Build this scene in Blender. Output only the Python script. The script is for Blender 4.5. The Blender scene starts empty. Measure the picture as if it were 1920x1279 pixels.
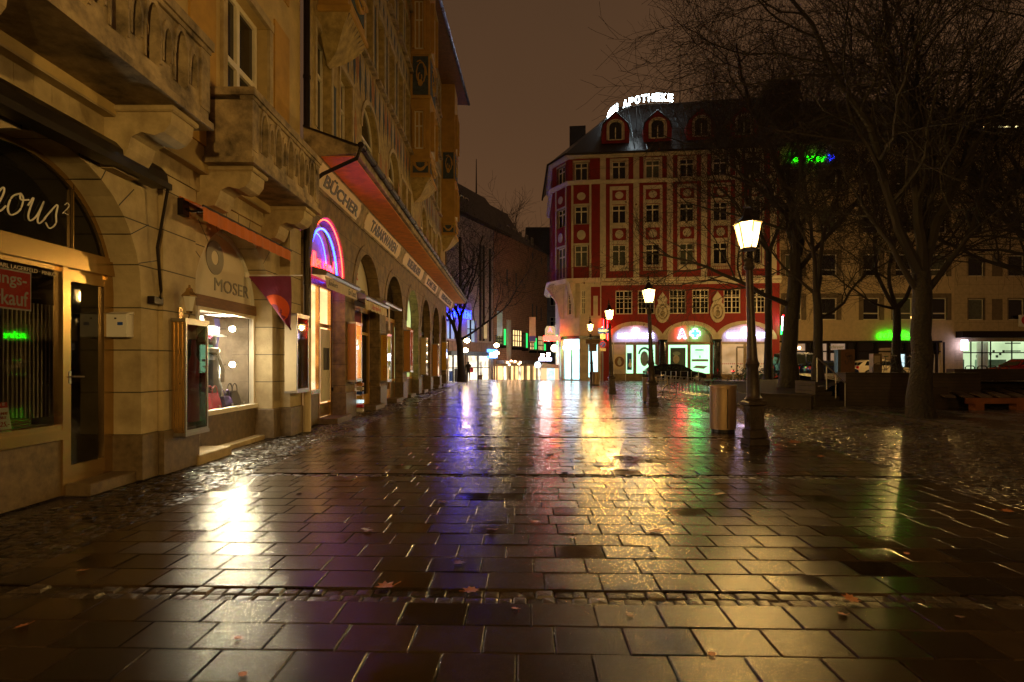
import bpy, math, random
import numpy as np
from mathutils import Vector, Matrix
R = math.radians
random.seed(7); rng = np.random.default_rng(7)
scn = bpy.context.scene; col = scn.collection

# ------------------------------------------------------------ camera, world, exposure
H = 1.6
cam = bpy.data.cameras.new('camera'); co = bpy.data.objects.new('camera', cam); col.objects.link(co)
co.location = (0, 0, H); co.rotation_euler = (R(90), 0, 0)
cam.sensor_width = 36; cam.lens = 20.0
cam.shift_x = 5 / 1920; cam.shift_y = 40.5 / 1920
cam.clip_start = .05; cam.clip_end = 600
scn.camera = co
w = bpy.data.worlds.new('World'); scn.world = w; w.use_nodes = True
nt = w.node_tree; bg = nt.nodes['Background']
tc = nt.nodes.new('ShaderNodeTexCoord'); sx = nt.nodes.new('ShaderNodeSeparateXYZ')
nt.links.new(tc.outputs['Generated'], sx.inputs[0])
nz = nt.nodes.new('ShaderNodeTexNoise'); nz.inputs['Scale'].default_value = 1.6; nz.inputs['Detail'].default_value = 4
nt.links.new(tc.outputs['Generated'], nz.inputs['Vector'])
ma = nt.nodes.new('ShaderNodeMath'); ma.operation = 'MULTIPLY_ADD'; ma.inputs[1].default_value = .5
nt.links.new(nz.outputs['Fac'], ma.inputs[0]); nt.links.new(sx.outputs['Z'], ma.inputs[2])
cr = nt.nodes.new('ShaderNodeValToRGB'); nt.links.new(ma.outputs[0], cr.inputs[0])
cr.color_ramp.elements[0].position = .2; cr.color_ramp.elements[0].color = (.130, .061, .026, 1)
cr.color_ramp.elements[1].position = .95; cr.color_ramp.elements[1].color = (.066, .034, .017, 1)
nt.links.new(cr.outputs[0], bg.inputs['Color']); bg.inputs['Strength'].default_value = .9
scn.view_settings.view_transform = 'Standard'; scn.view_settings.look = 'None'
scn.view_settings.exposure = .22; scn.view_settings.gamma = 1
cy = scn.cycles
cy.use_denoising = True; cy.max_bounces = 6; cy.diffuse_bounces = 2; cy.glossy_bounces = 3
cy.transparent_max_bounces = 8; cy.sample_clamp_indirect = 4; cy.sample_clamp_direct = 0
cy.caustics_reflective = False; cy.caustics_refractive = False; cy.use_adaptive_sampling = True; cy.adaptive_threshold = .02

# ------------------------------------------------------------ materials
def _n(nt, t, **k):
    n = nt.nodes.new(t)
    for a, v in k.items(): n.inputs[a].default_value = v
    return n
def pm(name, c, rough=.6, metal=0, var=.3, scale=3, bump=.15, bscale=45, spec=.5, rvar=.15, streak=0, joints=None, dirt=None, bdist=.01):
    m = bpy.data.materials.new(name); m.use_nodes = True; nt = m.node_tree; b = nt.nodes['Principled BSDF']
    L = nt.links.new
    b.inputs['Metallic'].default_value = metal; b.inputs['Specular IOR Level'].default_value = spec
    tc = _n(nt, 'ShaderNodeTexCoord'); src = tc.outputs['Object']
    if streak:
        mp = nt.nodes.new('ShaderNodeMapping'); mp.inputs['Scale'].default_value = (1, 1, 1 / streak); L(src, mp.inputs[0]); vs = mp.outputs[0]
    else: vs = src
    n1 = _n(nt, 'ShaderNodeTexNoise', Scale=scale, Detail=6, Roughness=.65); L(vs, n1.inputs['Vector'])
    r = nt.nodes.new('ShaderNodeValToRGB'); L(n1.outputs['Fac'], r.inputs[0])
    d = dirt if dirt else tuple(x * (1 - var) for x in c); l = tuple(min(1, x * (1 + var * .6)) for x in c)
    r.color_ramp.elements[0].position = .32; r.color_ramp.elements[0].color = (*d, 1)
    r.color_ramp.elements[1].position = .68; r.color_ramp.elements[1].color = (*l, 1)
    outc = r.outputs[0]
    n2 = _n(nt, 'ShaderNodeTexNoise', Scale=bscale, Detail=4); L(src, n2.inputs['Vector'])
    hgt = n2.outputs['Fac']
    if joints:   # masonry courses: (axis, period, offset, width)
        sp = nt.nodes.new('ShaderNodeSeparateXYZ'); L(src, sp.inputs[0])
        for ax, per, off, wd in joints:
            a = nt.nodes.new('ShaderNodeMath'); a.operation = 'ADD'; a.inputs[1].default_value = -off; L(sp.outputs[ax], a.inputs[0])
            f = nt.nodes.new('ShaderNodeMath'); f.operation = 'PINGPONG'; f.inputs[1].default_value = per / 2; L(a.outputs[0], f.inputs[0])
            g = nt.nodes.new('ShaderNodeMath'); g.operation = 'GREATER_THAN'; g.inputs[1].default_value = wd / 2; L(f.outputs[0], g.inputs[0])
            mx = nt.nodes.new('ShaderNodeMix'); mx.data_type = 'RGBA'; L(g.outputs[0], mx.inputs['Factor'])
            mx.inputs['A'].default_value = (*[x * .18 for x in c], 1); L(outc, mx.inputs['B']); outc = mx.outputs['Result']
            mh = nt.nodes.new('ShaderNodeMath'); mh.operation = 'MULTIPLY'; L(hgt, mh.inputs[0]); L(g.outputs[0], mh.inputs[1]); hgt = mh.outputs[0]
    L(outc, b.inputs['Base Color'])
    rr = nt.nodes.new('ShaderNodeMapRange'); L(n1.outputs['Fac'], rr.inputs[0])
    rr.inputs['To Min'].default_value = max(.02, rough - rvar); rr.inputs['To Max'].default_value = min(1, rough + rvar); L(rr.outputs[0], b.inputs['Roughness'])
    if bump:
        bp = _n(nt, 'ShaderNodeBump', Strength=bump, Distance=bdist); L(hgt, bp.inputs['Height']); L(bp.outputs[0], b.inputs['Normal'])
    return m
def em(name, c, s, var=0, scale=2):
    m = bpy.data.materials.new(name); m.use_nodes = True; nt = m.node_tree; b = nt.nodes['Principled BSDF']
    b.inputs['Base Color'].default_value = (*[x * .5 for x in c], 1); b.inputs['Roughness'].default_value = .3
    b.inputs['Emission Color'].default_value = (*c, 1); b.inputs['Emission Strength'].default_value = s
    if var:
        tc = _n(nt, 'ShaderNodeTexCoord'); n1 = _n(nt, 'ShaderNodeTexNoise', Scale=scale, Detail=5); nt.links.new(tc.outputs['Object'], n1.inputs['Vector'])
        rr = nt.nodes.new('ShaderNodeMapRange'); nt.links.new(n1.outputs['Fac'], rr.inputs[0]); rr.inputs['From Min'].default_value = .3; rr.inputs['From Max'].default_value = .7
        rr.inputs['To Min'].default_value = s * (1 - var); rr.inputs['To Max'].default_value = s * (1 + var); nt.links.new(rr.outputs[0], b.inputs['Emission Strength'])
    return m
def glassm(name, tint=(.9, .9, .9), refl=.08):
    m = bpy.data.materials.new(name); m.use_nodes = True; nt = m.node_tree; nt.nodes.clear()
    o = nt.nodes.new('ShaderNodeOutputMaterial'); mx = nt.nodes.new('ShaderNodeMixShader')
    t = _n(nt, 'ShaderNodeBsdfTransparent', Color=(*tint, 1)); g = _n(nt, 'ShaderNodeBsdfGlossy', Color=(1, 1, 1, 1), Roughness=.02)
    f = _n(nt, 'ShaderNodeFresnel', IOR=1.5); a = nt.nodes.new('ShaderNodeMath'); a.inputs[1].default_value = refl - .04; a.use_clamp = True
    nt.links.new(f.outputs[0], a.inputs[0]); nt.links.new(a.outputs[0], mx.inputs[0]); nt.links.new(t.outputs[0], mx.inputs[1]); nt.links.new(g.outputs[0], mx.inputs[2]); nt.links.new(mx.outputs[0], o.inputs[0])
    return m

def wet(name, c, r0, r1, bstr, bsc, attr=True, mid=0, darkc=None):
    """wet stone: rough film with smooth puddles, per-stone variation from the colour attribute 'vary'"""
    m = bpy.data.materials.new(name); m.use_nodes = True; nt = m.node_tree; b = nt.nodes['Principled BSDF']; L = nt.links.new
    tc = _n(nt, 'ShaderNodeTexCoord')
    at = nt.nodes.new('ShaderNodeAttribute'); at.attribute_name = 'vary'
    sp = nt.nodes.new('ShaderNodeSeparateColor'); L(at.outputs['Color'], sp.inputs[0])
    big = _n(nt, 'ShaderNodeTexNoise', Scale=.8, Detail=4, Roughness=.55); L(tc.outputs['Object'], big.inputs['Vector'])
    med = _n(nt, 'ShaderNodeTexNoise', Scale=9, Detail=5, Roughness=.6); L(tc.outputs['Object'], med.inputs['Vector'])
    fine = _n(nt, 'ShaderNodeTexNoise', Scale=bsc, Detail=3, Roughness=.7); L(tc.outputs['Object'], fine.inputs['Vector'])
    # colour
    mul = nt.nodes.new('ShaderNodeMapRange'); L(sp.outputs[0] if attr else big.outputs['Fac'], mul.inputs[0]); mul.inputs['To Min'].default_value = .4; mul.inputs['To Max'].default_value = 1.7
    mc = nt.nodes.new('ShaderNodeMix'); mc.data_type = 'RGBA'; L(med.outputs['Fac'], mc.inputs['Factor'])
    mc.inputs['A'].default_value = (*[x * .6 for x in c], 1); mc.inputs['B'].default_value = (*[x * 1.35 for x in c], 1)
    vm = nt.nodes.new('ShaderNodeVectorMath'); vm.operation = 'SCALE'; L(mc.outputs['Result'], vm.inputs[0]); L(mul.outputs[0], vm.inputs['Scale']); 
    # roughness
    s = nt.nodes.new('ShaderNodeMath'); s.operation = 'MULTIPLY_ADD'; L(sp.outputs[1] if attr else med.outputs['Fac'], s.inputs[0]); s.inputs[1].default_value = .28; L(big.outputs['Fac'], s.inputs[2])
    rr = nt.nodes.new('ShaderNodeMapRange'); L(s.outputs[0], rr.inputs[0]); rr.inputs['From Min'].default_value = .36; rr.inputs['From Max'].default_value = .8
    rr.inputs['To Min'].default_value = r0; rr.inputs['To Max'].default_value = r1; 
    ss = nt.nodes.new('ShaderNodeMapRange'); L(s.outputs[0], ss.inputs[0]); ss.inputs['From Min'].default_value = .40; ss.inputs['From Max'].default_value = .55
    ss.inputs['To Min'].default_value = .06; ss.inputs['To Max'].default_value = 1
    bp = _n(nt, 'ShaderNodeBump', Distance=.004); ml = nt.nodes.new('ShaderNodeMath'); ml.operation = 'MULTIPLY'; ml.inputs[1].default_value = bstr; L(ss.outputs[0], ml.inputs[0]); L(ml.outputs[0], bp.inputs['Strength'])
    L(fine.outputs['Fac'], bp.inputs['Height']); last = bp.outputs[0]
    if mid:
        b2 = _n(nt, 'ShaderNodeBump', Strength=mid, Distance=.03); L(med.outputs['Fac'], b2.inputs['Height']); L(last, b2.inputs['Normal']); last = b2.outputs[0]
    # grain speckle in the stone
    gr = nt.nodes.new('ShaderNodeMapRange'); L(fine.outputs['Fac'], gr.inputs[0]); gr.inputs['From Min'].default_value = .35; gr.inputs['From Max'].default_value = .7; gr.inputs['To Min'].default_value = .45; gr.inputs['To Max'].default_value = 1.9
    v2 = nt.nodes.new('ShaderNodeVectorMath'); v2.operation = 'SCALE'; L(vm.outputs[0], v2.inputs[0]); L(gr.outputs[0], v2.inputs['Scale'])
    df = nt.nodes.new('ShaderNodeBsdfDiffuse'); gl = nt.nodes.new('ShaderNodeBsdfGlossy'); gl.distribution = 'GGX'; gl.inputs['Color'].default_value = (.95, .93, .9, 1)
    fr = _n(nt, 'ShaderNodeFresnel', IOR=1.42); mx = nt.nodes.new('ShaderNodeMixShader')
    L(v2.outputs[0], df.inputs['Color']); L(rr.outputs[0], gl.inputs['Roughness']); L(last, gl.inputs['Normal']); L(last, df.inputs['Normal']); L(last, fr.inputs['Normal'])
    L(fr.outputs[0], mx.inputs[0]); L(df.outputs[0], mx.inputs[1]); L(gl.outputs[0], mx.inputs[2]); L(mx.outputs[0], nt.nodes['Material Output'].inputs['Surface']); nt.nodes.remove(b)
    return m

# ------------------------------------------------------------ mesh building
def worldloc(o):
    v = Vector((0, 0, 0))
    while o is not None: v += o.location; o = o.parent
    return v
class Frame:
    """a facade plane: (u along, d outwards, z up) -> world; can also read a pixel of the survey photo as a point on it"""
    def __init__(s, ox, oy, ux, uy, dx, dy, oz=0):
        l = math.hypot(ux, uy); s.o = (ox, oy, oz); s.u = (ux / l, uy / l); l = math.hypot(dx, dy); s.d = (dx / l, dy / l)
    def __call__(s, u, d, z): return (s.o[0] + s.u[0] * u + s.d[0] * d, s.o[1] + s.u[1] * u + s.d[1] * d, s.o[2] + z)
    def U(s, px, d=0):
        k = (px - 955) / 1067; ax = s.o[0] + s.d[0] * d; ay = s.o[1] + s.d[1] * d
        return (k * ay - ax) / (s.u[0] - k * s.u[1])
    def Z(s, py, u, d=0):
        return H + (680 - py) / 1067 * s(u, d, 0)[1]
    def mat(s, u, d, z):
        p = s(u, d, z)
        return Matrix(((s.u[0], s.d[0], 0, p[0]), (s.u[1], s.d[1], 0, p[1]), (0, 0, 1, p[2]), (0, 0, 0, 1)))
W = Frame(0, 0, 1, 0, 0, 1)
class MB:
    def __init__(s, F=None): s.v = []; s.f = []; s.mi = []; s.F = F; s.m = 0
    def P(s, p):
        s.v.append(s.F(*p) if s.F else tuple(p)); return len(s.v) - 1
    def face(s, pts):
        s.f.append([s.P(p) for p in pts]); s.mi.append(s.m); return s
    def box(s, a0, a1, b0, b1, c0, c1):
        i = [s.P(p) for p in ((a0, b0, c0), (a1, b0, c0), (a1, b1, c0), (a0, b1, c0), (a0, b0, c1), (a1, b0, c1), (a1, b1, c1), (a0, b1, c1))]
        for q in ((0, 3, 2, 1), (4, 5, 6, 7), (0, 1, 5, 4), (1, 2, 6, 5), (2, 3, 7, 6), (3, 0, 4, 7)): s.f.append([i[k] for k in q]); s.mi.append(s.m)
        return s
    def cbox(s, a0, a1, b0, b1, c0, c1, ch):
        """box with chamfered vertical-profile edges (top/bottom inset)"""
        lv = [(c0, ch), (c0 + ch, 0), (c1 - ch, 0), (c1, ch)]; rings = []
        for z, i in lv: rings.append([s.P(p) for p in ((a0 + i, b0 + i, z), (a1 - i, b0 + i, z), (a1 - i, b1 - i, z), (a0 + i, b1 - i, z))])
        s._rings(rings, True); return s
    def _rings(s, rings, caps=True, closed=True):
        n = len(rings[0])
        for a, b in zip(rings, rings[1:]):
            for k in range(n if closed else n - 1):
                s.f.append([a[k], a[(k + 1) % n], b[(k + 1) % n], b[k]]); s.mi.append(s.m)
        if caps: s.f.append(rings[0][::-1]); s.mi.append(s.m); s.f.append(rings[-1]); s.mi.append(s.m)
    def prism(s, poly, ax, lo, hi):
        """poly of 2-D points swept along axis ax ('u','d','z')"""
        def q(p, t): return {'u': (t, p[0], p[1]), 'd': (p[0], t, p[1]), 'z': (p[0], p[1], t)}[ax]
        s._rings([[s.P(q(p, lo)) for p in poly], [s.P(q(p, hi)) for p in poly]]); return s
    def tube(s, pts, r, n=8, caps=True):
        pts = [Vector(p) for p in pts]; rs = r if isinstance(r, (list, tuple)) else [r] * len(pts); rings = []
        for i, p in enumerate(pts):
            t = (pts[min(i + 1, len(pts) - 1)] - pts[max(i - 1, 0)]).normalized()
            a = t.cross(Vector((0, 0, 1)) if abs(t.z) < .9 else Vector((1, 0, 0))).normalized(); b = t.cross(a)
            rings.append([s.P(p + (a * math.cos(k * 2 * math.pi / n) + b * math.sin(k * 2 * math.pi / n)) * rs[i]) for k in range(n)])
        s._rings(rings, caps); return s
    def lathe(s, prof, c=(0, 0, 0), n=16, rot=0, caps=True):
        s._rings([[s.P((c[0] + r * math.cos(rot + k * 2 * math.pi / n), c[1] + r * math.sin(rot + k * 2 * math.pi / n), c[2] + z)) for k in range(n)] for r, z in prof], caps); return s
    def disc(s, u, z, ru, rz, d0, d1, n=20):
        s.prism([(u + ru * math.cos(k * 2 * math.pi / n), z + rz * math.sin(k * 2 * math.pi / n)) for k in range(n)], 'd', d0, d1); return s
    def wall(s, u0, u1, z0, z1, dr, df, ops, n=14, reveal=True):
        us = sorted({u0, u1, *[x for o in ops for x in o[:2] if u0 < x < u1]}); zs = sorted({z0, z1, *[x for o in ops for x in (o[2], o[3], o[3] + (o[4] if len(o) > 4 else 0)) if z0 < x < z1]})
        for a, b in zip(us, us[1:]):
            run = None
            for c, e in zip(zs, zs[1:]):
                mu, mz = (a + b) / 2, (c + e) / 2
                hit = any(o[0] < mu < o[1] and o[2] < mz < o[3] + (o[4] if len(o) > 4 else 0) for o in ops)
                if hit:
                    if run: s.face([(a, df, run[0]), (b, df, run[0]), (b, df, run[1]), (a, df, run[1])])
                    run = None
                else: run = (run[0], e) if run else (c, e)
            if run: s.face([(a, df, run[0]), (b, df, run[0]), (b, df, run[1]), (a, df, run[1])])
        for o in ops:
            a, b, c, e = o[:4]; rise = o[4] if len(o) > 4 else 0; m = (a + b) / 2; h = (b - a) / 2
            if rise:
                cv = [(m - h * math.cos(math.pi * k / n), e + rise * math.sin(math.pi * k / n)) for k in range(n + 1)]
                for p, q in zip(cv, cv[1:]):
                    s.face([(p[0], df, p[1]), (q[0], df, q[1]), (q[0], df, e + rise), (p[0], df, e + rise)])
                    if reveal: s.face([(p[0], df, p[1]), (q[0], df, q[1]), (q[0], dr, q[1]), (p[0], dr, p[1])])
            elif reveal: s.face([(a, df, e), (b, df, e), (b, dr, e), (a, dr, e)])
            if reveal:
                s.face([(a, df, c), (a, df, e), (a, dr, e), (a, dr, c)]); s.face([(b, df, c), (b, df, e), (b, dr, e), (b, dr, c)])
                if c > z0: s.face([(a, df, c), (b, df, c), (b, dr, c), (a, dr, c)])
        return s
    def archring(s, u, z, r0, r1, d0, d1, n=18, a0=0, a1=math.pi, ry=1.0):
        rings = []
        for k in range(n + 1):
            t = a0 + (a1 - a0) * k / n; c, sn = math.cos(t), math.sin(t) * ry
            rings.append([s.P(p) for p in ((u + r0 * c, d0, z + r0 * sn), (u + r1 * c, d0, z + (r1 + 0) * sn), (u + r1 * c, d1, z + r1 * sn), (u + r0 * c, d1, z + r0 * sn))])
        s._rings(rings); return s
    def build(s, name, mats, parent=None, smooth=False, loc=None):
        me = bpy.data.meshes.new(name)
        o = bpy.data.objects.new(name, me); col.objects.link(o)
        if loc is not None: o.location = loc
        off = Vector((0, 0, 0))
        if parent is not None: o.parent = parent
        off = worldloc(o)
        me.from_pydata([(a - off.x, b - off.y, c - off.z) for a, b, c in s.v], [], s.f)
        for m in (mats if isinstance(mats, (list, tuple)) else [mats]): me.materials.append(m)
        if any(s.mi): me.polygons.foreach_set('material_index', s.mi)
        if smooth:
            me.polygons.foreach_set('use_smooth', [True] * len(me.polygons)); me.update()
            try: me.set_sharp_from_angle(angle=R(40))
            except Exception: pass
        me.update(); return o
def _split(s, name, mats, parent=None, **k):
    """one object per connected piece: panels, plinths, surrounds that are separate stones"""
    par = list(range(len(s.v)))
    def fd(a):
        while par[a] != a: par[a] = par[par[a]]; a = par[a]
        return a
    for f in s.f:
        for i in f[1:]: par[fd(i)] = fd(f[0])
    gr = {}
    for f, m in zip(s.f, s.mi): gr.setdefault(fd(f[0]), []).append((f, m))
    out = []
    for g in gr.values():
        b = MB(); mp = {}
        for f, m in g:
            for i in f:
                if i not in mp: mp[i] = len(b.v); b.v.append(s.v[i])
            b.f.append([mp[i] for i in f]); b.mi.append(m)
        out.append(b.build(name, mats, parent, **k))
    return out
MB.pieces = _split
def tag(o, label=None, cat=None, group=None, kind=None):
    if label: o['label'] = label
    if cat: o['category'] = cat
    if group: o['group'] = group
    if kind: o['kind'] = kind
    return o
def thing(name, label, cat, loc=(0, 0, 0), group=None):
    o = bpy.data.objects.new(name, None); col.objects.link(o); o.location = loc; o.empty_display_size = .2
    return tag(o, label, cat, group)
def copytree(o, parent=None):
    c = o.copy(); col.objects.link(c); c.parent = parent
    for ch in list(o.children): copytree(ch, c)
    return c
_tx = {}
def textmesh(body, ext=.004, shear=0.0, space=1.0, off=0.0):
    k = (body, ext, shear, space, off)
    if k in _tx: return _tx[k]
    c = bpy.data.curves.new('t', 'FONT'); c.body = body; c.extrude = ext; c.shear = shear; c.space_character = space; c.offset = off; c.resolution_u = 3
    c.align_x = 'CENTER'; c.space_line = .95
    o = bpy.data.objects.new('t', c); col.objects.link(o); bpy.context.view_layer.update()
    me = bpy.data.meshes.new_from_object(o.evaluated_get(bpy.context.evaluated_depsgraph_get()))
    bpy.data.objects.remove(o); bpy.data.curves.remove(c)
    co = np.empty(len(me.vertices) * 3, 'f'); me.vertices.foreach_get('co', co); co = co.reshape(-1, 3)
    lo, hi = co.min(0), co.max(0); n = (co - (lo + hi) / 2) / np.maximum(hi - lo, 1e-6)
    _tx[k] = (n, [list(p.vertices) for p in me.polygons]); return _tx[k]
def addtext(mb, body, u, z, wd, ht, d, th=.01, tilt=0, slope=0, **kw):
    """lettering centred at (u,z), wd x ht, standing th proud of d; written into builder mb (frame coords)"""
    n, fs = textmesh(body, **kw); b = len(mb.v)
    for x, y, q in n:
        zz = y * ht; mb.P((u + x * wd, d + th / 2 + q * th + zz * tilt, z + zz + x * wd * slope))
    for f in fs: mb.f.append([b + i for i in f]); mb.mi.append(mb.m)
    return mb

# palette
M = {}
M['stone'] = pm('ashlar_limestone', (.52, .42, .24), .75, var=.16, scale=2.2, bump=.35, bscale=30, joints=[('Z', .575, .62, .018)], dirt=(.34, .26, .14))
M['stoneplain'] = pm('limestone_trim', (.53, .42, .23), .75, var=.2, scale=3, bump=.35, bscale=28, dirt=(.32, .24, .12))
M['stoned'] = pm('weathered_limestone', (.42, .32, .18), .8, var=.5, scale=2.6, bump=.5, bscale=22, dirt=(.08, .06, .038))
M['plinth'] = pm('granite_plinth', (.17, .12, .065), .5, var=.5, scale=9, bump=.3, bscale=80, dirt=(.10, .07, .04))
M['tuff'] = pm('dark_shell_limestone', (.27, .19, .085), .7, var=.45, scale=3.5, bump=.5, bscale=26, joints=[('Z', .6, .35, .012)], dirt=(.10, .068, .036))
M['ochre'] = pm('ochre_plaster', (.50, .29, .06), .8, var=.22, scale=2, bump=.15)
M['cream'] = pm('cream_plaster', (.56, .41, .17), .8, var=.22, scale=2, bump=.15)
M['fresco'] = pm('faded_fresco_ground', (.46, .34, .13), .85, var=.35, scale=5, bump=.15, dirt=(.26, .19, .075))
M['fblue'] = pm('fresco_blue_grey', (.065, .085, .10), .85, var=.4, scale=8)
M['forange'] = pm('fresco_orange', (.42, .19, .06), .85, var=.3, scale=8)
M['fpale'] = pm('fresco_pale', (.45, .37, .24), .85, var=.3, scale=8)
M['darkmetal'] = pm('dark_brown_metal', (.025, .017, .011), .4, .6, var=.3)
M['gold'] = pm('bronze_anodised_frame', (.50, .34, .15), .24, .85, var=.04, scale=2, bump=0, rvar=.04)
M['steel'] = pm('brushed_steel', (.40, .37, .33), .32, .9, var=.12, scale=14, bump=.04, streak=20)
M['glass'] = glassm('shop_glass')
M['gdark'] = pm('dark_window_glass', (.012, .011, .010), .06, var=.3, bump=0, rvar=.03)
M['gpale'] = pm('curtained_window_glass', (.10, .11, .075), .1, var=.3, bump=0, rvar=.03, scale=5)
M['white'] = pm('white_window_paint', (.82, .74, .56), .5, var=.12, bump=.03)
M['black'] = pm('black_paint', (.012, .011, .010), .35, var=.2, bump=.05)
M['iron'] = pm('cast_iron_lamp_paint', (.075, .055, .035), .42, .3, var=.4, scale=10, bump=.2)
M['wood'] = pm('stained_wood', (.20, .10, .04), .6, var=.4, scale=5, streak=.1)
M['bark'] = pm('wet_bark', (.024, .017, .009), .7, var=.75, scale=5, bump=1, bscale=14, bdist=.07, streak=3)
M['twig'] = pm('twig_bark', (.022, .014, .009), .8, var=.3, scale=3, bump=0)
M['soil'] = pm('wet_soil', (.020, .013, .008), .95, spec=.15, var=.6, scale=4, bump=.8, bscale=25, bdist=.03)
M['slate'] = pm('wet_slate_roof', (.022, .024, .025), .38, var=.5, scale=3, bump=.3, bscale=14, joints=[('Z', .28, 0, .02)])
M['redp'] = pm('red_plaster', (.27, .016, .012), .75, var=.22, scale=1.5, bump=.1)
M['trim'] = pm('pale_stucco_trim', (.64, .55, .40), .75, var=.2, scale=2, bump=.12)
M['lit'] = em('milk_glass_lit', (1, .93, .8), 2.0)
M['red'] = pm('red_enamel', (.55, .02, .02), .4, var=.1, bump=0)
M['wht'] = pm('white_enamel', (.8, .78, .72), .4, var=.06, bump=0)
M['blu'] = pm('blue_enamel', (.02, .08, .42), .4, var=.1, bump=0)
M['ink'] = pm('black_lettering', (.02, .014, .01), .5, var=.1, bump=0)
M['brick'] = pm('brown_brick', (.40, .20, .10), .8, var=.4, scale=4, bump=.4, bscale=10, joints=[('Z', .24, 0, .02)])
M['concrete'] = pm('wet_concrete', (.045, .034, .022), .75, spec=.25, var=.4, scale=5)
M['leaf'] = pm('dead_leaf', (.38, .13, .035), .45, var=.4, scale=20, bump=.2)
M['leafd'] = pm('brown_wet_leaf', (.16, .06, .02), .35, var=.4, scale=20, bump=.2)
# ------------------------------------------------------------ paving
PH = R(1.55); CR = (math.cos(PH), -math.sin(PH)); CC = (math.sin(PH), math.cos(PH))
def pv(r, c): return (r * CR[0] + c * CC[0], r * CR[1] + c * CC[1])
def rightb(c): return 5.2 + .035 * c
def leftb(c): return -3.78 - .022 * c
M['slab'] = wet('wet_paving_slab', (.024, .015, .007), .10, .24, .34, 140)
M['sett'] = wet('wet_granite_sett', (.034, .025, .016), .16, .32, .3, 200, mid=.3)
M['ground'] = wet('wet_asphalt_and_joint_grit', (.030, .022, .014), .08, .34, .6, 120, attr=False, mid=.5)
def stones(name, cells, mat, dome, tilt, z0=0.0, gap=.006, ch=.007):
    """cells: (r0,r1,c0,c1) arrays -> one mesh of separate bevelled stones"""
    C = np.array(cells, float); n = len(C); r0, r1, c0, c1 = C.T
    g = gap / 2; r0 = r0 + g; r1 = r1 - g; c0 = c0 + g; c1 = c1 - g
    corners = [(r0, c0), (r1, c0), (r1, c1), (r0, c1)]; cx = (r0 + r1) / 2; cz = (c0 + c1) / 2
    tx = rng.normal(0, tilt, n); ty = rng.normal(0, tilt, n); hz = rng.normal(0, tilt * .22, n)
    V = np.zeros((n, 13, 3)); inx = np.minimum(ch, (r1 - r0) * .3)
    for k, (a, b) in enumerate(corners):
        V[:, k, 0], V[:, k, 1], V[:, k, 2] = a, b, z0 - .03
        sa = np.where(a < cx, 1, -1); sb = np.where(b < cz, 1, -1); a2 = a + sa * inx * (1 if not dome else 1.5); b2 = b + sb * inx * (1 if not dome else 1.5)
        zz = z0 + hz + (a2 - cx) * tx + (b2 - cz) * ty - dome * .5
        V[:, 4 + k] = np.stack([a2, b2, zz], 1)
        V[:, 8 + k] = np.stack([a, b, z0 - .006 - dome * 1.2 + 0 * a], 1)
    V[:, 12] = np.stack([cx, cz, z0 + hz + dome * .5], 1)
    X = V[:, :, 0] * CR[0] + V[:, :, 1] * CC[0]; Y = V[:, :, 0] * CR[1] + V[:, :, 1] * CC[1]; V[:, :, 0], V[:, :, 1] = X, Y
    if dome: fq = [(8, 9, 5, 4), (9, 10, 6, 5), (10, 11, 7, 6), (11, 8, 4, 7), (0, 1, 9, 8), (1, 2, 10, 9), (2, 3, 11, 10), (3, 0, 8, 11)]; ft = [(4, 5, 12), (5, 6, 12), (6, 7, 12), (7, 4, 12)]
    else: fq = [(4, 5, 6, 7), (8, 9, 5, 4), (9, 10, 6, 5), (10, 11, 7, 6), (11, 8, 4, 7), (0, 1, 9, 8), (1, 2, 10, 9), (2, 3, 11, 10), (3, 0, 8, 11)]; ft = []
    base = (np.arange(n) * 13)[:, None]
    loops = np.concatenate([(base[:, None] + np.array(f)[None]).reshape(n, -1) if False else (np.array(f).reshape(1, -1) + base) for f in fq + ft], 1).reshape(-1)
    cnt = np.tile(np.array([4] * len(fq) + [3] * len(ft)), n); st = np.concatenate([[0], np.cumsum(cnt)[:-1]])
    me = bpy.data.meshes.new(name); me.vertices.add(n * 13); me.vertices.foreach_set('co', V.reshape(-1).astype('f'))
    me.loops.add(len(loops)); me.loops.foreach_set('vertex_index', loops.astype('i')); me.polygons.add(len(cnt)); me.polygons.foreach_set('loop_start', st.astype('i')); me.polygons.foreach_set('loop_total', cnt.astype('i'))
    me.polygons.foreach_set('use_smooth', np.full(len(cnt), False))
    me.update(calc_edges=True); me.validate()
    ca = me.color_attributes.new('vary', 'FLOAT_COLOR', 'POINT'); cc = np.ones((n, 13, 4)); cc[:, :, 0] = rng.random((n, 1)); cc[:, :, 1] = rng.random((n, 1)); cc[:, :, 2] = rng.random((n, 1)); ca.data.foreach_set('color', cc.reshape(-1).astype('f'))
    me.materials.append(mat); o = bpy.data.objects.new(name, me); col.objects.link(o); return tag(o, kind='structure')
RH = .3267; cells = []; strip = []; SL = .41
for k in range(-2, 12):
    c0 = 3.9 + 4.15 * k
    for j in range(12):
        a = c0 + .115 + j * RH; b = a + RH; lb, rb = leftb(a), rightb(a); off = (j * .37 + random.random() * .5) % 1 * SL; r = lb - off
        while r < rb:
            x0, x1 = max(r, lb), min(r + SL, rb)
            if x1 - x0 > .05: cells.append((x0, x1, a, b))
            r += SL
    for q in range(2):
        r = leftb(c0); rb = rightb(c0)
        while r < rb:
            wd = random.uniform(.09, .15); strip.append((r, min(r + wd, rb), c0 - .115 + q * .115, c0 + q * .115)); r += wd
stones('paving_slabs', cells, M['slab'], 0, .0048)
sc = list(strip); c = -1.5
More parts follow.
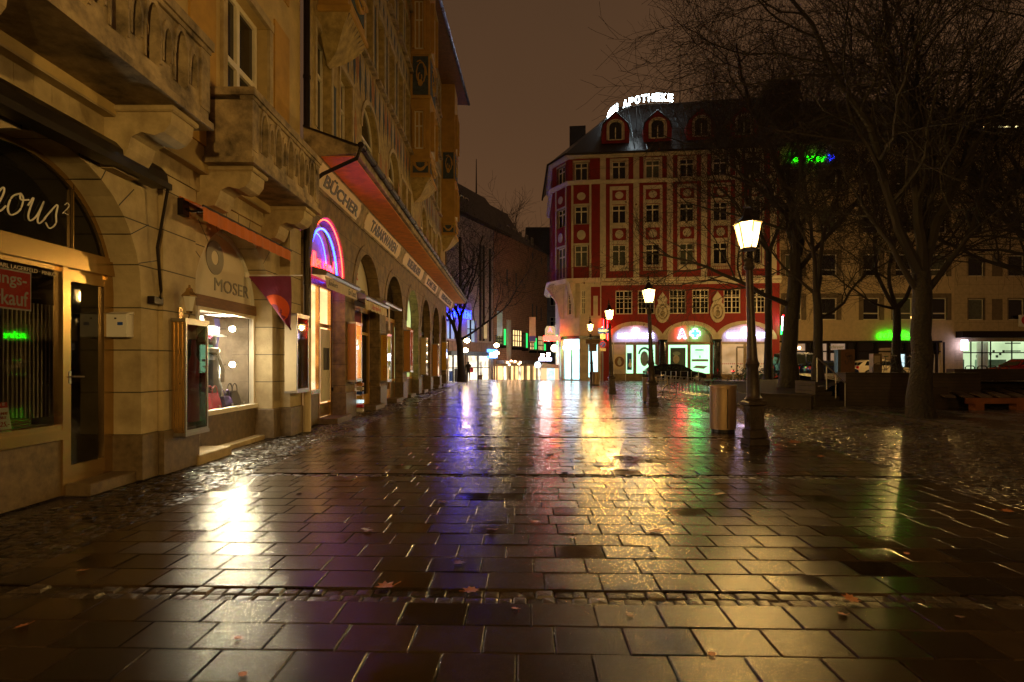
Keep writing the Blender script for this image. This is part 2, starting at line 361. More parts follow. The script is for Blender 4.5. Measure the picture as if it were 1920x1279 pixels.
while c < 47:
    hgt = .105 if c < 22 else .14; lb = leftb(c); r = -5.25 - .02 * c * 0
    r += random.random() * .1
    while r < lb - .02:
        wd = random.uniform(.085, .13); sc.append((r, min(r + wd, lb), c + random.uniform(-.006, .006), c + hgt)); r += wd
    c += hgt
stones('cobbled_gutter', sc, M['sett'], .003, .02, -.009, gap=.009)
sc = []; c = 3.2
while c < 49:
    hgt = .115 if c < 26 else .2; r = rightb(c) + .02 + random.random() * .02; rb = 11.1 + .02 * c if c < 27 else 19
    if c > 27: rb = 17
    while r < rb:
        wd = random.uniform(.10, .15) * (1 if c < 26 else 1.5); sc.append((r, min(r + wd, rb), c, c + hgt)); r += wd
    c += hgt
stones('cobbled_roadway', sc, M['sett'], .003, .017, -.012, gap=.012)
# the ground sheet: flat square, falling gently away beyond the crest of the lane
g = MB(); xs = [-90, -30, -14, -9, -4, 0, 4, 8.4, 20, 40, 120]; ys = [-60, -20, 0, 20, 40, 49, 50.5, 56, 70, 90, 160]
def gz(x, y): return -.028 - (max(0, min(y, 110) - 49.5) * .05 if x < 8.3 else 0)
for a, b in zip(xs, xs[1:]):
    for c0, c1 in zip(ys, ys[1:]): g.face([(a, c0, gz(a, c0)), (b, c0, gz(b, c0)), (b, c1, gz(b, c1)), (a, c1, gz(a, c1))])
tag(g.build('ground', M['ground']), kind='structure')
# kerb between roadway and beds
g = MB(); kp = [(10.6, 3), (10.5, 9), (10.85, 12), (11.1, 15.5), (11.35, 19.5), (9.0, 20.6), (9.5, 24), (12.2, 26.5), (16, 30)]
for (x0, y0), (x1, y1) in zip(kp, kp[1:]):
    l = math.hypot(x1 - x0, y1 - y0); nx, ny = (y1 - y0) / l * .13, -(x1 - x0) / l * .13; n = max(1, int(l / 1.0))
    for i in range(n):
        t0, t1 = i / n + .003, (i + 1) / n - .003; P = [(x0 + (x1 - x0) * t, y0 + (y1 - y0) * t) for t in (t0, t1)]
        g._rings([[g.P((P[0][0], P[0][1], z)), g.P((P[1][0], P[1][1], z)), g.P((P[1][0] + nx, P[1][1] + ny, z)), g.P((P[0][0] + nx, P[0][1] + ny, z))] for z in (-.04, .06)])
tag(g.build('kerb', M['concrete']), kind='structure')

# ------------------------------------------------------------ street lamps
LAMP = (1, .62, .19)
M['bulb2'] = em('gas_mantle_glow', LAMP, 1250); M['bulb_hidden'] = em('gas_mantle_hidden_boost', LAMP, 2600); M['bulb_added'] = em('gas_mantle_added_fill', LAMP, 4000)  # the two stronger mantles serve out-of-sight lamps, to brighten the facades
def glowglass(name, c, s):
    m = bpy.data.materials.new(name); m.use_nodes = True; nt = m.node_tree; nt.nodes.clear(); o = nt.nodes.new('ShaderNodeOutputMaterial'); a = nt.nodes.new('ShaderNodeAddShader')
    t = _n(nt, 'ShaderNodeBsdfTransparent', Color=(.75, .72, .66, 1)); e = _n(nt, 'ShaderNodeEmission', Color=(*c, 1), Strength=s)
    nt.links.new(t.outputs[0], a.inputs[0]); nt.links.new(e.outputs[0], a.inputs[1]); nt.links.new(a.outputs[0], o.inputs[0]); return m
M['pane'] = glowglass('lantern_glass_lit', (1, .60, .20), 3.2)
def lampmesh():
    t = thing('street_lamp', 'x', 'street lamp', (0, 0, 0), 'cast iron street lamps down the square')
    b = MB(); b.cbox(-.2, .2, -.2, .2, 0, .12, .012); b.cbox(-.175, .175, -.175, .175, .12, .3, .03); b.cbox(-.14, .14, -.14, .14, .3, .76, .01)
    for a, q in ((0, 1), (0, -1), (1, 1), (1, -1)):   # raised panel and rosette on each side
        f = Frame(0, 0, *((1, 0, 0, q) if a == 0 else (0, 1, q, 0))); s = MB(f)
        s.box(-.1, .1, .14, .152, .36, .39).box(-.1, .1, .14, .152, .69, .72).box(-.1, -.075, .14, .152, .39, .69).box(.075, .1, .14, .152, .39, .69)
        s.disc(0, .54, .05, .1, .14, .158, 10).disc(0, .54, .022, .04, .158, .168, 8); n = len(b.v); b.v += s.v; b.f += [[i + n for i in x] for x in s.f]; b.mi += s.mi
    b.cbox(-.18, .18, -.18, .18, .76, .86, .03); b.build('plinth', M['iron'], t)
    s = MB(); s.lathe([(.155, .86), (.17, .9), (.13, .95), (.125, 1.0), (.105, 1.5), (.12, 1.53), (.135, 1.58), (.11, 1.63), (.1, 1.7), (.082, 2.2), (.066, 3.35), (.062, 3.42), (.1, 3.46), (.105, 3.5), (.07, 3.55), (.06, 3.62), (.03, 3.66)], n=14)
    s.build('shaft', M['iron'], t, True)
    c = MB()
    for k in range(4):
        a = k * math.pi / 2 + .4; c.tube([(math.cos(a) * r, math.sin(a) * r, z) for r, z in ((.03, 3.6), (.13, 3.63), (.165, 3.72), (.15, 3.84))], .013, 6)
    c.lathe([(.16, 3.82), (.165, 3.83), (.165, 3.845), (.13, 3.85)], n=12); c.build('cradle', M['iron'], t)
    ph = math.pi / 6; f = MB(); lo, hi, z0, z1 = .135, .255, 3.85, 4.34
    for k in range(6):
        a = k * math.pi / 3 + ph; f.tube([(lo * math.cos(a), lo * math.sin(a), z0), (hi * math.cos(a), hi * math.sin(a), z1)], .011, 5)
    f.lathe([(lo + .012, z0 - .015), (lo + .016, z0 + .012), (lo - .012, z0 + .012)], n=6, rot=ph); f.lathe([(hi + .0, z1 - .012), (hi + .03, z1), (hi + .03, z1 + .02), (hi - .06, z1 + .03)], n=6, rot=ph)
    f.build('lantern_frame', M['iron'], t)
    p = MB()
    rg = [[p.P((r * math.cos(k * math.pi / 3 + ph), r * math.sin(k * math.pi / 3 + ph), z)) for k in range(6)] for r, z in ((lo - .006, z0 + .012), (hi - .012, z1 - .005))]; p._rings(rg)
    p.build('lantern_glass', M['pane'], t)
    p = MB(); p.lathe([(.02, 3.92), (.065, 3.96), (.075, 4.1), (.065, 4.22), (.02, 4.25)], n=10); p.build('gas_mantle', M['bulb2'], t, True)
    r = MB(); r.lathe([(.27, 4.36), (.19, 4.41), (.11, 4.49), (.08, 4.58), (.05, 4.63)], n=6, rot=ph); r.lathe([(.075, 4.66), (.08, 4.69), (.03, 4.72), (.02, 4.78), (.045, 4.81), (.04, 4.84), (.012, 4.88), (.008, 4.97)], n=8)
    r.build('lantern_roof', M['darkmetal'], t); return t
lp = lampmesh()
spots = [(4.84, 11.2, 'tall lit street lamp with ornate square base beside the nearest litter bin'), (5.39, 21.4, 'lit street lamp just in front of the litter bin with the bicycle'),
         (5.38, 29.8, 'lit street lamp left of the round portrait panel, before the red facade'), (5.92, 40.6, 'smallest lit street lamp carrying brown direction plates, by the corner shop'),
         (1.6, -4.2, 'added unseen street lamp behind the viewer, lighting the left facades'),  # added out of view and off the row, to light the left facades
         (19.9, 40.5, 'added street lamp hidden behind the thick plane trunk, lighting the red house'), (27.6, 38.5, 'lit street lamp hidden behind the big foreground trunk')]  # the plane-trunk lamp is added to light the red house
for i, (x, y, l) in enumerate(spots):
    o = lp if i == 0 else copytree(lp); o.location = (x, y, .4 if x > 15 else -.005); o.rotation_euler.z = random.uniform(-.03, .03); o['label'] = l
    if i == 0: o.rotation_euler.y = R(-2.0)
    if i >= 4:
        for ch in o.children:
            if ch.name.startswith('gas_mantle'): ch.data = ch.data.copy(); ch.data.materials[0] = M['bulb_added' if i == 4 else 'bulb_hidden']

# ------------------------------------------------------------ windows
def window(par, F, u0, u1, z0, z1, d, pane='gdark', fr='white', bars=1, transom=.68, casing=0, cmat='trim', arch=0, mull=0, sill=True, ft=.07, name='window', label=None):
    """casement window: frame, mullion, transom and glazing bars in one mesh; the panes a child"""
    b = MB(F); h = z1 - z0; w_ = u1 - u0; m = (u0 + u1) / 2
    b.box(u0, u0 + ft, d - .05, d + .02, z0, z1).box(u1 - ft, u1, d - .05, d + .02, z0, z1).box(u0 + ft, u1 - ft, d - .05, d + .018, z0, z0 + ft)
    if not arch: b.box(u0 + ft, u1 - ft, d - .05, d + .018, z1 - ft, z1)
    else: b.archring(m, z1, w_ / 2 - ft, w_ / 2, d - .05, d + .02, 12, ry=arch / (w_ / 2))
    for k in range(bars): x = u0 + w_ * (k + 1) / (bars + 1); b.box(x - ft * .55, x + ft * .55, d - .05, d + .03, z0 + ft, z1 - ft)
    if transom: zt = z0 + h * transom; b.box(u0 + ft, u1 - ft, d - .05, d + .028, zt - ft * .55, zt + ft * .55)
    for k in range(mull): zt = z0 + h * (k + 1) / (mull + 1); b.box(u0 + ft, u1 - ft, d - .045, d + .008, zt - .018, zt + .018)
    if mull:
        for k in range(bars + 1):
            x = u0 + w_ * (k + .5) / (bars + 1); b.box(x - .018, x + .018, d - .045, d + .006, z0 + ft, z1 - ft)
    if arch and casing == 0: b.box(u0 + ft, u1 - ft, d - .05, d + .018, z1 - ft / 2, z1 + ft / 2)
    mats = [M[fr]]
    if casing:
        b.m = 1; mats.append(M[cmat]); c = casing
        b.box(u0 - c, u0, d - .02, d + .16, z0, z1).box(u1, u1 + c, d - .02, d + .16, z0, z1)
        if not arch: b.box(u0 - c, u1 + c, d - .02, d + .165, z1, z1 + c)
        else: b.archring(m, z1, w_ / 2, w_ / 2 + c, d - .02, d + .16, 12, ry=arch / (w_ / 2))
        if sill: b.box(u0 - c - .05, u1 + c + .05, d - .02, d + .24, z0 - .1, z0)
    o = b.build(name, mats, par)
    if label: o['label'] = label
    p = MB(F)
    if not arch: p.face([(u0 + ft / 2, d - .03, z0 + ft / 2), (u1 - ft / 2, d - .03, z0 + ft / 2), (u1 - ft / 2, d - .03, z1 - ft / 2), (u0 + ft / 2, d - .03, z1 - ft / 2)])
    else: p.face([(u0 + ft / 2, d - .03, z0 + ft / 2), (u1 - ft / 2, d - .03, z0 + ft / 2)] + [(m + (w_ / 2 - ft / 2) * math.cos(math.pi * k / 10), d - .03, z1 + (arch - ft / 2) * math.sin(math.pi * k / 10)) for k in range(11)])
    p.build('pane', M[pane], o); return o
def spline(pts, n=6):
    P = [Vector((*p, 0)) for p in pts]; P = [P[0]] + P + [P[-1]]; out = []
    for i in range(1, len(P) - 2):
        for k in range(n):
            t = k / n; a, b, c, d = P[i - 1:i + 3]; q = .5 * ((2 * b) + (c - a) * t + (2 * a - 5 * b + 4 * c - d) * t * t + (3 * b - a - 3 * c + d) * t ** 3); out.append((q.x, q.y))
    out.append(tuple(pts[-1])); return out
SCR = {'a': [[(.8, .8), (.5, 1), (.15, .75), (.08, .3), (.3, 0), (.6, .25), (.8, .9)], [(.8, 1), (.68, .2), (.85, 0), (1.1, .3)]],
       'm': [[(-.05, .6), (.1, 1), (.18, .8), (.1, 0)], [(.12, .4), (.38, .98), (.5, .8), (.42, 0)], [(.44, .4), (.72, .98), (.84, .8), (.76, .2), (.9, 0), (1.12, .3)]],
       'o': [[(.5, 1), (.15, .75), (.1, .25), (.35, 0), (.7, .3), (.72, .8), (.5, 1), (.6, .75), (1.0, .85)]],
       'u': [[(-.05, .6), (.12, 1), (.1, .25), (.28, 0), (.55, .3), (.72, 1)], [(.72, 1), (.64, .2), (.8, 0), (1.05, .3)]],
       's': [[(-.1, .25), (.4, 1.05), (.5, .6), (.62, .2), (.35, -.08), (.05, .12)]],
       '2': [[(.05, .75), (.3, 1), (.55, .75), (.1, .05), (.2, .1), (.7, .05)]],
       'F': [[(.0, 1.9), (.5, 2.15), (1.3, 2.0)], [(.75, 2.1), (.5, .8), (.1, -.1), (-.2, .1)], [(.2, 1.05), (.9, 1.15)]]}
def script(mb, word, u, z, sz, d, r, adv=1.08):
    for ch in word:
        s = sz * (.55 if ch == '2' else 1); zz = z + (sz * .75 if ch == '2' else 0)
        for st in SCR[ch]:
            pts = spline(st); mb.tube([(u + (x + y * .35) * s * .9, d, zz + y * s) for x, y in pts], r * (.6 if ch == '2' else 1), 5)
        u += sz * .9 * adv * (1.05 if ch == 'm' else 1) * (1.3 if ch == 'F' else 1)
# ------------------------------------------------------------ building 1 : stone arcade house with balconies
FL = Frame(0, 0, 0, 1, 1, 0)          # (u, d, z) -> (X=d, Y=u, z)
T = thing('arcade_house', 'limestone house with arched shopfronts and two openwork stone balconies', 'building', (-5, 6, 0))
A = [(4.72, 7.72, 0, 2.55, 1.5), (9.0, 12.0, 0, 2.55, 1.5)]
b = MB(FL); b.wall(-3, 13.05, 0, 4.62, -5.42, -5.0, A + [(.4, 3.4, 0, 2.55, 1.5)], 18)
b.box(-3, 13.05, -5.2, -4.81, 4.60, 4.63); b.box(8.1, 8.94, -5.0, -4.93, .62, 4.3); b.box(12.4, 13.05, -5.0, -4.78, .62, 4.6)
b.face([(13.05, -4.8, 0), (13.05, -6, 0), (13.05, -6, 16), (13.05, -4.8, 16)]); b.build('arcade_wall', M['stone'], T)
b = MB(FL)                            # projecting flat header with upright joints and the voussoir joints
for i in range(40): b.box(4.0 + i * .24, 4.235 + i * .24, -5.02, -4.95, 4.33, 4.62)
b.pieces('header_course', M['stoneplain'], T)
b = MB(FL)
for c in (6.22, 10.5):
    for k in range(1, 12):
        t = math.pi * k / 12; r0, r1 = 1.505, 1.92; dx = .006
        p = [(c + r * math.cos(t) + s * math.sin(t) * dx, 2.55 + r * math.sin(t) - s * math.cos(t) * dx) for r, s in ((r0, 1), (r1, 1), (r1, -1), (r0, -1))]; b.prism(p, 'd', -5.0, -4.997)
        p = [(c + r * math.cos(t) + s * math.sin(t) * dx, 2.55 + r * math.sin(t) - s * math.cos(t) * dx) for r, s in ((1.495, 1), (1.505, 1), (1.505, -1), (1.495, -1))]; b.prism(p, 'd', -5.4, -5.0)
b.pieces('arch_joint', M['black'], T)
b = MB(FL)
for u0, u1, d in ((7.7, 9.02, -4.965), (11.98, 13.07, -4.965), (-3, .42, -4.965), (3.38, 4.74, -4.965)): b.cbox(u0, u1, -5.44, d, 0, .62, .012)
b.cbox(8.06, 8.98, -4.99, -4.89, 0, .62, .012); b.cbox(12.36, 13.09, -4.99, -4.74, 0, .62, .012); b.pieces('plinth', M['plinth'], T)
b = MB(FL); wz = [(5.0, 8.2), (9.6, 12.2)]
b.wall(-3, 13.05, 4.62, 16, -5.05, -4.8, [(u, u + 1.7, a, c) for u in (-.9, 4.7, 9.58) for a, c in wz]); b.build('upper_wall', M['cream'], T)
b = MB(FL)
for u in (2.9, 4.1, 7.0, 8.5, 11.58): b.box(u, u + (.75 if u != 7.0 else .5), -4.8, -4.765, 5.0, 8.6).box(u, u + .75, -4.8, -4.765, 9.3, 12.8)
b.pieces('painted_panel', M['ochre'], T)
for u in (4.7, 9.58):
    for a, c in wz: window(T, FL, u + .06, u + 1.64, a, c, -5.0, bars=1, transom=.62, ft=.1, sill=False)
b = MB(FL)
for u in (4.7, 9.58):
    for a, c in wz: b.box(u - .14, u, -4.8, -4.74, a, c).box(u + 1.7, u + 1.84, -4.8, -4.74, a, c).box(u - .14, u + 1.84, -4.8, -4.72, c, c + .16)
b.pieces('window_surround', M['stoneplain'], T)
S_ = [(-4.84, 3.98), (-4.84, 4.1), (-4.72, 4.12), (-4.66, 4.22), (-4.62, 4.36), (-4.5, 4.42), (-4.34, 4.38), (-4.22, 4.42), (-4.14, 4.52), (-4.12, 4.68), (-4.1, 4.74), (-5.0, 4.74), (-5.0, 3.98)]
for y0, y1 in ((3.2, 7.66), (8.95, 12.07)):
    o = MB(FL); o.box(y0 - .05, y1 + .05, -5.0, -4.0, 4.74, 4.83).box(y0, y1, -5.0, -4.05, 4.83, 4.96).build('balcony', M['stoned'], T)
    bal = col.objects[-1] if False else T.children[-1]
    q = MB(FL); ops = []; u = y0 + .34; k = 0
    while u < y1 - .45:
        ops.append((u, u + .25, 5.02, 5.36, .33)); ops.append((u + .33, u + .47, 5.14, 5.36, .2)); u += .56
    q.wall(y0, y1, 4.96, 5.74, -4.17, -4.06, ops, 8); q.wall(y0, y1, 4.96, 5.74, -4.06, -4.17, ops, 8, False)
    for e in ops: q.archring((e[0] + e[1]) / 2, e[3], (e[1] - e[0]) / 2, (e[1] - e[0]) / 2 + .035, -4.06, -4.035, 8, ry=e[4] / ((e[1] - e[0]) / 2)); q.box(e[0] - .03, e[0], -4.06, -4.04, e[2], e[3]).box(e[1], e[1] + .03, -4.06, -4.04, e[2] + .04, e[3])
    q.box(y0, y0 + .1, -4.95, -4.06, 4.96, 5.74).box(y1 - .1, y1, -4.95, -4.06, 4.96, 5.74)
    q.box(y0 - .01, y0 + .2, -4.2, -4.035, 4.96, 5.74).box(y1 - .2, y1 + .01, -4.2, -4.035, 4.96, 5.74); q.build('balustrade', M['stoned'], bal)
    q = MB(FL); q.box(y0 - .05, y1 + .05, -4.28, -3.99, 5.8, 5.92).box(y0 - .02, y1 + .02, -4.23, -4.02, 5.74, 5.8)
    q.box(y0 - .05, y0 + .17, -4.95, -4.28, 5.8, 5.92).box(y1 - .17, y1 + .05, -4.95, -4.28, 5.8, 5.92); q.build('coping', M['stoned'], bal)
    for c in ((4.2, 6.95) if y0 < 5 else (9.1, 11.45)):
        q = MB(FL); q.prism(S_, 'u', c, c + .48); q.cbox(c - .04, c + .52, -5.0, -4.08, 4.66, 4.742, .02); q.build('bracket', M['stoneplain'], bal)
# shopfronts
def shop(parent, F, u0, u1, z0, z1, d, depth, wallm, floorm='wood'):
    b = MB(F); b.face([(u0, d - depth, z0), (u1, d - depth, z0), (u1, d - depth, z1), (u0, d - depth, z1)])
    for u in (u0, u1): b.face([(u, d, z0), (u, d - depth, z0), (u, d - depth, z1), (u, d, z1)])
    b.face([(u0, d, z1), (u1, d, z1), (u1, d - depth, z1), (u0, d - depth, z1)]); b.m = 1
    b.face([(u0, d, z0), (u1, d, z0), (u1, d - depth, z0), (u0, d - depth, z0)]); return b.build('shop_interior', [M[wallm], M[floorm]], parent)
def archpoly(mb, c, z0, zs, h, rise, d, n=18):
    mb.face([(c - h, d, z0), (c + h, d, z0)] + [(c + h * math.cos(math.pi * k / n), d, zs + rise * math.sin(math.pi * k / n)) for k in range(n + 1)])
M['intd'] = pm('dim_shop_interior', (.06, .045, .03), .7, var=.5, scale=2, bump=0)
M['intw'] = pm('white_shop_interior', (.75, .70, .60), .7, var=.1, scale=2, bump=0)
M['stripe'] = pm('striped_curtain_light', (.40, .36, .22), .8, var=.2, bump=0)
def shopfront(label=None): return T
b = MB(FL)                                     # shop 1: metal frame
b.box(4.7, 7.72, -5.46, -5.34, 2.76, 2.95).box(4.7, 7.72, -5.46, -5.37, 2.95, 3.0).box(4.7, 6.86, -5.46, -5.33, .68, .80).box(4.7, 6.86, -5.46, -5.36, .80, .86)
b.box(6.82, 6.9, -5.46, -5.35, 0, 2.76).box(7.6, 7.72, -5.46, -5.37, .13, 2.76).box(4.7, 7.72, -5.47, -5.4, 2.7, 2.76)
b.archring(6.22, 2.55, 1.43, 1.5, -5.45, -5.38, 20); b.build('shopfront_frame', M['gold'], T)
b = MB(FL); b.box(4.7, 6.82, -5.45, -5.38, 0, .68); b.build('stall_riser', M['plinth'], T)
b = MB(FL); b.face([(4.72, -5.41, .86), (6.82, -5.41, .86), (6.82, -5.41, 2.7), (4.72, -5.41, 2.7)]); b.build('shop_window', M['glass'], T)
b = MB(FL); archpoly(b, 6.22, 3.0, 3.0, 1.38, 1.0, -5.42); b.build('lunette', M['gdark'], T)
b = MB(FL); b.box(7.02, 7.035, -5.415, -5.38, 3.0, 3.8).box(5.4, 5.415, -5.415, -5.38, 3.0, 3.8); b.pieces('glazing_bar', M['gold'], T)
b = MB(FL); script(b, 'Famous2', 5.2, 3.2, .27, -5.40, .0095); tag(b.build('shop_name_lettering', M['wht']), 'white handwritten shop name across the dark arched window', 'lettering')
d_ = MB(FL); d_.box(6.9, 6.97, -5.45, -5.37, .13, 2.7).box(7.54, 7.6, -5.45, -5.37, .13, 2.7).box(6.97, 7.54, -5.45, -5.372, .13, .34).box(6.97, 7.54, -5.45, -5.372, 2.6, 2.7)
do = d_.build('door', M['gold'], T); b = MB(FL); b.face([(6.97, -5.41, .34), (7.54, -5.41, .34), (7.54, -5.41, 2.6), (6.97, -5.41, 2.6)]); b.build('door_glass', M['glass'], do)
b = MB(FL); b.box(6.915, 6.95, -5.37, -5.35, 1.34, 1.5); b.tube([(6.93, -5.35, 1.43), (6.93, -5.31, 1.43), (7.1, -5.31, 1.425)], .012, 6); b.build('handle', M['steel'], do)
b = MB(FL); b.cbox(6.86, 7.95, -5.42, -5.05, -.02, .13, .015); b.pieces('doorstep', M['plinth'], T)
shop(T, FL, 4.7, 7.72, .0, 2.75, -5.47, 2.2, 'intd')
b = MB(FL)
for k in range(26): b.box(6.05 + k * .062, 6.075 + k * .062, -6.02, -6.0, .9, 2.35)
for k in range(10): b.box(7.0 + k * .05, 7.02 + k * .05, -6.3, -6.28, .3, 2.1)
b.pieces('striped_curtain', M['stripe'], T)
b = MB(FL); b.box(4.75, 6.8, -5.95, -5.5, .78, .86); b.build('window_shelf', M['wood'], T)
t = thing('sale_poster', 'red clearance poster with large white lettering in the shop window', 'poster', (-5.43, 6, 2.4))
b = MB(FL); b.box(5.36, 6.46, -5.436, -5.428, 2.18, 2.62); b.build('border', M['wht'], t); b = MB(FL); b.box(5.38, 6.44, -5.428, -5.424, 2.2, 2.6); b.build('panel', pm('bright_red_poster', (.78, .04, .03), .6, var=.05, bump=0), t)
b = MB(FL); addtext(b, 'Räumungs-', 5.96, 2.5, .86, .17, -5.423, .003, off=.012); addtext(b, 'verkauf', 6.1, 2.31, .62, .17, -5.423, .003, off=.012); b.build('lettering', M['wht'], t)
b = MB(FL); addtext(b, 'PIERRE BALMAIN · KARL LAGERFELD · PINKO', 6.1, 2.645 + .0, 1.35, .045, -5.405, .003); tag(b.build('brand_lettering', M['trim']), 'small pale lettering line along the top of the shop window', 'lettering')
t = thing('price_card', 'red and white sale card with handwritten price, propped in the window', 'card', (-5.52, 6.25, .87)); t.rotation_euler = (0, 0, 0)
b = MB(FL); b.prism([(-5.55, .86), (-5.545, .86), (-5.6, 1.16), (-5.605, 1.16)], 'u', 6.12, 6.34); b.m = 1
b.prism([(-5.543, .865), (-5.540, .865), (-5.5825, 1.1), (-5.5855, 1.1)], 'u', 6.125, 6.335); b.build('panel', [M['red'], M['wht']], t)
b = MB(FL); addtext(b, 'SALE', 6.23, 1.13, .16, .05, -5.597, .004); b.build('heading', M['wht'], t)
b = MB(FL); addtext(b, 'CASHMERE', 6.23, 1.04, .17, .03, -5.566, .004, shear=.3); addtext(b, 'PULLI', 6.23, .995, .1, .03, -5.558, .004, shear=.3); addtext(b, '25,-', 6.25, .92, .12, .06, -5.545, .004, shear=.2); b.build('price', M['red'], t)
for i, (u, c, l) in enumerate(((6.5, (.25, .03, .04), 'folded dark red pullover lying flat in the window'), (6.02, (.03, .2, .04), 'folded green garment under the sale card'))):
    b = MB(FL)
    for k in range(3): b.cbox(u - .15, u + .17, -5.85, -5.6, .862 + k * .03, .888 + k * .03, .01)
    tag(b.build('folded_pullover', pm('wool_%d' % i, c, .9)), l, 'clothing')
# a dress form in the dark window
def bag(u, d, z, w_, h, c, l, name='handbag'):
    t = thing(name, l, 'bag', (d, u, z)); m = pm('leather_' + l[:8], c, .35, var=.3, bump=.1)
    b = MB(FL); b._rings([[b.P((u + sx * w_ / 2 * s, d + sd * .09 * s2, z + zz)) for sx, sd in ((-1, -1), (0, -1.2), (1, -1), (1, 1), (0, 1.2), (-1, 1))] for zz, s, s2 in ((0, .92, 1), (.04, 1.05, 1.1), (h * .6, .95, .8), (h, .78, .35))]); b.build('body', m, t, True)
    for q in (-.05, .05):
        b = MB(FL); b.tube([(u + w_ * .28 * math.cos(a), d + q, z + h + w_ * .42 * math.sin(a)) for a in [math.pi * k / 8 for k in range(9)]], .012, 6); b.build('handle', m, t)
    return t
def mannequin(u, d, z, h, c, hat, l, scarf=None):
    t = thing('mannequin', l, 'mannequin', (d, u, z)); m = pm('coat_' + l[:10], c, .7, var=.3)
    b = MB(); pr = [(.15, 0), (.17, .12), (.13, .28), (.15, .42), (.165, .52), (.09, .6), (.05, .64), (.048, .70), (.075, .76), (.085, .84), (.07, .93), (.02, .97)]
    b._rings([[b.P((d + r * .72 * math.sin(a) * h, u + r * 1.15 * math.cos(a) * h, z + zz * h)) for a in [k * math.pi / 7 for k in range(14)]] for r, zz in pr]); b.build('torso', m, t, True)
    if hat: b = MB(); b.lathe([(.2 * h, .86 * h), (.2 * h, .875 * h), (.105 * h, .885 * h), (.1 * h, .98 * h), (.06 * h, 1.0 * h)], (d, u, z)); b.build('hat', M['black'] if hat == 1 else M['wht'], t, True)
    if scarf: b = MB(); b.lathe([(.07 * h, .6 * h), (.11 * h, .63 * h), (.11 * h, .68 * h), (.07 * h, .7 * h)], (d, u, z)); b.tube([(d + .1, u, z + .64 * h), (d + .15 * h, u + .03, z + .4 * h), (d + .14 * h, u + .05, z + .2 * h)], .035, 6); b.build('scarf', pm('scarf_cloth', scarf, .8), t, True)
    b = MB(); b.lathe([(.02, 0), (.02, 0.001)], (d, u, z)); return t
mannequin(5.75, -5.8, .87, 1.25, (.35, .30, .22), 0, 'pale dress form in the dark window beside the striped curtain')
# shop 2 (lit)
M['lun'] = pm('cream_lunette_panel', (.72, .66, .52), .6, var=.06, bump=.02)
b = MB(FL); archpoly(b, 10.5, 2.78, 2.78, 1.42, 1.24, -5.4); b.build('lunette', M['lun'], T, False)
b = MB(FL); b.archring(10.5, 2.78, 1.36, 1.46, -5.42, -5.36, 24, ry=.87); b.build('lunette_rim', M['wht'], T)
M['grey'] = pm('grey_lettering', (.30, .29, .27), .6, var=.05, bump=0)
b = MB(FL); addtext(b, 'MOSER', 11.08, 3.04, 1.36, .24, -5.395, .012); b.archring(10.42, 3.52, .13, .31, -5.395, -5.385, 24, 0, 2 * math.pi); tag(b.build('shop_name_lettering', M['grey']), 'grey capital lettering and ring on the cream arched panel', 'lettering')
b = MB(FL); b.box(9.0, 12.0, -5.46, -5.33, 2.58, 2.78); b.build('fascia_beam', M['wood'], T)
b = MB(FL); b.box(9.78, 9.86, -5.46, -5.36, 0.1, 2.58).box(11.93, 12.0, -5.46, -5.36, .68, 2.58).box(9.86, 12.0, -5.46, -5.3, .66, .74).box(9.86, 11.93, -5.46, -5.36, 2.52, 2.58).box(9.02, 9.1, -5.46, -5.36, .1, 2.58).box(9.1, 9.78, -5.45, -5.37, .14, .34).box(9.1, 9.78, -5.45, -5.37, 2.48, 2.58)
b.build('shopfront_frame', M['white'], T)
b = MB(FL); b.box(9.8, 12.0, -5.44, -5.36, 0, .66); b.build('stall_riser', M['plinth'], T)
b = MB(FL); b.face([(9.86, -5.41, .74), (11.93, -5.41, .74), (11.93, -5.41, 2.52), (9.86, -5.41, 2.52)]).face([(9.1, -5.41, .34), (9.78, -5.41, .34), (9.78, -5.41, 2.48), (9.1, -5.41, 2.48)]); b.build('shop_window', M['glass'], T)
b = MB(FL); b.cbox(8.92, 9.95, -5.4, -4.86, -.02, .15, .015).cbox(9.95, 11.98, -5.4, -5.15, -.02, .08, .012); b.pieces('doorstep', M['stoneplain'], T)
shop(T, FL, 9.0, 12.0, .1, 2.6, -5.47, 2.4, 'intw'); b = MB(FL); b.box(9.86, 11.95, -6.3, -5.47, .60, .72); b.build('window_shelf', M['wht'], T)
M['spot'] = em('spotlight_lens', (1, .86, .56), 2000)
for u, z, l in ((11.5, 2.28, 'upper glaring spotlight in the lit hat shop window'), (11.5, 1.56, 'lower glaring spotlight in the lit hat shop window')):
    t = thing('spotlight', l, 'spotlight', (-5.62, u, z))
    b = MB(); p = Vector((-5.60, u, z)); dr = (Vector((0, 0, 1.2)) - p).normalized()
    b.tube([p - dr * .14, p - dr * .1, p], [.03, .05, .06], 12); b.build('housing', M['wht'], t)
    b = MB(); b.tube([p, p + dr * .006], [.05, .05], 14); b.build('lens', M['spot'], t)
    b = MB(); b.tube([(-5.74, u + .02, z), (-6.1, u + .1, z + .02), (-6.86, u + .1, z + .02)], .01, 5); b.build('bracket_arm', M['darkmetal'], t)
mannequin(10.98, -5.75, .95, 1.35, (.05, .05, .055), 2, 'mannequin in white brimmed hat and dark jacket, lit window', (.6, .55, .5))
bag(10.72, -5.6, .72, .34, .3, (.5, .02, .05), 'crimson handbag on the lit window shelf'); bag(11.2, -5.6, .72, .3, .22, (.10, .06, .2), 'purple handbag beside the crimson one'); bag(11.7, -5.7, .72, .36, .3, (.03, .02, .02), 'black handbag at the right end of the lit window')
bag(11.5, -6.1, 1.15, .3, .26, (.3, .12, .05), 'tan leather bag on the rear ledge')
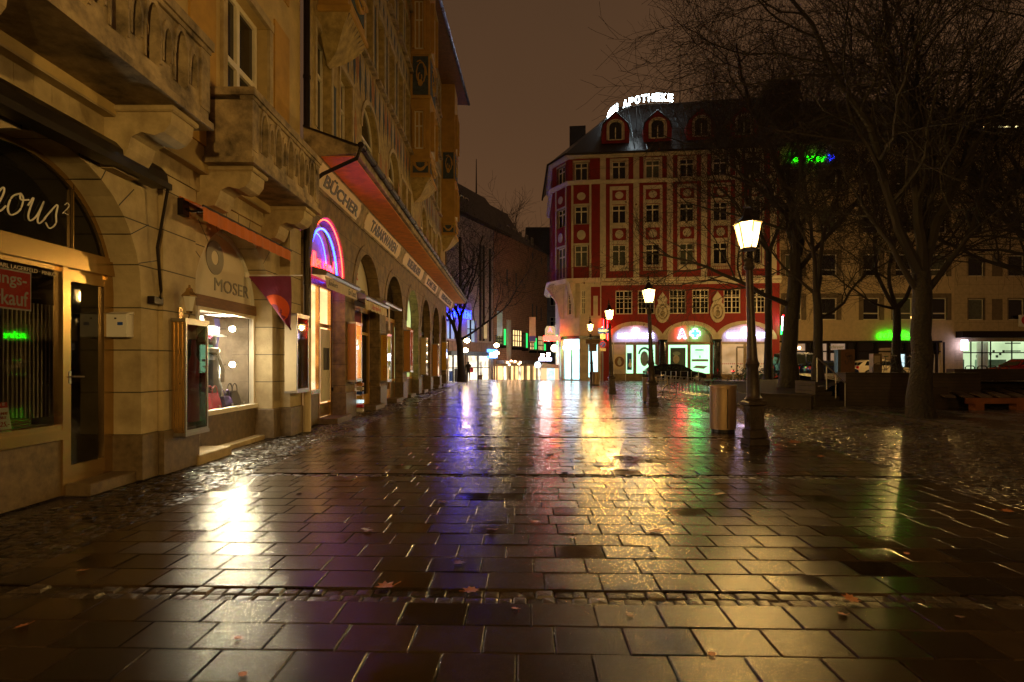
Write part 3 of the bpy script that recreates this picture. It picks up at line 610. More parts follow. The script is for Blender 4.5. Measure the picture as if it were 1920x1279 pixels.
for i, (u, z, c) in enumerate(((10.9, 1.5, (.03, .03, .03)), (11.2, 1.15, (.3, .04, .03)))):
    b = MB(); b.lathe([(.17, 0), (.17, .012), (.09, .02), (.085, .1), (.05, .12)], (-6.0, u, z)); o = b.build('felt_hat', pm('felt_%d' % i, c, .9), smooth=True); tag(o, ('black', 'dark red')[i] + ' felt hat on a stand behind the handbags', 'hat')
    q = MB(); q.tube([(-6.0, u, .72), (-6.0, u, z)], .01, 6); q.build('stand', M['steel'], o)
M['pinb'] = pm('mottled_display_wall', (.34, .27, .19), .8, var=.55, scale=2.0)
b = MB(FL); b.box(9.04, 11.96, -6.9, -6.85, .75, 2.56); b.box(11.94, 11.985, -6.9, -5.48, .75, 2.56); b.build('display_wall', M['pinb'], T)
for i, (u, z, w_, h, m_) in enumerate(((9.6, 1.9, .4, .5, 'ink'), (10.3, 2.05, .3, .35, 'wht'), (10.9, 1.95, .45, .3, 'maroon'), (10.2, 1.35, .5, .4, 'wood'), (9.5, 1.2, .35, .5, 'gold'), (11.4, 1.3, .35, .4, 'ink'))):
    b = MB(FL); b.cbox(u, u + w_, -6.84, -6.7, z, z + h, .02); tag(b.build('wall_display_box', M.setdefault('maroon', pm('maroon_cloth', (.22, .02, .04), .8)) if m_ == 'maroon' else M[m_]), 'goods box %s on the rear wall of the lit hat shop' % ('dark at upper left', 'white at top', 'maroon at upper right', 'brown at centre', 'gilt at lower left', 'dark at lower right')[i], 'goods')
for i, (u, d, c) in enumerate(((10.85, -5.95, (.7, .65, .55)), (11.45, -5.95, (.08, .07, .25)))):
    b = MB(FL)
    for k in range(6): b.face([(u + .05 * math.sin(k), d, 2.5 - k * .13), (u + .16 + .05 * math.sin(k), d + .03, 2.5 - k * .13), (u + .16 + .05 * math.sin(k + 1), d + .03, 2.37 - k * .13), (u + .05 * math.sin(k + 1), d, 2.37 - k * .13)])
    tag(b.build('hanging_scarf', pm('scarf_%d' % i, c, .8)), ('cream', 'dark blue')[i] + ' scarf hanging in the lit hat shop window', 'scarf')
for i, (u, z) in enumerate(((10.75, .74), (11.25, .74), (11.75, .74))): b = MB(FL); b.box(u, u + .07, -5.5, -5.49, z, z + .05); tag(b.build('price_tag', M['wht']), 'small white price tag before the %s handbag' % ('crimson', 'purple', 'black')[i], 'tag')
li = bpy.data.lights.new('window_light', 'AREA'); li.energy = 85; li.size = 1.6; li.size_y = .5; li.shape = 'RECTANGLE'; li.color = (1, .86, .62); lo = bpy.data.objects.new('window_light', li); col.objects.link(lo); lo.location = (-5.9, 10.9, 2.5)
# awnings
t = thing('awning_cassette', 'long dark retracted awning box above the near arched shop', 'awning', (-4.9, 5, 4.1))
b = MB(FL); b.prism([(-4.93, 4.0), (-4.74, 4.0), (-4.70, 4.05), (-4.72, 4.2), (-4.8, 4.29), (-4.93, 4.29)], 'u', 2.6, 7.85); b.build('housing', M['darkmetal'], t)
b = MB(FL); b.box(2.6, 7.9, -4.72, -4.68, 3.99, 4.07); b.build('front_rail', M['darkmetal'], t)
b = MB(FL); b.tube([(7.9, -4.74, 4.02), (7.92, -4.9, 3.2), (8.05, -4.93, 2.62), (7.98, -4.9, 2.5)], .022, 6); b.box(7.86, 8.06, -5.0, -4.9, 2.42, 2.52); b.build('crank_arm', M['darkmetal'], t)
M['orange'] = pm('orange_awning_cloth', (.62, .17, .03), .8, var=.15)
t = thing('awning', 'retracted orange cloth awning over the cream arched panel', 'awning', (-4.8, 10, 3.8))
b = MB(FL); b.prism([(-4.99, 4.12), (-4.55, 3.93), (-4.54, 3.915), (-4.99, 4.08)], 'u', 8.5, 11.85); b.build('cloth', M['orange'], t)
b = MB(FL)
for k in range(34): u = 8.44 + k * .1; b.face([(u, -4.545 + .01 * math.sin(k * 2), 3.92), (u + .1, -4.545 + .01 * math.sin(k * 2 + 2), 3.92), (u + .1, -4.54 + .01 * math.sin(k * 2 + 2), 3.71), (u, -4.54 + .01 * math.sin(k * 2), 3.71)])
b.build('valance', M['orange'], t); b = MB(FL); b.box(8.44, 11.87, -4.56, -4.535, 3.915, 3.945).build('front_rail', M['darkmetal'], t)
b = MB(FL)
for u in (8.6, 11.7): b.tube([(u, -4.98, 3.98), (u - .1, -4.75, 3.86), (u, -4.56, 3.9)], .018, 6)
b.box(8.45, 8.62, -4.99, -4.85, 3.8, 4.05); b.pieces('folding_arm', M['darkmetal'], t)
# pennant
t = thing('pennant_flag', 'purple triangular pennant with orange disc hanging from a rod', 'flag', (-5.35, 11.6, 3.37))
b = MB(); b.tube([(-5.39, 11.6, 3.38), (-4.22, 11.6, 3.38)], .012, 8); b.lathe([(.05, -.05), (.06, 0), (.05, .05)], (-5.36, 11.6, 3.38), 10); b.build('rod', M['wht'], t)
b = MB(); q = MB()
def pu(s, v, off=0): x0 = -5.32 + v * .87; x = x0 + (-4.45 - x0) * s; return (x, 11.6 + .03 * math.sin(s * 6 + v * 5) + off, 3.36 - v * 1.1)
for i in range(10):
    for k in range(10): b.face([pu(k / 10, i / 10), pu((k + 1) / 10, i / 10), pu((k + 1) / 10, (i + 1) / 10), pu(k / 10, (i + 1) / 10)])
M['purple'] = pm('purple_cloth', (.22, .03, .09), .8, var=.15); M['disc'] = pm('orange_cloth', (.75, .10, .02), .8, var=.1)
b.build('cloth', M['purple'], t)
cx, cz, rr = -4.80, 2.68, .31
for off in (-.0045,):
    for i in range(24):
        for j, (a, c) in enumerate(((.11, .2), (.2, rr))):
            pts = []
            for r_, th in ((a, i), (c, i), (c, i + 1), (a, i + 1)):
                x = cx + r_ * math.cos(th * math.pi / 12); z = cz + r_ * math.sin(th * math.pi / 12); v = (3.36 - z) / 1.1; x0 = -5.32 + v * .87; s = (x - x0) / max(1e-4, -4.45 - x0); pts.append((x, s, v))
            if all(0 <= s <= 1 and v < 1 for x, s, v in pts): q.face([(x, 11.6 + .03 * math.sin(s * 6 + v * 5) + off, 3.36 - v * 1.1) for x, s, v in pts])
q.build('disc_emblem', M['disc'], t)
# letter box, wall lantern, display cases, pipe
t = thing('letter_box', 'pale metal letter box fixed on the pier beside the shop door', 'letter box', (-5.25, 7.66, 2.1))
b = MB(FL); b.cbox(7.58, 7.72, -5.39, -5.1, 1.94, 2.25, .008); b.build('body', M['wht'], t); b = MB(FL); b.prism([(7.555, 2.25), (7.72, 2.29), (7.72, 2.25)], 'd', -5.4, -5.09); b.build('lid', M['wht'], t)
b = MB(FL); b.box(7.574, 7.58, -5.22, -5.15, 2.1, 2.14); b.build('name_plate', M['blu'], t); b = MB(FL); b.box(7.572, 7.58, -5.26, -5.235, 2.18, 2.2); b.build('lock', M['ink'], t)
t = thing('wall_lantern', 'small unlit carriage lantern on a scrolled wall bracket above the glass case', 'wall lamp', (-4.9, 8.5, 2.4))
b = MB(); b.tube([(-4.93, 8.5, 2.22), (-4.86, 8.5, 2.2), (-4.8, 8.5, 2.24), (-4.78, 8.5, 2.32)], .014, 6); b.tube([(-4.93, 8.5, 2.36), (-4.88, 8.5, 2.36), (-4.86, 8.5, 2.28), (-4.89, 8.5, 2.24)], .01, 6); b.box(-4.935, -4.91, 8.46, 8.54, 2.16, 2.42); b.build('bracket', M['gold'], t)
b = MB(); b.lathe([(.04, 2.33), (.05, 2.36), (.045, 2.37)], (-4.78, 8.5, 0), 6); b.lathe([(.12, 2.585), (.12, 2.6), (.06, 2.66), (.05, 2.7), (.02, 2.72), (.015, 2.76)], (-4.78, 8.5, 0), 6); b.build('frame', M['gold'], t)
b = MB(); b.lathe([(.045, 2.37), (.09, 2.585)], (-4.78, 8.5, 0), 6); b.build('glass_shade', M['wht'], t)
def case(u0, u1, d0, d1, z0, z1, side, lab, lit=None, items=(), frame='steel', sidetext=None):
    t = thing('display_case', lab, 'display case', (d0, u0, z0), 'glass display cases on the arcade piers')
    m = M[side]; b = MB(FL); b.box(u0, u0 + .03, d0, d1, z0, z1).box(u1 - .03, u1, d0, d1, z0, z1).box(u0 + .03, u1 - .03, d0, d0 + .02, z0, z1); b.build('cabinet', m, t)
    b = MB(FL); b.box(u0 - .02, u1 + .02, d0, d1 + .03, z1, z1 + .05).box(u0 - .02, u1 + .02, d0, d1 + .03, z0 - .05, z0)
    f = .035; b.box(u0, u0 + f, d1, d1 + .02, z0, z1).box(u1 - f, u1, d1, d1 + .02, z0, z1).box(u0 + f, u1 - f, d1, d1 + .02, z1 - f, z1).box(u0 + f, u1 - f, d1, d1 + .02, z0, z0 + f); b.build('frame', M[frame], t)
    b = MB(FL); b.face([(u0 + f, d1 + .008, z0 + f), (u1 - f, d1 + .008, z0 + f), (u1 - f, d1 + .008, z1 - f), (u0 + f, d1 + .008, z1 - f)]); b.build('glass', M['glass'], t)
    b = MB(FL); b.face([(u0 + .03, d0 + .03, z0), (u1 - .03, d0 + .03, z0), (u1 - .03, d0 + .03, z1), (u0 + .03, d0 + .03, z1)]); b.build('back_panel', M[lit] if lit else M['intd'], t)
    for k, (a, c, e, g, mm) in enumerate(items): b = MB(FL); b.box(u0 + a * (u1 - u0), u0 + c * (u1 - u0), d0 + .05, d0 + .09, z0 + e * (z1 - z0), z0 + g * (z1 - z0)); b.build('poster', M[mm], t)
    if sidetext:
        F2 = Frame(d0, u0, 1, 0, 0, -1); b = MB(); s = MB(Frame(d0, u0, 1, 0, 0, -1))
        for zz in sidetext[1]:
            n, fs = textmesh(sidetext[0]); bb = len(s.v)
            for x, y, q in n: s.P(((d1 - d0) * .62 - y * .09, .003 + q * .003, z0 + zz * (z1 - z0) + x * .42))
            for f_ in fs: s.f.append([bb + i for i in f_]); s.mi.append(0)
        s.build('lettering', M['red'], t)
    return t
M['litw'] = em('case_light_warm', (1, .66, .28), 5, .5, 3); M['litc'] = em('case_light_cool', (.55, .75, .8), 1.2, .4, 3); M['litr'] = em('case_light_red', (1, .1, .1), 1.6)
M['orangem'] = pm('orange_enamel', (.62, .28, .06), .45, var=.15); M['yellow'] = pm('yellow_enamel', (.75, .42, .03), .45, var=.1); M['creamm'] = pm('cream_enamel', (.66, .54, .33), .5, var=.1)
M['maroon'] = pm('maroon_cloth', (.22, .02, .04), .8)
t = case(8.3, 8.92, -4.93, -4.74, .57, 2.2, 'gold', 'bronze framed glass case with a red garment, nearest on the stone pier', None, [(.1, .4, .05, .8, 'orangem')], 'steel')
b = MB(FL); b._rings([[b.P((8.72 + r * math.cos(a), -4.84 + r * .35 * math.sin(a), z)) for a in [k * math.pi / 5 for k in range(10)]] for r, z in ((.16, .7), (.13, 1.2), (.15, 1.6), (.06, 1.72), (.08, 1.82), (.05, 1.95))]); o = b.build('red_gown', M['maroon'], smooth=True); tag(o, 'dark red garment on a form inside the bronze framed case', 'clothing')
b = MB(Frame(-4.93, 8.3, 1, 0, 0, -1))
for x in (.03, .09, .15): b.box(x, x + .012, 0, .012, .6, 2.18)
b.box(.1, .13, .012, .03, 1.72, 1.8).box(.04, .12, .012, .03, 1.28, 1.31); b.build('side_rail', M['gold'], t)
case(12.1, 12.8, -4.78, -4.53, 1.0, 2.6, 'creamm', 'cream sided glass case beside the downpipe, green poster inside', None, [(.1, .9, .35, .62, 'gpale'), (.1, .5, .1, .25, 'red'), (.5, .9, .7, .9, 'purple')])
case(16.35, 16.98, -4.65, -4.42, 1.1, 2.72, 'orangem', 'brightly lit display case with orange side on the second pier', 'litw', [(.1, .6, .2, .32, 'wood'), (.1, .5, .45, .58, 'wood'), (.1, .6, .72, .8, 'ink')])
case(20.62, 21.3, -4.65, -4.44, .95, 2.6, 'yellow', 'yellow lottery display case with red lettering down its side', 'litc', [(.2, .9, .8, .95, 'lit')], sidetext=('LOTTO', (.2, .82)))
case(25.1, 25.75, -4.65, -4.38, 1.22, 3.0, 'orangem', 'orange sided display case with red and white lit strips', 'litr', [(.1, .9, .1 + .2 * k, .16 + .2 * k, 'ink') for k in range(4)])
case(30.0, 30.6, -4.65, -4.4, 1.0, 2.88, 'creamm', 'pale cream sided display case with dark glass', None, [(.1, .9, .5, .62, 'litc')])
case(34.5, 35.2, -4.65, -4.35, .8, 2.7, 'orangem', 'brownish orange display case, second from the far end', None, [(.2, .9, .05, .4, 'litw')])
case(39.2, 39.9, -4.65, -4.35, 1.1, 3.0, 'yellow', 'golden yellow display case at the far end of the arcade', None, [(.2, .9, .3, .8, 'litc')])
t = thing('downpipe', 'brown rainwater downpipe between the two left hand buildings', 'pipe', (-4.7, 13.2, 0))
b = MB(); b.tube([(-4.7, 13.2, 2.4), (-4.7, 13.2, 16)], .075, 12)
for z in (3.4, 5.6, 8.2, 11): b.lathe([(.09, 0), (.09, .06)], (-4.7, 13.2, z), 12)
b.build('upper_pipe', M['darkmetal'], t); b = MB(); b.tube([(-4.7, 13.2, 0), (-4.7, 13.2, 2.4)], .095, 12); b.build('lower_pipe', M['creamm'], t)
# ------------------------------------------------------------ building 2 : painted house with the long arcade
T = thing('painted_arcade_house', 'tall painted house with oriels, sign band and a long row of arched shops', 'building', (-4.7, 13.2, 0))
AR = [(13.36, 16.1, 0, 3.95, 1.37), (17.1, 20.4, 0, 3.5, 1.65), (21.4, 24.8, 0, 3.5, 1.6), (25.8, 29.1, 0, 3.5, 1.6), (30.1, 33.4, 0, 3.5, 1.6), (34.4, 37.8, 0, 3.5, 1.6), (38.8, 41.6, 0, 3.6, 1.4)]
b = MB(FL); b.wall(13.3, 42, 0, 5.9, -5.0, -4.65, AR, 18); b.face([(42, -4.65, 0), (42, -12, 0), (42, -12, 21), (42, -4.65, 21)]); b.build('arcade_wall', M['tuff'], T)
b = MB(FL)
for a, z in zip(AR, AR[1:]): b.cbox(a[1] - .02, z[0] + .02, -5.02, -4.61, 0, .75, .012)
b.cbox(41.58, 42.02, -5.02, -4.61, 0, .75, .012); b.pieces('plinth', M['plinth'], T)
b = MB(FL)
for a in AR[1:]: b.archring((a[0] + a[1]) / 2, a[3], (a[1] - a[0]) / 2 + .002, (a[1] - a[0]) / 2 + .3, -4.66, -4.625, 16, ry=a[4] / ((a[1] - a[0]) / 2) * .99)
b.pieces('arch_moulding', M['tuff'], T)
# upper wall with painted decoration
OR = [(14.15, 15.75), (27.4, 29.5), (39.9, 42)]
ops = []; wins = []
for u, z0, z1, wd, ar in [(14.0, 7.4, 9.9, 1.15, 0), (15.95, 7.4, 9.9, 1.2, 0), (18.3, 7.2, 9.2, 2.3, 1.1), (22.4, 7.2, 9.2, 2.1, 1.0), (25.0, 7.4, 9.7, 1.1, 0), (26.4, 7.4, 9.7, 1.0, 0), (30.6, 7.2, 9.2, 2.0, 1.0), (33.4, 7.4, 9.8, 1.1, 0), (35.2, 7.4, 9.8, 1.1, 0), (37.2, 7.2, 9.2, 2.0, 1.0)]: wins.append((u, u + wd, z0, z1, ar))
for z0, z1 in ((11.7, 14.2), (15.6, 17.6), (18.5, 20.3)):
    for u in (17.0, 18.6, 20.4, 22.3, 24.2, 25.9, 30.4, 32.2, 34.0, 35.8, 37.6): wins.append((u, u + 1.15, z0, z1, 0))
b = MB(FL); b.wall(13.3, 42, 5.9, 21.2, -5.02, -4.75, wins, 12); b.build('painted_wall', M['fresco'], T)
for u0, u1, z0, z1, ar in wins: window(T, FL, u0 + .05, u1 - .05, z0, z1, -4.97, bars=1, transom=.65 if not ar else 0, arch=ar, ft=.075, sill=False)
b = MB(FL)
for u0, u1, z0, z1, ar in wins:
    if ar: b.archring((u0 + u1) / 2, z1, (u1 - u0) / 2, (u1 - u0) / 2 + .16, -4.75, -4.71, 14, ry=ar / ((u1 - u0) / 2))
    else: b.box(u0 - .13, u0, -4.75, -4.715, z0, z1).box(u1, u1 + .13, -4.75, -4.715, z0, z1).box(u0 - .13, u1 + .13, -4.75, -4.70, z1, z1 + .14)
b.pieces('window_surround', M['stoneplain'], T)
b = MB(FL)
for u0, u1, z0, z1, ar in wins:
    if z0 > 11: b.box(u0 - .2, u1 + .2, -4.75, -4.58, z0 - .16, z0 - .04)
b.pieces('window_sill', M['stoned'], T)
# painted ovals, lozenges and scrolls
b1 = MB(FL); b2 = MB(FL); b3 = MB(FL)
def lozenge(mb, u, z, wu, hz, d=-4.746): mb.prism([(u, z - hz), (u + wu, z), (u, z + hz), (u - wu, z)], 'd', d, d + .004)
def leafy(mb, u, z, w_, h, d=-4.744): mb.prism([(u + w_ * math.sin(math.pi * k / 8) ** 1.3 * (1 if k < 9 else 1), z + h * (k / 4 - 1)) for k in range(9)] + [(u - w_ * math.sin(math.pi * k / 8) ** 1.3, z + h * (k / 4 - 1)) for k in range(7, 0, -1)], 'd', d, d + .004)
for i, u in enumerate((17.55, 21.0, 21.9, 24.4, 29.9, 33.05, 36.8, 39.5)):
    for z, h in ((8.4, .55),): leafy(b2, u, z + .5, .16, h); lozenge(b1, u, z - .8, .13, .55)
u = 16.4
while u < 39.6:
    if not any(a - .3 < u < c + .2 for a, c in OR):
        leafy(b2 if int(u * 2) % 2 else b3, u, 10.95, .2, .62); lozenge(b1, u + .34, 10.75, .14, .75); leafy(b3, u, 14.85, .13, .3); lozenge(b1, u + .34, 14.85, .12, .34); leafy(b2, u + .34, 17.95, .13, .3)
        for k in range(3):
            a = random.uniform(0, 6.28); b3.archring(u + random.uniform(-.2, .3), random.choice((10.4, 11.3, 14.6, 15.2, 18.05)), .09, .125, -4.747, -4.743, 8, a, a + 4.2)
    u += .68
b1.pieces('painted_lozenge', M['fblue'], T) if len(b1.f) < 700 else b1.build('painted_lozenges', M['fblue'], T); b2.pieces('painted_medallion', M['forange'], T); b3.pieces('painted_scroll', M['fpale'], T)
b = MB(FL)
for u0, u1, z0, z1, ar in wins:
    if z0 > 11: b.box(u0 - .3, u0 - .16, -4.75, -4.742, z0, z1).box(u1 + .16, u1 + .3, -4.75, -4.742, z0, z1)
    elif not ar: b.box(u1 + .2, u1 + .42, -4.75, -4.742, z0, z1 - .8)
b.pieces('painted_border', M['fblue'], T)
# oriels
def relief(F, par, u0, u1, z0, z1, kind):
    b = MB(F); b.box(u0, u1, 0, .02, z0, z1); b.build('relief_panel', M['fblue'], par)
    b = MB(F); m = (u0 + u1) / 2; h = z1 - z0
    if kind: 
        for s in (1, -1):
            b.tube([(m + s * r * math.cos(a) * (u1 - u0) * .42, .04, z0 + h * (.5 + .42 * r * math.sin(a))) for r, a in [(1 - k / 14, k * .55 + (0 if s > 0 else 1)) for k in range(13)]], .032, 5)
        b.disc(m, z0 + h * .3, .12, .16, .02, .08, 8)
    else:
        b.tube([(m + (u1 - u0) * .4 * (k / 5 - 1), .05, z0 + h * (.78 - .5 * math.sin(math.pi * k / 10))) for k in range(11)], [.03 + .05 * math.sin(math.pi * k / 10) for k in range(11)], 6)
        for q in (-1, 1): b.disc(m + q * (u1 - u0) * .38, z0 + h * .8, .08, .1, .02, .07, 8)
    b.build('carved_relief', M['ochre'], par)
for i, (u0, u1) in enumerate(OR):
    zb = 10.2 if i == 0 else 10.4; d1 = -4.0 if i == 0 else -3.83
    b = MB(FL); sw = (12.1, 13.6) ; b.box(u0, u1, -4.75, d1, zb + .25, 21.15)
    for z in (zb + .12, 11.3, 14.3, 16.4): b.cbox(u0 - .08, u1 + .08, -4.76, d1 + .08, z, z + .16, .03)
    o = b.build('oriel', M['ochre'], T)
    b = MB(FL); rings = []
    for k in range(6):
        t = k / 5; e = (1 - math.cos(t * math.pi / 2)); s_ = .12 + .88 * math.sin(t * math.pi / 2); m = (u0 + u1) / 2; hw = (u1 - u0) / 2 * s_ * 1.02; dd = -4.74 + (d1 + 4.74 + .03) * t ** .6
        z = zb - .95 * (1 - t) ** 1.2 + .12; rings.append([b.P(p) for p in ((m - hw, -4.76, z), (m - hw, dd, z), (m + hw, dd, z), (m + hw, -4.76, z))])
    b._rings(rings); b.build('corbel', M['forange' if i == 3 else 'fresco'], o)
    b = MB(FL)
    for k in range(9):     # palm-leaf ribs on the corbel
        a = k / 8; m = (u0 + u1) / 2; tu = u0 + (u1 - u0) * a; b.tube([(m, -4.7, zb - .7), ((m + tu) / 2, -4.7 + (d1 + 4.7) * .55, zb - .28), (tu, d1 + .02, zb + .1)], [.02, .035, .02], 5)
    b.build('leaf_rib', M['stoned'], o)
    F2 = Frame(-4.75, u0, 1, 0, 0, -1)
    relief(F2, o, .1, d1 + 4.75 - .08, 14.5, 16.35, 1); relief(F2, o, .1, d1 + 4.75 - .08, 10.75, 11.25, 0)
    F3 = Frame(d1, 0, 0, 1, 1, 0); relief(F3, o, u0 + .15, u1 - .15, 14.5, 16.35, 1); relief(F3, o, u0 + .15, u1 - .15, 10.75, 11.25, 0)
    for z0, z1 in ((11.9, 13.7), (16.7, 19.0)):
        if i < 2: window(o, F2, .2, .62, z0, z1, .02, bars=1, transom=.6, casing=.09, cmat='ochre', ft=.05, sill=False)
        window(o, F3, u0 + .4, u1 - .4, z0, z1, .02, bars=1, transom=.6, casing=.1, cmat='ochre', ft=.06, sill=False)
# main eaves
EX = lambda y: -3.81 + .054 * (y - 30.6)
b = MB(); b._rings([[b.P(p) for p in ((-12, y, 23.6), (-4.9, y, 21.15), (EX(y), y, 21.1), (EX(y), y, 21.22), (-12, y, 26.5))] for y in (13.2, 43.1)]); b.build('roof', M['wood'], T)
b = MB(); b.tube([(EX(y) + .06, y, 21.2) for y in (13.2, 28, 43.2)], .1, 8)
for k in range(60): y = 13.4 + k * .5; b.tube([(EX(y) + .06, y, 21.2), (EX(y) + .06, y + .04, 21.2)], .115, 8)
b.build('roof_gutter', M['zinc'] if 'zinc' in M else M.setdefault('zinc', pm('wet_zinc_gutter', (.18, .22, .34), .3, .8)), T)
# canopy with its sign band
cp = MB(FL); cp.prism([(-4.66, 5.78), (-4.60, 5.78), (-4.40, 6.36), (-3.52, 6.42), (-3.48, 6.6), (-4.74, 7.02), (-4.76, 6.0)], 'u', 13.1, 46); co_ = cp.build('canopy', M['stoned'], T)
b = MB(FL); b.prism([(-3.53, 6.58), (-3.44, 6.6), (-4.74, 7.06), (-4.74, 7.02)], 'u', 13.05, 46.05); b.build('canopy_roof', M['darkmetal'], co_)
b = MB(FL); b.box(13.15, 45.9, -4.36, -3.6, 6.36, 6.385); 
b.build('soffit_panel', M.setdefault('soffit', pm('soffit_neon_tint', (.85, .30, .05), .8, var=.25)), co_)  # red neon light on the soffit is put into its base colour
b = MB(FL); b.tube([(13.05, -3.41, 6.6), (46.1, -3.41, 6.6)], .075, 8)
for k in range(32): b.tube([(13.3 + k, -3.41, 6.6), (13.36 + k, -3.41, 6.6)], .09, 8)
b.tube([(13.08, -3.41, 6.55), (13.08, -3.5, 6.3), (13.12, -4.3, 5.95), (13.15, -4.62, 5.7)], .045, 8); b.build('canopy_gutter', M['darkmetal'], co_)
nx = .58; ny = .2; nl = math.hypot(nx, ny)
class FT(Frame):     # tilted sign plane: z runs up the slope, d out of it
    def __call__(s, u, d, z): return (-4.6 + ny / nl * z + nx / nl * d, u, 5.78 + nx / nl * z - ny / nl * d)
ft = FT(0, 0, 0, 1, 1, 0)
for body, a, c in (('BÜCHER', 13.25, 17.0), ('TABAKWAREN', 17.7, 23.2), ('MUSEUMSLADEN', 24.1, 29.4), ('SCHNITZEREI', 30.4, 35.2), ('HERRENBEKLEIDUNG', 36.6, 44.6)):
    b = MB(ft); h0, h1, q = .05, .57, .13; b.prism([(a + q, h0), (c - q, h0), (c - q * .7, h0 + q * .7), (c, h0 + q), (c, h1 - q), (c - q * .7, h1 - q * .7), (c - q, h1), (a + q, h1), (a + q * .7, h1 - q * .7), (a, h1 - q), (a, h0 + q), (a + q * .7, h0 + q * .7)], 'd', .005, .03)
    o = b.build('name_board', M.setdefault('board', pm('cream_sign_board', (.78, .62, .42), .7, var=.1)), T); w_ = (c - a) * (.74 if len(body) > 6 else .8)
    b = MB(ft); addtext(b, body, (a + c) / 2 + (.2 if body[0] == 'B' else 0), .31, w_ * (1 if len(body) != 12 else .82), .36, .031, .012, off=.03); b.build('lettering', M['ink'], o)
# shops of the arcade
M['litsh'] = em('lit_shop_back_wall', (1, .62, .28), 1.6, .5, 1.5); M['litg'] = em('greenish_lit_shop', (.62, .72, .28), .85, .4, 1.2); M['litd'] = em('dim_back_light', (.5, .3, .14), .12, .8, 1)
M['yfr'] = pm('yellow_ochre_frame', (.55, .30, .06), .45, var=.15)
def front(i, u0, u1, frm, inner, riser, ztop, door=None, lun=None, txt=None, glassz=None):
    D = -5.05
    b = MB(FL); b.box(u0, u1, D - .05, D + .05, ztop, ztop + .16); m = door
    edges = [u0, u1] if door is None else sorted({u0, door[0], door[1], u1})
    for e in edges: b.box(max(u0, e - .05), min(u1, e + .05), D - .05, D + .04, 0, ztop)
    for a, c in zip(edges, edges[1:]):
        if door and abs(a - door[0]) < .01: b.box(a + .05, c - .05, D - .04, D + .02, .15, .5).box(a + .05, c - .05, D - .04, D + .02, 2.55, 2.65)
        else: b.box(a + .05, c - .05, D - .04, D + .08, .8, .9)
    b.build('shopfront_frame', M[frm], T)
    b = MB(FL)
    for a, c in zip(edges, edges[1:]):
        if not (door and abs(a - door[0]) < .01): b.box(a + .02, c - .02, D - .03, D + .03, 0, .8)
    b.pieces('stall_riser', M['plinth'], T)
    b = MB(FL); b.face([(u0, D, .15), (u1, D, .15), (u1, D, ztop), (u0, D, ztop)]); b.build('shop_window', M['glass'], T)
    shop(T, FL, u0, u1, .0, ztop, D - .02, 1.9, inner); a = AR[i]
    b = MB(FL); archpoly(b, (a[0] + a[1]) / 2, ztop + .16, a[3], (a[1] - a[0]) / 2 + .01, a[4], D + .01); b.build('lunette', M[lun or 'gdark'], T)
    for s_, uu, zz, w_, h_, mt in (txt or ()):
        b = MB(FL); addtext(b, s_, uu, zz, w_, h_, D + .015, .008, off=.01); tag(b.build('lunette_lettering', M[mt]), 'dark lettering %s on an arched panel of the arcade' % s_.lower(), 'lettering')
    b = MB(FL); dd = door or (u0 + .2, u0 + 1.2); b.cbox(dd[0] - .1, dd[1] + .25, D, -4.5, -.02, .14, .012); b.build('doorstep', M['plinth'], T)
front(0, 13.36, 16.1, 'gold', 'litsh', 1, 3.6, (15.0, 16.0), 'fpale'); front(1, 17.1, 20.4, 'yfr', 'intd', 1, 3.3, (19.3, 20.3), 'lun', [('LOTTO TOTO', 19.1, 4.0, 1.5, .16, 'ink'), ('ZEITSCHRIFTEN TABAKWAREN', 18.75, 3.72, 2.4, .16, 'ink'), ('Post', 18.4, 4.5, 1.0, .36, 'red')])
front(2, 21.4, 24.8, 'yfr', 'litd', 1, 3.3, (22.9, 23.9), None, [('SCHREIBWAREN', 23.1, 3.85, 1.9, .22, 'gold')]); front(3, 25.8, 29.1, 'yfr', 'litg', 1, 3.2, (26.2, 27.2), 'litg')
front(4, 30.1, 33.4, 'darkmetal', 'litd', 1, 3.2, None); front(5, 34.4, 37.8, 'darkmetal', 'litd', 1, 3.2, (36.3, 37.3)); front(6, 38.8, 41.6, 'darkmetal', 'litd', 1, 3.2)
# goods in the first lit shop
for u, z, w_, h_, c, l in ((13.8, 1.0, .5, .5, 'wood', 'wooden crate of goods low in the warm lit window'), (14.3, 1.75, .6, .35, 'ink', 'dark framed picture in the warm lit window'), (13.7, 2.3, .4, .4, 'red', 'red goods hanging in the warm lit window')):
    b = MB(FL); b.cbox(u, u + w_, -5.5, -5.3, z, z + h_, .02); tag(b.build('shop_goods', M[c]), l, 'goods')
b = MB(FL); b.box(15.1, 15.9, -5.02, -5.0, .55, 2.5); b.build('door_panel', M['lun'], T)
b = MB(FL); b.box(15.3, 15.75, -4.998, -4.985, 1.4, 2.0); tag(b.build('door_notice', M['ink']), 'dark printed notice on the pale shop door', 'notice')
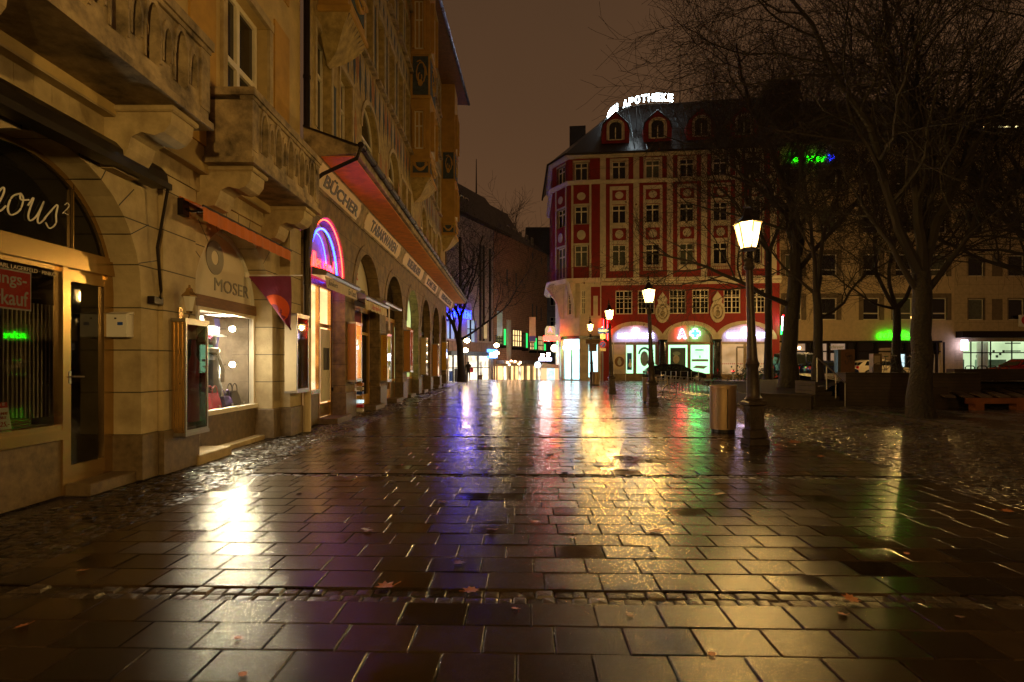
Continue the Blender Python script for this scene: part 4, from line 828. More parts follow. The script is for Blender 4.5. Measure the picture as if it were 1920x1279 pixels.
# neon over the first arch
M['nblue'] = em('blue_neon_tube', (.016, .045, 1), 15); M['nred'] = em('red_neon_tube', (1, .02, .008), 14); M['nblue2'] = em('thin_blue_neon_tube', (.012, .03, 1), 26)
t = thing('neon_sign', 'blue neon double arc over red neon script in the first arch', 'neon sign', (-4.95, 14.7, 3.9))
def arc(r, ry, d, z0, a0, a1, c=14.72): return [(c + r * math.cos(a0 + (a1 - a0) * k / 22), d, z0 + ry * math.sin(a0 + (a1 - a0) * k / 22)) for k in range(23)]
b = MB(FL); b.tube(arc(1.12, 1.22, -4.80, 3.82, 0, math.pi), .028, 8); b.build('outer_tube', M['nblue'], t)
b = MB(FL); b.tube(arc(.78, 1.12, -4.97, 3.82, .1, math.pi - .1), .013, 8); b.build('inner_tube', M['nblue2'], t)
b = MB(FL); addtext(b, 'alles rund', 14.9, 4.18, 1.9, .42, -4.9, .02, off=-.006, space=1.1); b.build('neon_lettering', M['nred'], t)
b = MB(FL); b.tube(arc(1.31, 1.31, -4.70, 3.95, 0, math.pi), .014, 6); b.build('edge_tube', em('orange_red_edge_tube', (1, .05, .008), 11), t)
# roller awnings with hand painted cloth bands
for nm, u0, u1, zc, dd, l, words_ in (('a', 13.4, 16.4, 3.66, -4.32, 'grey roller awning with cream handwritten band above the warm lit shop', ('Junkers', 'Ein Kunst')), ('b', 16.9, 20.2, 3.5, -4.28, 'roller awning with crumpled plastic covered band above the red shop', ('Andenken',)), ('c', 19.95, 22.9, 3.66, -4.34, 'short pale metal roller awning with one hanging banner', ())):
    t = thing('roller_awning', l, 'awning', (dd, u0, zc), 'roller awnings along the arcade')
    b = MB(FL); b.prism([(-4.66, zc + .02), (dd, zc), (dd + .03, zc + .06), (dd, zc + .13), (-4.66, zc + .22)], 'u', u0, u1); b.build('housing', M['steel'], t)
    if nm != 'c':
        b = MB(FL); n = 24
        for k in range(n):
            ua, ub = u0 + (u1 - u0 - .3) * k / n, u0 + (u1 - u0 - .3) * (k + 1) / n; j = .004 if nm == 'a' else .03; fa, fb = math.sin(k * 1.7) * j, math.sin((k + 1) * 1.7) * j
            b.face([(ua, dd - .02 + fa, zc - .02), (ub, dd - .02 + fb, zc - .02), (ub, dd + .02 - fb, zc - .3 + fb), (ua, dd + .02 - fa, zc - .3 + fa)])
        b.build('cloth_band', M.setdefault('band', pm('cream_banner', (.62, .50, .33), .6, var=.15)), t)
        b = MB(FL)
        for i, s_ in enumerate(words_): addtext(b, s_, u0 + .5 + i * 1.7 if nm == 'a' else 18.3, zc - .16, .75 if nm == 'a' else 1.2, .17, dd + .012, .004, shear=.35)
        b.build('lettering', M['ink' if nm == 'a' else 'red'], t)
b = MB(FL); b.box(20.2, 20.45, -4.3, -4.29, 2.75, 3.6); tag(b.build('hanging_banner', M['band']), 'narrow vertical cloth banner hanging between the roller awnings', 'banner')
b = MB(FL); b.box(17.3, 19.0, -5.02, -4.98, .25, .78); o = tag(b.build('lottery_board', M['wht']), 'white and yellow poster board leaning low under the second shop window', 'poster board')
b = MB(FL); b.box(17.25, 19.05, -4.979, -4.97, .2, .26).box(18.98, 19.06, -4.979, -4.97, .26, .8); b.build('border', M['yellow'], o)
t = thing('postcard_rack', 'slim postcard rack standing by the second shop', 'rack', (-4.62, 17.25, 0)); b = MB(); b.tube([(-4.5, 17.2, 0), (-4.5, 17.2, 1.0)], .012, 6); b.build('pole', M['steel'], t)
for k in range(7): b = MB(FL); b.box(17.12, 17.3, -4.6, -4.42, .12 + k * .13, .21 + k * .13); b.build('card', M[('wht', 'red', 'litc', 'yellow', 'blu', 'trim', 'orangem')[k]], t)
b = MB(FL); b.box(17.2, 19.2, -5.04, -5.0, 2.55, 3.25); tag(b.build('shop_blind', M['maroon']), 'dark red blind with a lit strip in the second shop window', 'blind')
# ------------------------------------------------------------ the red corner house
FR = Frame(8.47, 50.2, 14.73, -1.7, -.1146, -.9934)
def RX(px, d=0): return FR.U(px, d)
def RZ(py, px=1290, d=0): return FR.Z(py, FR.U(px, d), d)
T = thing('red_corner_house', 'red and cream corner house with rounded bay, slate roof and pharmacy on the ground floor', 'building', (8.5, 50.2, 0))
ZC, ZS, ZB = 19.9, 17.45, 8.75
UE = RX(1462); arches = [(RX(1147), RX(1234)), (RX(1251), RX(1336)), (RX(1352), RX(1445))]
bays = [1161, 1224, 1288, 1351, 1414]; rows = [(17.75, 19.35), (13.85, 15.5), (10.1, 12.0)]
mez = [(1154, 1186), (1196, 1228), (1255, 1287), (1298, 1330), (1357, 1389), (1404, 1436)]
ops = [(a, c, 0, 3.6, 1.28) for a, c in arches] + [(RX(a), RX(c), 5.85, 7.95) for a, c in mez] + [(RX(p) - .62, RX(p) + .62, a, c) for p in bays for a, c in rows]
b = MB(FR); b.wall(-.35, UE, 0, ZC, -.3, 0, ops, 16); b.face([(UE, 0, 0), (UE, -9, 0), (UE, -9, ZC), (UE, 0, ZC)]); b.build('facade', M['redp'], T)
for p in bays:
    for i, (a, c) in enumerate(rows): window(T, FR, RX(p) - .62, RX(p) + .62, a, c, -.16, 'gpale' if (p, i) in ((1224, 0), (1288, 2), (1161, 2)) else 'gdark', bars=1, transom=.7, ft=.09, sill=False)
for a, c in mez: window(T, FR, RX(a), RX(c), 5.85, 7.95, -.16, bars=1, transom=.66, mull=3, ft=.09, sill=False)
b = MB(FR)
for p in (1130.5, 1193, 1256, 1320, 1384.5, 1450): u = RX(p); b.box(u - .25, u + .25, 0, .09, ZB + .2, ZC - .25)
b.pieces('pilaster', M['trim'], T)
b = MB(FR)
for p in bays:
    u = RX(p); b.wall(u - .82, u + .82, ZB + .9, ZS - .35, 0, .07, [(u - .62, u + .62, a, c) for a, c in rows[1:]], reveal=False)
    for a, c in rows[:1]: b.box(u - .8, u - .62, 0, .06, a - .1, c + .2).box(u + .62, u + .8, 0, .06, a - .1, c + .2).box(u - .62, u + .62, 0, .06, c, c + .2)
    for a, c in rows: b.box(u - .75, u + .75, .0, .2, a - .13, a - .02)
b.pieces('window_surround', M['trim'], T)
b = MB(FR); c_ = MB(FR)
for p in bays:
    u = RX(p)
    for z0, z1 in ((12.35, 13.4), (15.85, 16.75)): b.box(u - .6, u + .6, .071, .085, z0, z1); c_.disc(u, (z0 + z1) / 2, .36, (z1 - z0) * .36, .085, .11, 16)
b.pieces('spandrel_panel', M['redp'], T); c_.pieces('oval_medallion', M['trim'], T)
b = MB(FR)
for z, h, e in ((ZC - .25, .3, .35), (ZS - .1, .28, .28), (ZB, .26, .3), (ZB - .35, .3, .12)):
    b.prism([(-.02, z), (e * .4, z), (e, z + h * .7), (e, z + h), (-.02, z + h)], 'u', -.35, UE + .1)
b.pieces('cornice', M['trim'], T)
b = MB(FR)
for a, c in arches: b.archring((a + c) / 2, 3.6, (c - a) / 2, (c - a) / 2 + .5, -.02, .1, 20, ry=1.28 / ((c - a) / 2))
b.pieces('arch_moulding', M['trim'], T)
b = MB(FR)
for p in (1242.5, 1344): u = RX(p); b.lathe([(.42, 0), (.42, .18), (.34, .24), (.33, 3.35), (.38, 3.42), (.42, 3.6)], (u, .05, 0), 14)
b.pieces('marble_column', M.setdefault('marble', pm('black_polished_marble', (.02, .018, .016), .12, var=.4, bump=0)), T)
for p in (1242, 1345):
    u = RX(p); b = MB(FR); b.disc(u, 6.0, .62, .95, .0, .14, 18); b.prism([(u - .35, 6.8), (u + .35, 6.8), (u + .42, 7.1), (u + .25, 7.4), (u + .12, 7.55), (u, 7.75), (u - .12, 7.55), (u - .25, 7.4), (u - .42, 7.1)], 'd', 0, .16); o = b.build('cartouche', M['trim'], T)
    b = MB(FR); b.archring(u, 6.0, .36, .46, .14, .18, 18, 0, 2 * math.pi, 1.45); b.disc(u, 5.85, .2, .3, .14, .2, 10).disc(u, 6.3, .11, .13, .14, .22, 10); b.build('figure_relief', M['stoned'], o)
M['redrail'] = pm('red_iron_railing', (.25, .03, .02), .5)
def railing(mb, F, u0, u1, d, z0, z1):
    mb.box(u0, u1, d - .02, d + .02, z1 - .05, z1).box(u0, u1, d - .015, d + .015, z0 + .06, z0 + .1)
    k = u0
    while k < u1: mb.box(k - .012, k + .012, d - .012, d + .012, z0, z1 - .05); k += .16
for p0, p1 in ((1204, 1256), (1333, 1384)):
    b = MB(FR); railing(b, FR, RX(p0), RX(p1), .3, ZB + .26, 9.9); b.build('balcony_railing', M['redrail'], T)
# ground floor fill
b = MB(FR)
for a, c in arches: archpoly(b, (a + c) / 2, 3.35, 3.6, (c - a) / 2, 1.28, -.28)
b.pieces('lunette', M.setdefault('lunp', pm('pale_lunette_panel', (.55, .50, .50), .6, var=.05, joints=[('X', .12, 0, .01)])), T)
M['green'] = em('backlit_window_green_white', (.42, .95, .52), 1.6, .15, .8); M['cyan'] = em('backlit_window_cyan_white', (.45, .90, 1), 2.5, .35, 1.5)
M['shopw'] = em('lit_beige_shop', (1, .74, .42), .22, .7, 1)
b = MB(FR)
for i, (a, c) in enumerate(arches):
    m = (a + c) / 2; b.box(a, c, -.3, -.2, 3.2, 3.4).box(a, c, -.3, -.18, 0, .6).box(m - .12, m + .12, -.3, -.2, .6, 3.2).box(a, a + .14, -.3, -.2, .6, 3.2).box(c - .14, c, -.3, -.2, .6, 3.2)
b.build('shopfront_frame', M.setdefault('bronze', pm('bronze_shopfront', (.22, .16, .08), .4, .4)), T)
M['postd'] = pm('poster_dark_print', (.05, .10, .10), .5); M['postb'] = pm('poster_blue_print', (.02, .10, .25), .5); M['postg'] = pm('poster_grey_print', (.28, .42, .38), .5, var=.4, scale=1.5); M['skin'] = pm('poster_skin_print', (.45, .42, .32), .5)
def poster(u0, u1, z0, z1, kind, l):
    t = thing('window_poster', l, 'poster', FR((u0 + u1) / 2, -.25, z0)); b = MB(FR); b.box(u0, u1, -.275, -.262, z0, z1); b.build('backlit_panel', M['green'], t); w_ = u1 - u0; m = (u0 + u1) / 2; h = z1 - z0; D = -.262
    def put(nm, mt, f): q = MB(FR); f(q); q.build(nm, M[mt], t)
    if kind == 'profile':
        put('hair', 'postd', lambda q: q.archring(m - .1, z0 + h * .62, w_ * .27, w_ * .36, D, D + .01, 16, -1.2, 2.9, 1.35)); put('face', 'postg', lambda q: q.disc(m - .12, z0 + h * .52, w_ * .22, h * .27, D, D + .006, 16)); put('caption', 'postg', lambda q: [q.box(m + .35, u1 - .1, D, D + .008, z0 + h * y, z0 + h * y + .06) for y in (.8, .7, .55, .45)])
    elif kind == 'portrait':
        put('dark_field', 'postd', lambda q: q.box(u0 + .15, u1 - .15, D, D + .006, z0 + h * .1, z1 - .25)); put('face', 'skin', lambda q: (q.disc(m - .15, z0 + h * .5, .27, .38, D + .006, D + .012, 16), q.disc(m + .2, z0 + h * .2, .3, .25, D + .006, D + .012, 12))); put('hair', 'postg', lambda q: q.disc(m - .12, z0 + h * .7, .34, .17, D + .012, D + .018, 12))
    elif kind == 'sea':
        put('horizon', 'postg', lambda q: q.box(u0 + .12, u1 - .12, D, D + .006, z0 + h * .42, z0 + h * .5)); put('shore', 'postg', lambda q: q.prism([(u0 + .2, z0 + h * .2), (u1 - .5, z0 + h * .16), (u1 - .15, z0 + h * .26), (u0 + .5, z0 + h * .28)], 'd', D, D + .008)); put('figure', 'postd', lambda q: q.disc(m, z0 + h * .58, .05, .14, D, D + .01, 8)); put('caption', 'postb', lambda q: q.box(m - .4, m + .3, D, D + .008, z0 + h * .8, z0 + h * .84))
    else:
        put('blue_field', 'postb', lambda q: q.box(u0 + .1, u1 - .12, D, D + .006, z0 + h * .12, z0 + h * .72)); put('bottle', 'wht', lambda q: (q.disc(m + .05, z0 + h * .3, .16, .24, D + .006, D + .014, 12), q.box(m, m + .1, D + .006, D + .014, z0 + h * .38, z0 + h * .5)))
poster(RX(1174), RX(1188), .65, 3.15, 'bottle', 'narrow backlit poster with a white bottle on blue, left pharmacy arch'); poster(RX(1194), RX(1229), .65, 3.15, 'profile', 'backlit poster of a large face in profile, left pharmacy arch')
poster(RX(1254.5), RX(1290), .65, 3.15, 'portrait', 'backlit poster with a face on a dark field, middle pharmacy arch'); poster(RX(1295.5), RX(1332), .65, 3.15, 'sea', 'pale backlit beach scene poster, middle pharmacy arch')
b = MB(FR); b.face([(RX(1352), -.27, .3), (RX(1445), -.27, .3), (RX(1445), -.27, 3.3), (RX(1352), -.27, 3.3)]); b.build('shop_glazing', M['shopw'], T)
b = MB(FR)
for p in (1383, 1400, 1420): b.box(RX(p) - .06, RX(p) + .06, -.27, -.2, .1, 2.9)
b.box(RX(1383), RX(1420), -.27, -.2, 2.85, 3.0); b.build('pharmacy_door', M['bronze'], T)
b = MB(FR)
for k in range(26): b.disc(RX(1357) + k * .16, 1.5, .05, .05, -.262, -.255, 8)
b.build('red_dot_band', M['red'], T)
b = MB(FR); b.box(RX(1147), RX(1173), -.28, -.2, .62, 3.2); b.build('side_panel', M['trim'], T)
# bay (tower)
P0, P1, P2, P3 = (8.12, 50.15), (5.26, 50.6), (4.02, 53.0), (4.4, 62)
def fr2(a, c): l = math.hypot(c[0] - a[0], c[1] - a[1]); ux, uy = (c[0] - a[0]) / l, (c[1] - a[1]) / l; return Frame(a[0], a[1], ux, uy, uy, -ux), l
for (a, c), wf in (((P1, P0), (RX, 1090)), ((P2, P1), (None, 1052)), ((P3, P2), (None, None))):
    F, l = fr2(a, c); wu = []
    if wf[1]: u = F.U(wf[1]); hw = .58 if wf[1] > 1060 else .62; wu = [(u - hw, u + hw)]
    else: wu = [(l - 2.6, l - 1.5), (l - 5.6, l - 4.5)]
    b = MB(F); b.wall(0, l, ZB, ZC, -.3, 0, [(x, y, z0 - (.9 if z0 < 11 and wf[1] == 1052 else 0), z1) for x, y in wu for z0, z1 in rows]); b.build('bay_wall', M['redp'], T)
    for x, y in wu:
        for z0, z1 in rows: window(T, F, x, y, z0 - (.9 if z0 < 11 and wf[1] == 1052 else 0), z1, -.16, 'gpale' if z0 < 11 else 'gdark', bars=1, transom=.7, ft=.09, casing=.18, sill=False)
        if wf[1]:
            b = MB(F); q = MB(F)
            for z0, z1 in ((12.3, 13.5), (15.85, 16.8)): b.box(x - .16, y + .16, 0, .04, z0, z1); q.disc((x + y) / 2, (z0 + z1) / 2, .38, (z1 - z0) * .36, .05, .09, 16); b.box(x - .16, y + .16, .04, .05, z0, z0 + .02)
            q.pieces('oval_medallion', M['trim'], T)
            b = MB(F)
            for s in (x - .3, y + .12): b.box(s, s + .18, .0, .05, ZB + .3, ZS - .1)
            b.pieces('pilaster', M['trim'], T)
def off(z, e): # the bay outline pushed out by e
    pts = [(8.12, 50.15), P1, P2, (4.4, 62)]; n = [(-.15, -.99), (-.5, -.85), (-.95, -.33), (-1, 0)]; return [(p[0] + q[0] * e, p[1] + q[1] * e, z) for p, q in zip(pts, n)]
b = MB()
for z, h, e in ((ZC - .25, .3, .4), (ZS - .1, .3, .38), (ZB - .1, .36, .62)):
    rg = [[b.P(p) for p in r] for r in (off(z, 0), off(z, e * .5), off(z + h, e), off(z + h, 0))]; 
    for r0, r1 in zip(rg, rg[1:]):
        for k in range(3): b.f.append([r0[k], r0[k + 1], r1[k + 1], r1[k]]); b.mi.append(0)
    b.f.append([rg[1][3], rg[2][3], rg[3][3]]); b.mi.append(0)
b.pieces('bay_cornice', M['trim'], T)
b = MB()
e = off(ZB + .26, .5)
for a, c in zip(e[:3], e[1:3]):
    n = int(math.dist(a, c) / .16)
    for k in range(n + 1): x = a[0] + (c[0] - a[0]) * k / n; y = a[1] + (c[1] - a[1]) * k / n; b.tube([(x, y, ZB + .26), (x, y, 9.95)], .014, 4)
    b.tube([(a[0], a[1], 9.95), (c[0], c[1], 9.95)], .025, 5)
b.build('bay_railing', M['redrail'], T)
Q0, Q1, Q2, Q3 = (8.15, 50.3), (6.28, 50.45), (4.75, 51.9), (5.0, 62)
lows = [(Q1, Q0), (Q2, Q1), (Q3, Q2)]
for i, (a, c) in enumerate(lows):
    F, l = fr2(a, c); op = [[(.75, 1.55, .3, 3.2)], [(.18, l - .1, .1, 3.7)], [(l - 2.0, l - .6, .3, 3.2)]][i]
    b = MB(F); b.wall(0, l, 0, ZB, -.25, 0, op + ([(.1, .5, 5.9, 8.0)] if i == 0 else [(l * .5 - .35, l * .5 + .35, 5.9, 8.0)])); b.build('bay_base_wall', M['trim'], T)
    w0 = (.1, .5) if i == 0 else (l * .5 - .35, l * .5 + .35); window(T, F, w0[0], w0[1], 5.9, 8.0, -.12, bars=1, transom=.66, mull=3, ft=.06, sill=False)
    x0, x1, z0, z1 = op[0]; b = MB(F); b.face([(x0, -.22, z0), (x1, -.22, z0), (x1, -.22, z1), (x0, -.22, z1)]); b.build('lit_shop_window', M['cyan'], T)
    b = MB(F); b.box(-.05, l + .03, .0, .14, 3.98, 5.55); b.build('stone_band', M['trim'], T); b = MB(F); b.box(-.08, l + .05, .0, .2, 3.7, 3.98); b.build('dark_fascia', M['black'], T)
    if i == 0: b = MB(F); b.box(.95, 1.75, 0, .03, 5.75, 8.3); b.build('red_niche', M['redp'], T); b = MB(F); b.box(1.15, 1.55, .03, .07, 5.75, 7.5); b.build('niche_panel', M['trim'], T)
    if i == 1:
        b = MB(F)
        for x in (.18, .95, 1.05, l - .16): b.box(x, x + .06, -.22, -.12, .1, 3.3)
        b.box(.18, l - .1, -.22, -.1, 2.75, 2.8); b.build('door_frame', M['steel'], T)
        b = MB(F); b.box(.3, .85, -.215, -.2, .3, 2.7).box(l - .75, l - .35, -.215, -.2, .3, 2.6); b.build('door_poster', M.setdefault('lit2', em('backlit_white_poster', (.85, .97, 1), 2.2)), T)
        b = MB(F); b.box(.2, l - .12, -.1, -.02, 2.82, 3.1); tag(b.build('lit_sign_strip', M.setdefault('lit3', em('bright_white_sign', (.66, .66, 1), 13))), 'glowing white sign strip above the corner shop door', 'sign')
        b = MB(F); b.disc(l * .5, 3.42, .2, .2, -.1, -.02, 16); tag(b.build('round_lit_sign', M['lit3']), 'small glowing round sign above the corner shop door', 'sign')
b = MB()   # curved brackets carrying the bay
for (bx, by), (tx, ty) in (((4.78, 51.95), (3.62, 52.6)), ((5.75, 50.85), (5.1, 50.0)), ((4.85, 54), (3.5, 54))):
    w_ = .16; ux, uy = tx - bx, ty - by; l = math.hypot(ux, uy); px_, py_ = -uy / l * w_, ux / l * w_; rings = []
    for k in range(9):
        t = k / 8; f = t ** 1.7 + .06 * math.sin(t * 9); z = 5.5 + 3.2 * t; ox, oy = bx + ux * f, by + uy * f; rings.append([b.P(p) for p in ((bx - ux * .2 + px_, by - uy * .2 + py_, z), (ox + px_, oy + py_, z), (ox - px_, oy - py_, z), (bx - ux * .2 - px_, by - uy * .2 - py_, z))])
    b._rings(rings)
b.pieces('curved_bracket', M['trim'], T)
# roof
ZR = 27.2; R0 = FR(RX(1162, -7), -7, ZR); R1 = FR(UE + .5, -7, ZR + .3); E = [FR(UE + .4, .45, ZC + .1), FR(-.3, .45, ZC + .1), (4.95, 50.1, ZC + .1), (3.55, 52.7, ZC + .05), (3.7, 64, ZC + .05)]
b = MB(); b.face([E[0], E[1], R0, R1]).face([E[1], E[2], R0]).face([E[2], E[3], R0]).face([E[3], E[4], R0]); b.face([R1, R0, FR(4, -14, 21), FR(16, -14, 21)]); rf = b.build('roof', M['slate'], T)
b = MB(); b.tube([(p[0], p[1], p[2] - .05) for p in E], .1, 8); b.build('roof_gutter', M['darkmetal'], rf)
b = MB()
for k in range(14):
    u = 1.5 + k * 1.05; lo_, hi_ = FR(u, .3, ZC + .28), FR(u, -6.9, ZR + .1 if u > 2 else ZR - 3); b.tube([lo_, hi_], .03, 4)
b.build('roof_seam', M.setdefault('lead', pm('wet_lead_sheet', (.16, .19, .20), .25, .6)), rf)
b = MB(FR); b.box(RX(1438, -5), RX(1497, -5), -7, -4.5, 24, 27.8); b.box(-3.2, -1.6, -8, -6.5, 20, 25.3); b.pieces('chimney', M['darkmetal'], rf)
for p in (1154, 1233, 1315, 1395):
    u = RX(p, -.7); b = MB(FR); pf = [(u - 1.2, 21.2), (u + 1.2, 21.2), (u + 1.25, 22.3), (u + 1.1, 22.9), (u + .6, 23.4), (u, 23.95), (u - .6, 23.4), (u - 1.1, 22.9), (u - 1.25, 22.3)]
    b.prism(pf, 'd', -4.5, -.72); o = b.build('dormer', M['redp'], rf); window(o, FR, u - .62, u + .62, 21.45, 22.65, -.68, bars=1, transom=0, arch=.5, casing=.16, ft=.08, sill=False)
    b = MB(FR); b.prism([(x, z + (.04 if z > 21.3 else -.0)) for x, z in pf[2:]] + [(u - 1.3, 22.3), (u - 1.15, 22.95), (u - .65, 23.5), (u, 24.1), (u + .65, 23.5), (u + 1.15, 22.95), (u + 1.3, 22.3)][0:0], 'd', -4.6, -.75) if False else b.tube([(x * 1.0, -.7, z + .04) for x, z in pf[2:]], .07, 5); b.build('dormer_roof', M['slate'], o)
b = MB(FR); b.tube([(RX(1275, -5), -5, 24), (RX(1275, -5), -5, 31.5)], .04, 5); tag(b.build('aerial_mast', M['darkmetal']), 'thin aerial mast on the slate roof', 'mast')
# illuminated lettering
M['lets'] = em('cold_white_lettering', (.80, .95, 1), 24); M['letv'] = em('violet_white_lettering', (.60, .58, 1), 11)
t = thing('roof_sign', 'curved row of glowing white capitals ROSEN APOTHEKE standing on the roof', 'sign', (13.7, 51.2, 25)); cxs, cys, rad = 13.55, 55.1, 3.95
for i, ch in enumerate('ROSEN APOTHEKE'):
    if ch == ' ': continue
    ph = R(14 - (13 - i) * 8.6); F = Frame(cxs + rad * math.sin(ph), cys - rad * math.cos(ph), math.cos(ph), math.sin(ph), math.sin(ph), -math.cos(ph))
    b = MB(F); addtext(b, ch, 0, 25.45, .46, .68, 0, .06, off=.02); b.build('letter', M['lets'], t)
b = MB()
for z in (24.95,): b.tube([(cxs + rad * math.sin(R(a)), cys - rad * math.cos(R(a)) + .1, z) for a in range(-95, 21, 5)], .04, 5)
for a in range(-90, 20, 20): b.tube([(cxs + rad * math.sin(R(a)), cys - rad * math.cos(R(a)) + .1, 24.95), (cxs + rad * math.sin(R(a)), cys - rad * math.cos(R(a)) + .3, 22.6 if a > -40 else 23.4)], .035, 5)
b.build('support_frame', M['darkmetal'], t)
for p0, p1, l in ((1158, 1226, 'glowing white ROSEN APOTHEKE lettering with oval emblem, left arch of the pharmacy'), (1363, 1435, 'glowing white ROSEN APOTHEKE lettering with oval emblem, right arch of the pharmacy')):
    t = thing('pharmacy_lettering', l, 'sign', FR(RX(p0), .1, 3.8)); b = MB(FR); addtext(b, 'ROSEN APOTHEKE', RX((p0 + p1) / 2), 3.95, RX(p1) - RX(p0), .45, .0, .05, off=.008, space=1.05); b.build('lettering', M['letv'], t)
    b = MB(FR); b.disc(RX((p0 + p1) / 2), 4.45, .32, .22, -.15, -.08, 18); b.build('oval_emblem', M.setdefault('letp', em('pinkish_lit_oval', (1, .55, .65), 9)), t)
t = thing('pharmacy_a_sign', 'glowing red pharmacy letter A in the middle arch', 'sign', FR(RX(1280), -.2, 3.8)); b = MB(FR); u = RX(1280); addtext(b, 'A', u, 4.12, .62, .7, -.2, .05, off=.035); b.tube([(u - .36, -.16, 4.38), (u - .2, -.16, 4.5), (u, -.16, 4.46)], .035, 5); b.tube([(u - .3, -.16, 3.95), (u - .42, -.16, 3.82), (u - .25, -.16, 3.76)], .03, 5); b.build('letter', M.setdefault('nr2', em('red_lit_sign', (1, .010, .014), 40)), t)
b = MB(FR); addtext(b, 'A', u, 4.12, .78, .86, -.23, .02, off=.06); b.build('outline', M['letp'], t)
t = thing('pharmacy_cross', 'glowing green pharmacy cross in the middle arch', 'sign', FR(RX(1304), -.2, 3.8)); b = MB(FR); u = RX(1304.5); b.box(u - .13, u + .13, -.2, -.12, 3.78, 4.5).box(u - .36, u - .13, -.2, -.12, 4.01, 4.27).box(u + .13, u + .36, -.2, -.12, 4.01, 4.27); b.build('cross', M.setdefault('ng', em('green_lit_sign', (.008, 1, .06), 26)), t)
b = MB(FR); b.box(u - .18, u + .18, -.24, -.2, 3.72, 4.56).box(u - .42, u - .18, -.24, -.2, 3.95, 4.33).box(u + .18, u + .42, -.24, -.2, 3.95, 4.33); b.build('outline', M.setdefault('ngw', em('pale_green_outline', (.6, 1, .85), 6)), t)
t = thing('corner_neon_sign', 'vertical red and green neon sign on the right corner of the red house', 'sign', FR(RX(1463), .6, 4.2)); F = FR; u = UE + .1
b = MB(F); b.box(u, u + .12, .05, .75, 4.0, 5.6); b.build('box', M['darkmetal'], t)
for dd, m_, z0, z1 in ((.7, 'nr2', 4.9, 5.6), (.45, 'lets', 4.3, 5.5), (.2, 'ng', 4.0, 4.7)): b = MB(F); b.tube([(u - .04, dd, z0), (u - .04, dd, z1)], .03, 6); b.build('neon_tube', M[m_], t)
t = thing('red_neon_bars', 'pair of red neon bars on the corner between bay and arches', 'sign', FR(RX(1134), .3, 4)); b = MB(FR); b.box(RX(1132), RX(1138), .1, .3, 3.4, 5.6); b.build('box', M['darkmetal'], t)
for p in (1131, 1138.5): b = MB(FR); b.tube([(RX(p), .34, 3.6 if p > 1135 else 4.6), (RX(p), .34, 5.4)], .035, 6); b.build('neon_tube', M['nr2'], t)
t = thing('portrait_panel', 'cream panel with a round sepia portrait beside the left pharmacy arch', 'poster', FR(RX(1161), 1, 0)); 
b = MB(FR); b.box(RX(1150), RX(1173), .3, .36, 1.0, 2.3); b.build('panel', M['creamm'], t); b = MB(FR); b.disc(RX(1161), 1.68, .42, .45, .36, .37, 20); b.build('portrait', M['wood'], t)
b = MB(FR); b.disc(RX(1161), 1.62, .18, .26, .37, .376, 12).disc(RX(1161), 1.9, .1, .12, .37, .376, 10); b.build('portrait_figure', M['skin'], t); b = MB(FR)
for p in (1150, 1172.5): b.box(RX(p) - .04, RX(p) + .04, .3, .36, 0, 3.4)
b.build('post', M['steel'], t)
# ------------------------------------------------------------ right hand buildings
FS = Frame(25.6, 54, 1, 0, 0, -1)
SZ = lambda py: H + (680 - py) / 1067 * 54
T = thing('plaster_office_house', 'beige plaster building with grey framed windows and a long dark shopfront', 'building', (25.6, 54, 0))
UB = FS.U(1790); M['beige'] = pm('beige_roughcast', (.62, .48, .28), .85, var=.15); M['casing'] = pm('grey_brown_casing', (.20, .15, .09), .8)
wp = [1488, 1554, 1634, 1695, 1760]; wr = [SZ(600), SZ(518), SZ(437), SZ(356)]
b = MB(FS); ops = [(FS.U(p) - .78, FS.U(p) + .78, z, z + 2.1) for p in wp for z in wr]; shopw = (.6, UB - 1.3, .4, 3.55); b.wall(0, UB, 0, 22.4, -.25, 0, ops + [shopw]); b.build('facade', M['beige'], T)
for i, p in enumerate(wp):
    for j, z in enumerate(wr): window(T, FS, FS.U(p) - .78, FS.U(p) + .78, z, z + 2.1, -.12, 'gpale' if (i * 3 + j) % 4 == 1 else 'gdark', bars=0, transom=.3, ft=.09, casing=.42, cmat='casing', sill=False)
b = MB(FS); b.face([(0, -.24, .4), (UB, -.24, .4), (UB, -.24, 3.55), (0, -.24, 3.55)]); b.build('shop_glazing', M['gdark'], T)
b = MB(FS)
for p in (1490, 1513, 1526, 1553, 1588, 1608, 1645, 1686, 1700, 1735, 1757, 1770): b.box(FS.U(p) - .09, FS.U(p) + .09, -.2, .03, .4, 3.55)
b.box(0, UB - 1.2, -.2, .06, 3.5, 3.68).box(0, UB - 1.3, -.2, .02, 2.6, 2.72); b.build('shopfront_frame', M['darkmetal'], T)
M['shutter'] = pm('beige_lit_blind', (.5, .38, .28), .7); M['lits'] = em('faint_lit_blind', (1, .72, .5), .16, .5, 1)
for p0, p1, z0, z1, m_ in ((1491, 1512, 1.6, 3.4, 'lits'), (1540, 1552, 1.4, 3.4, 'lits'), (1560, 1587, 2.8, 3.4, 'lits'), (1560, 1587, .9, 2.5, 'lits'), (1650, 1672, 1.7, 3.0, 'shutter'), (1690, 1699, .5, 2.4, 'litc'), (1748, 1767, .5, 2.4, 'litd')):
    b = MB(FS); b.box(FS.U(p0), FS.U(p1), -.2, -.15, z0, z1); b.build('window_blind', M[m_], T)
b = MB(FS); addtext(b, 'schreier', FS.U(1570), 3.1, 1.4, .3, -.14, .02, shear=.2); tag(b.build('shop_sign', M.setdefault('olive', pm('olive_lettering', (.25, .28, .05), .6))), 'small unlit olive lettering schreier on the glazing', 'sign')
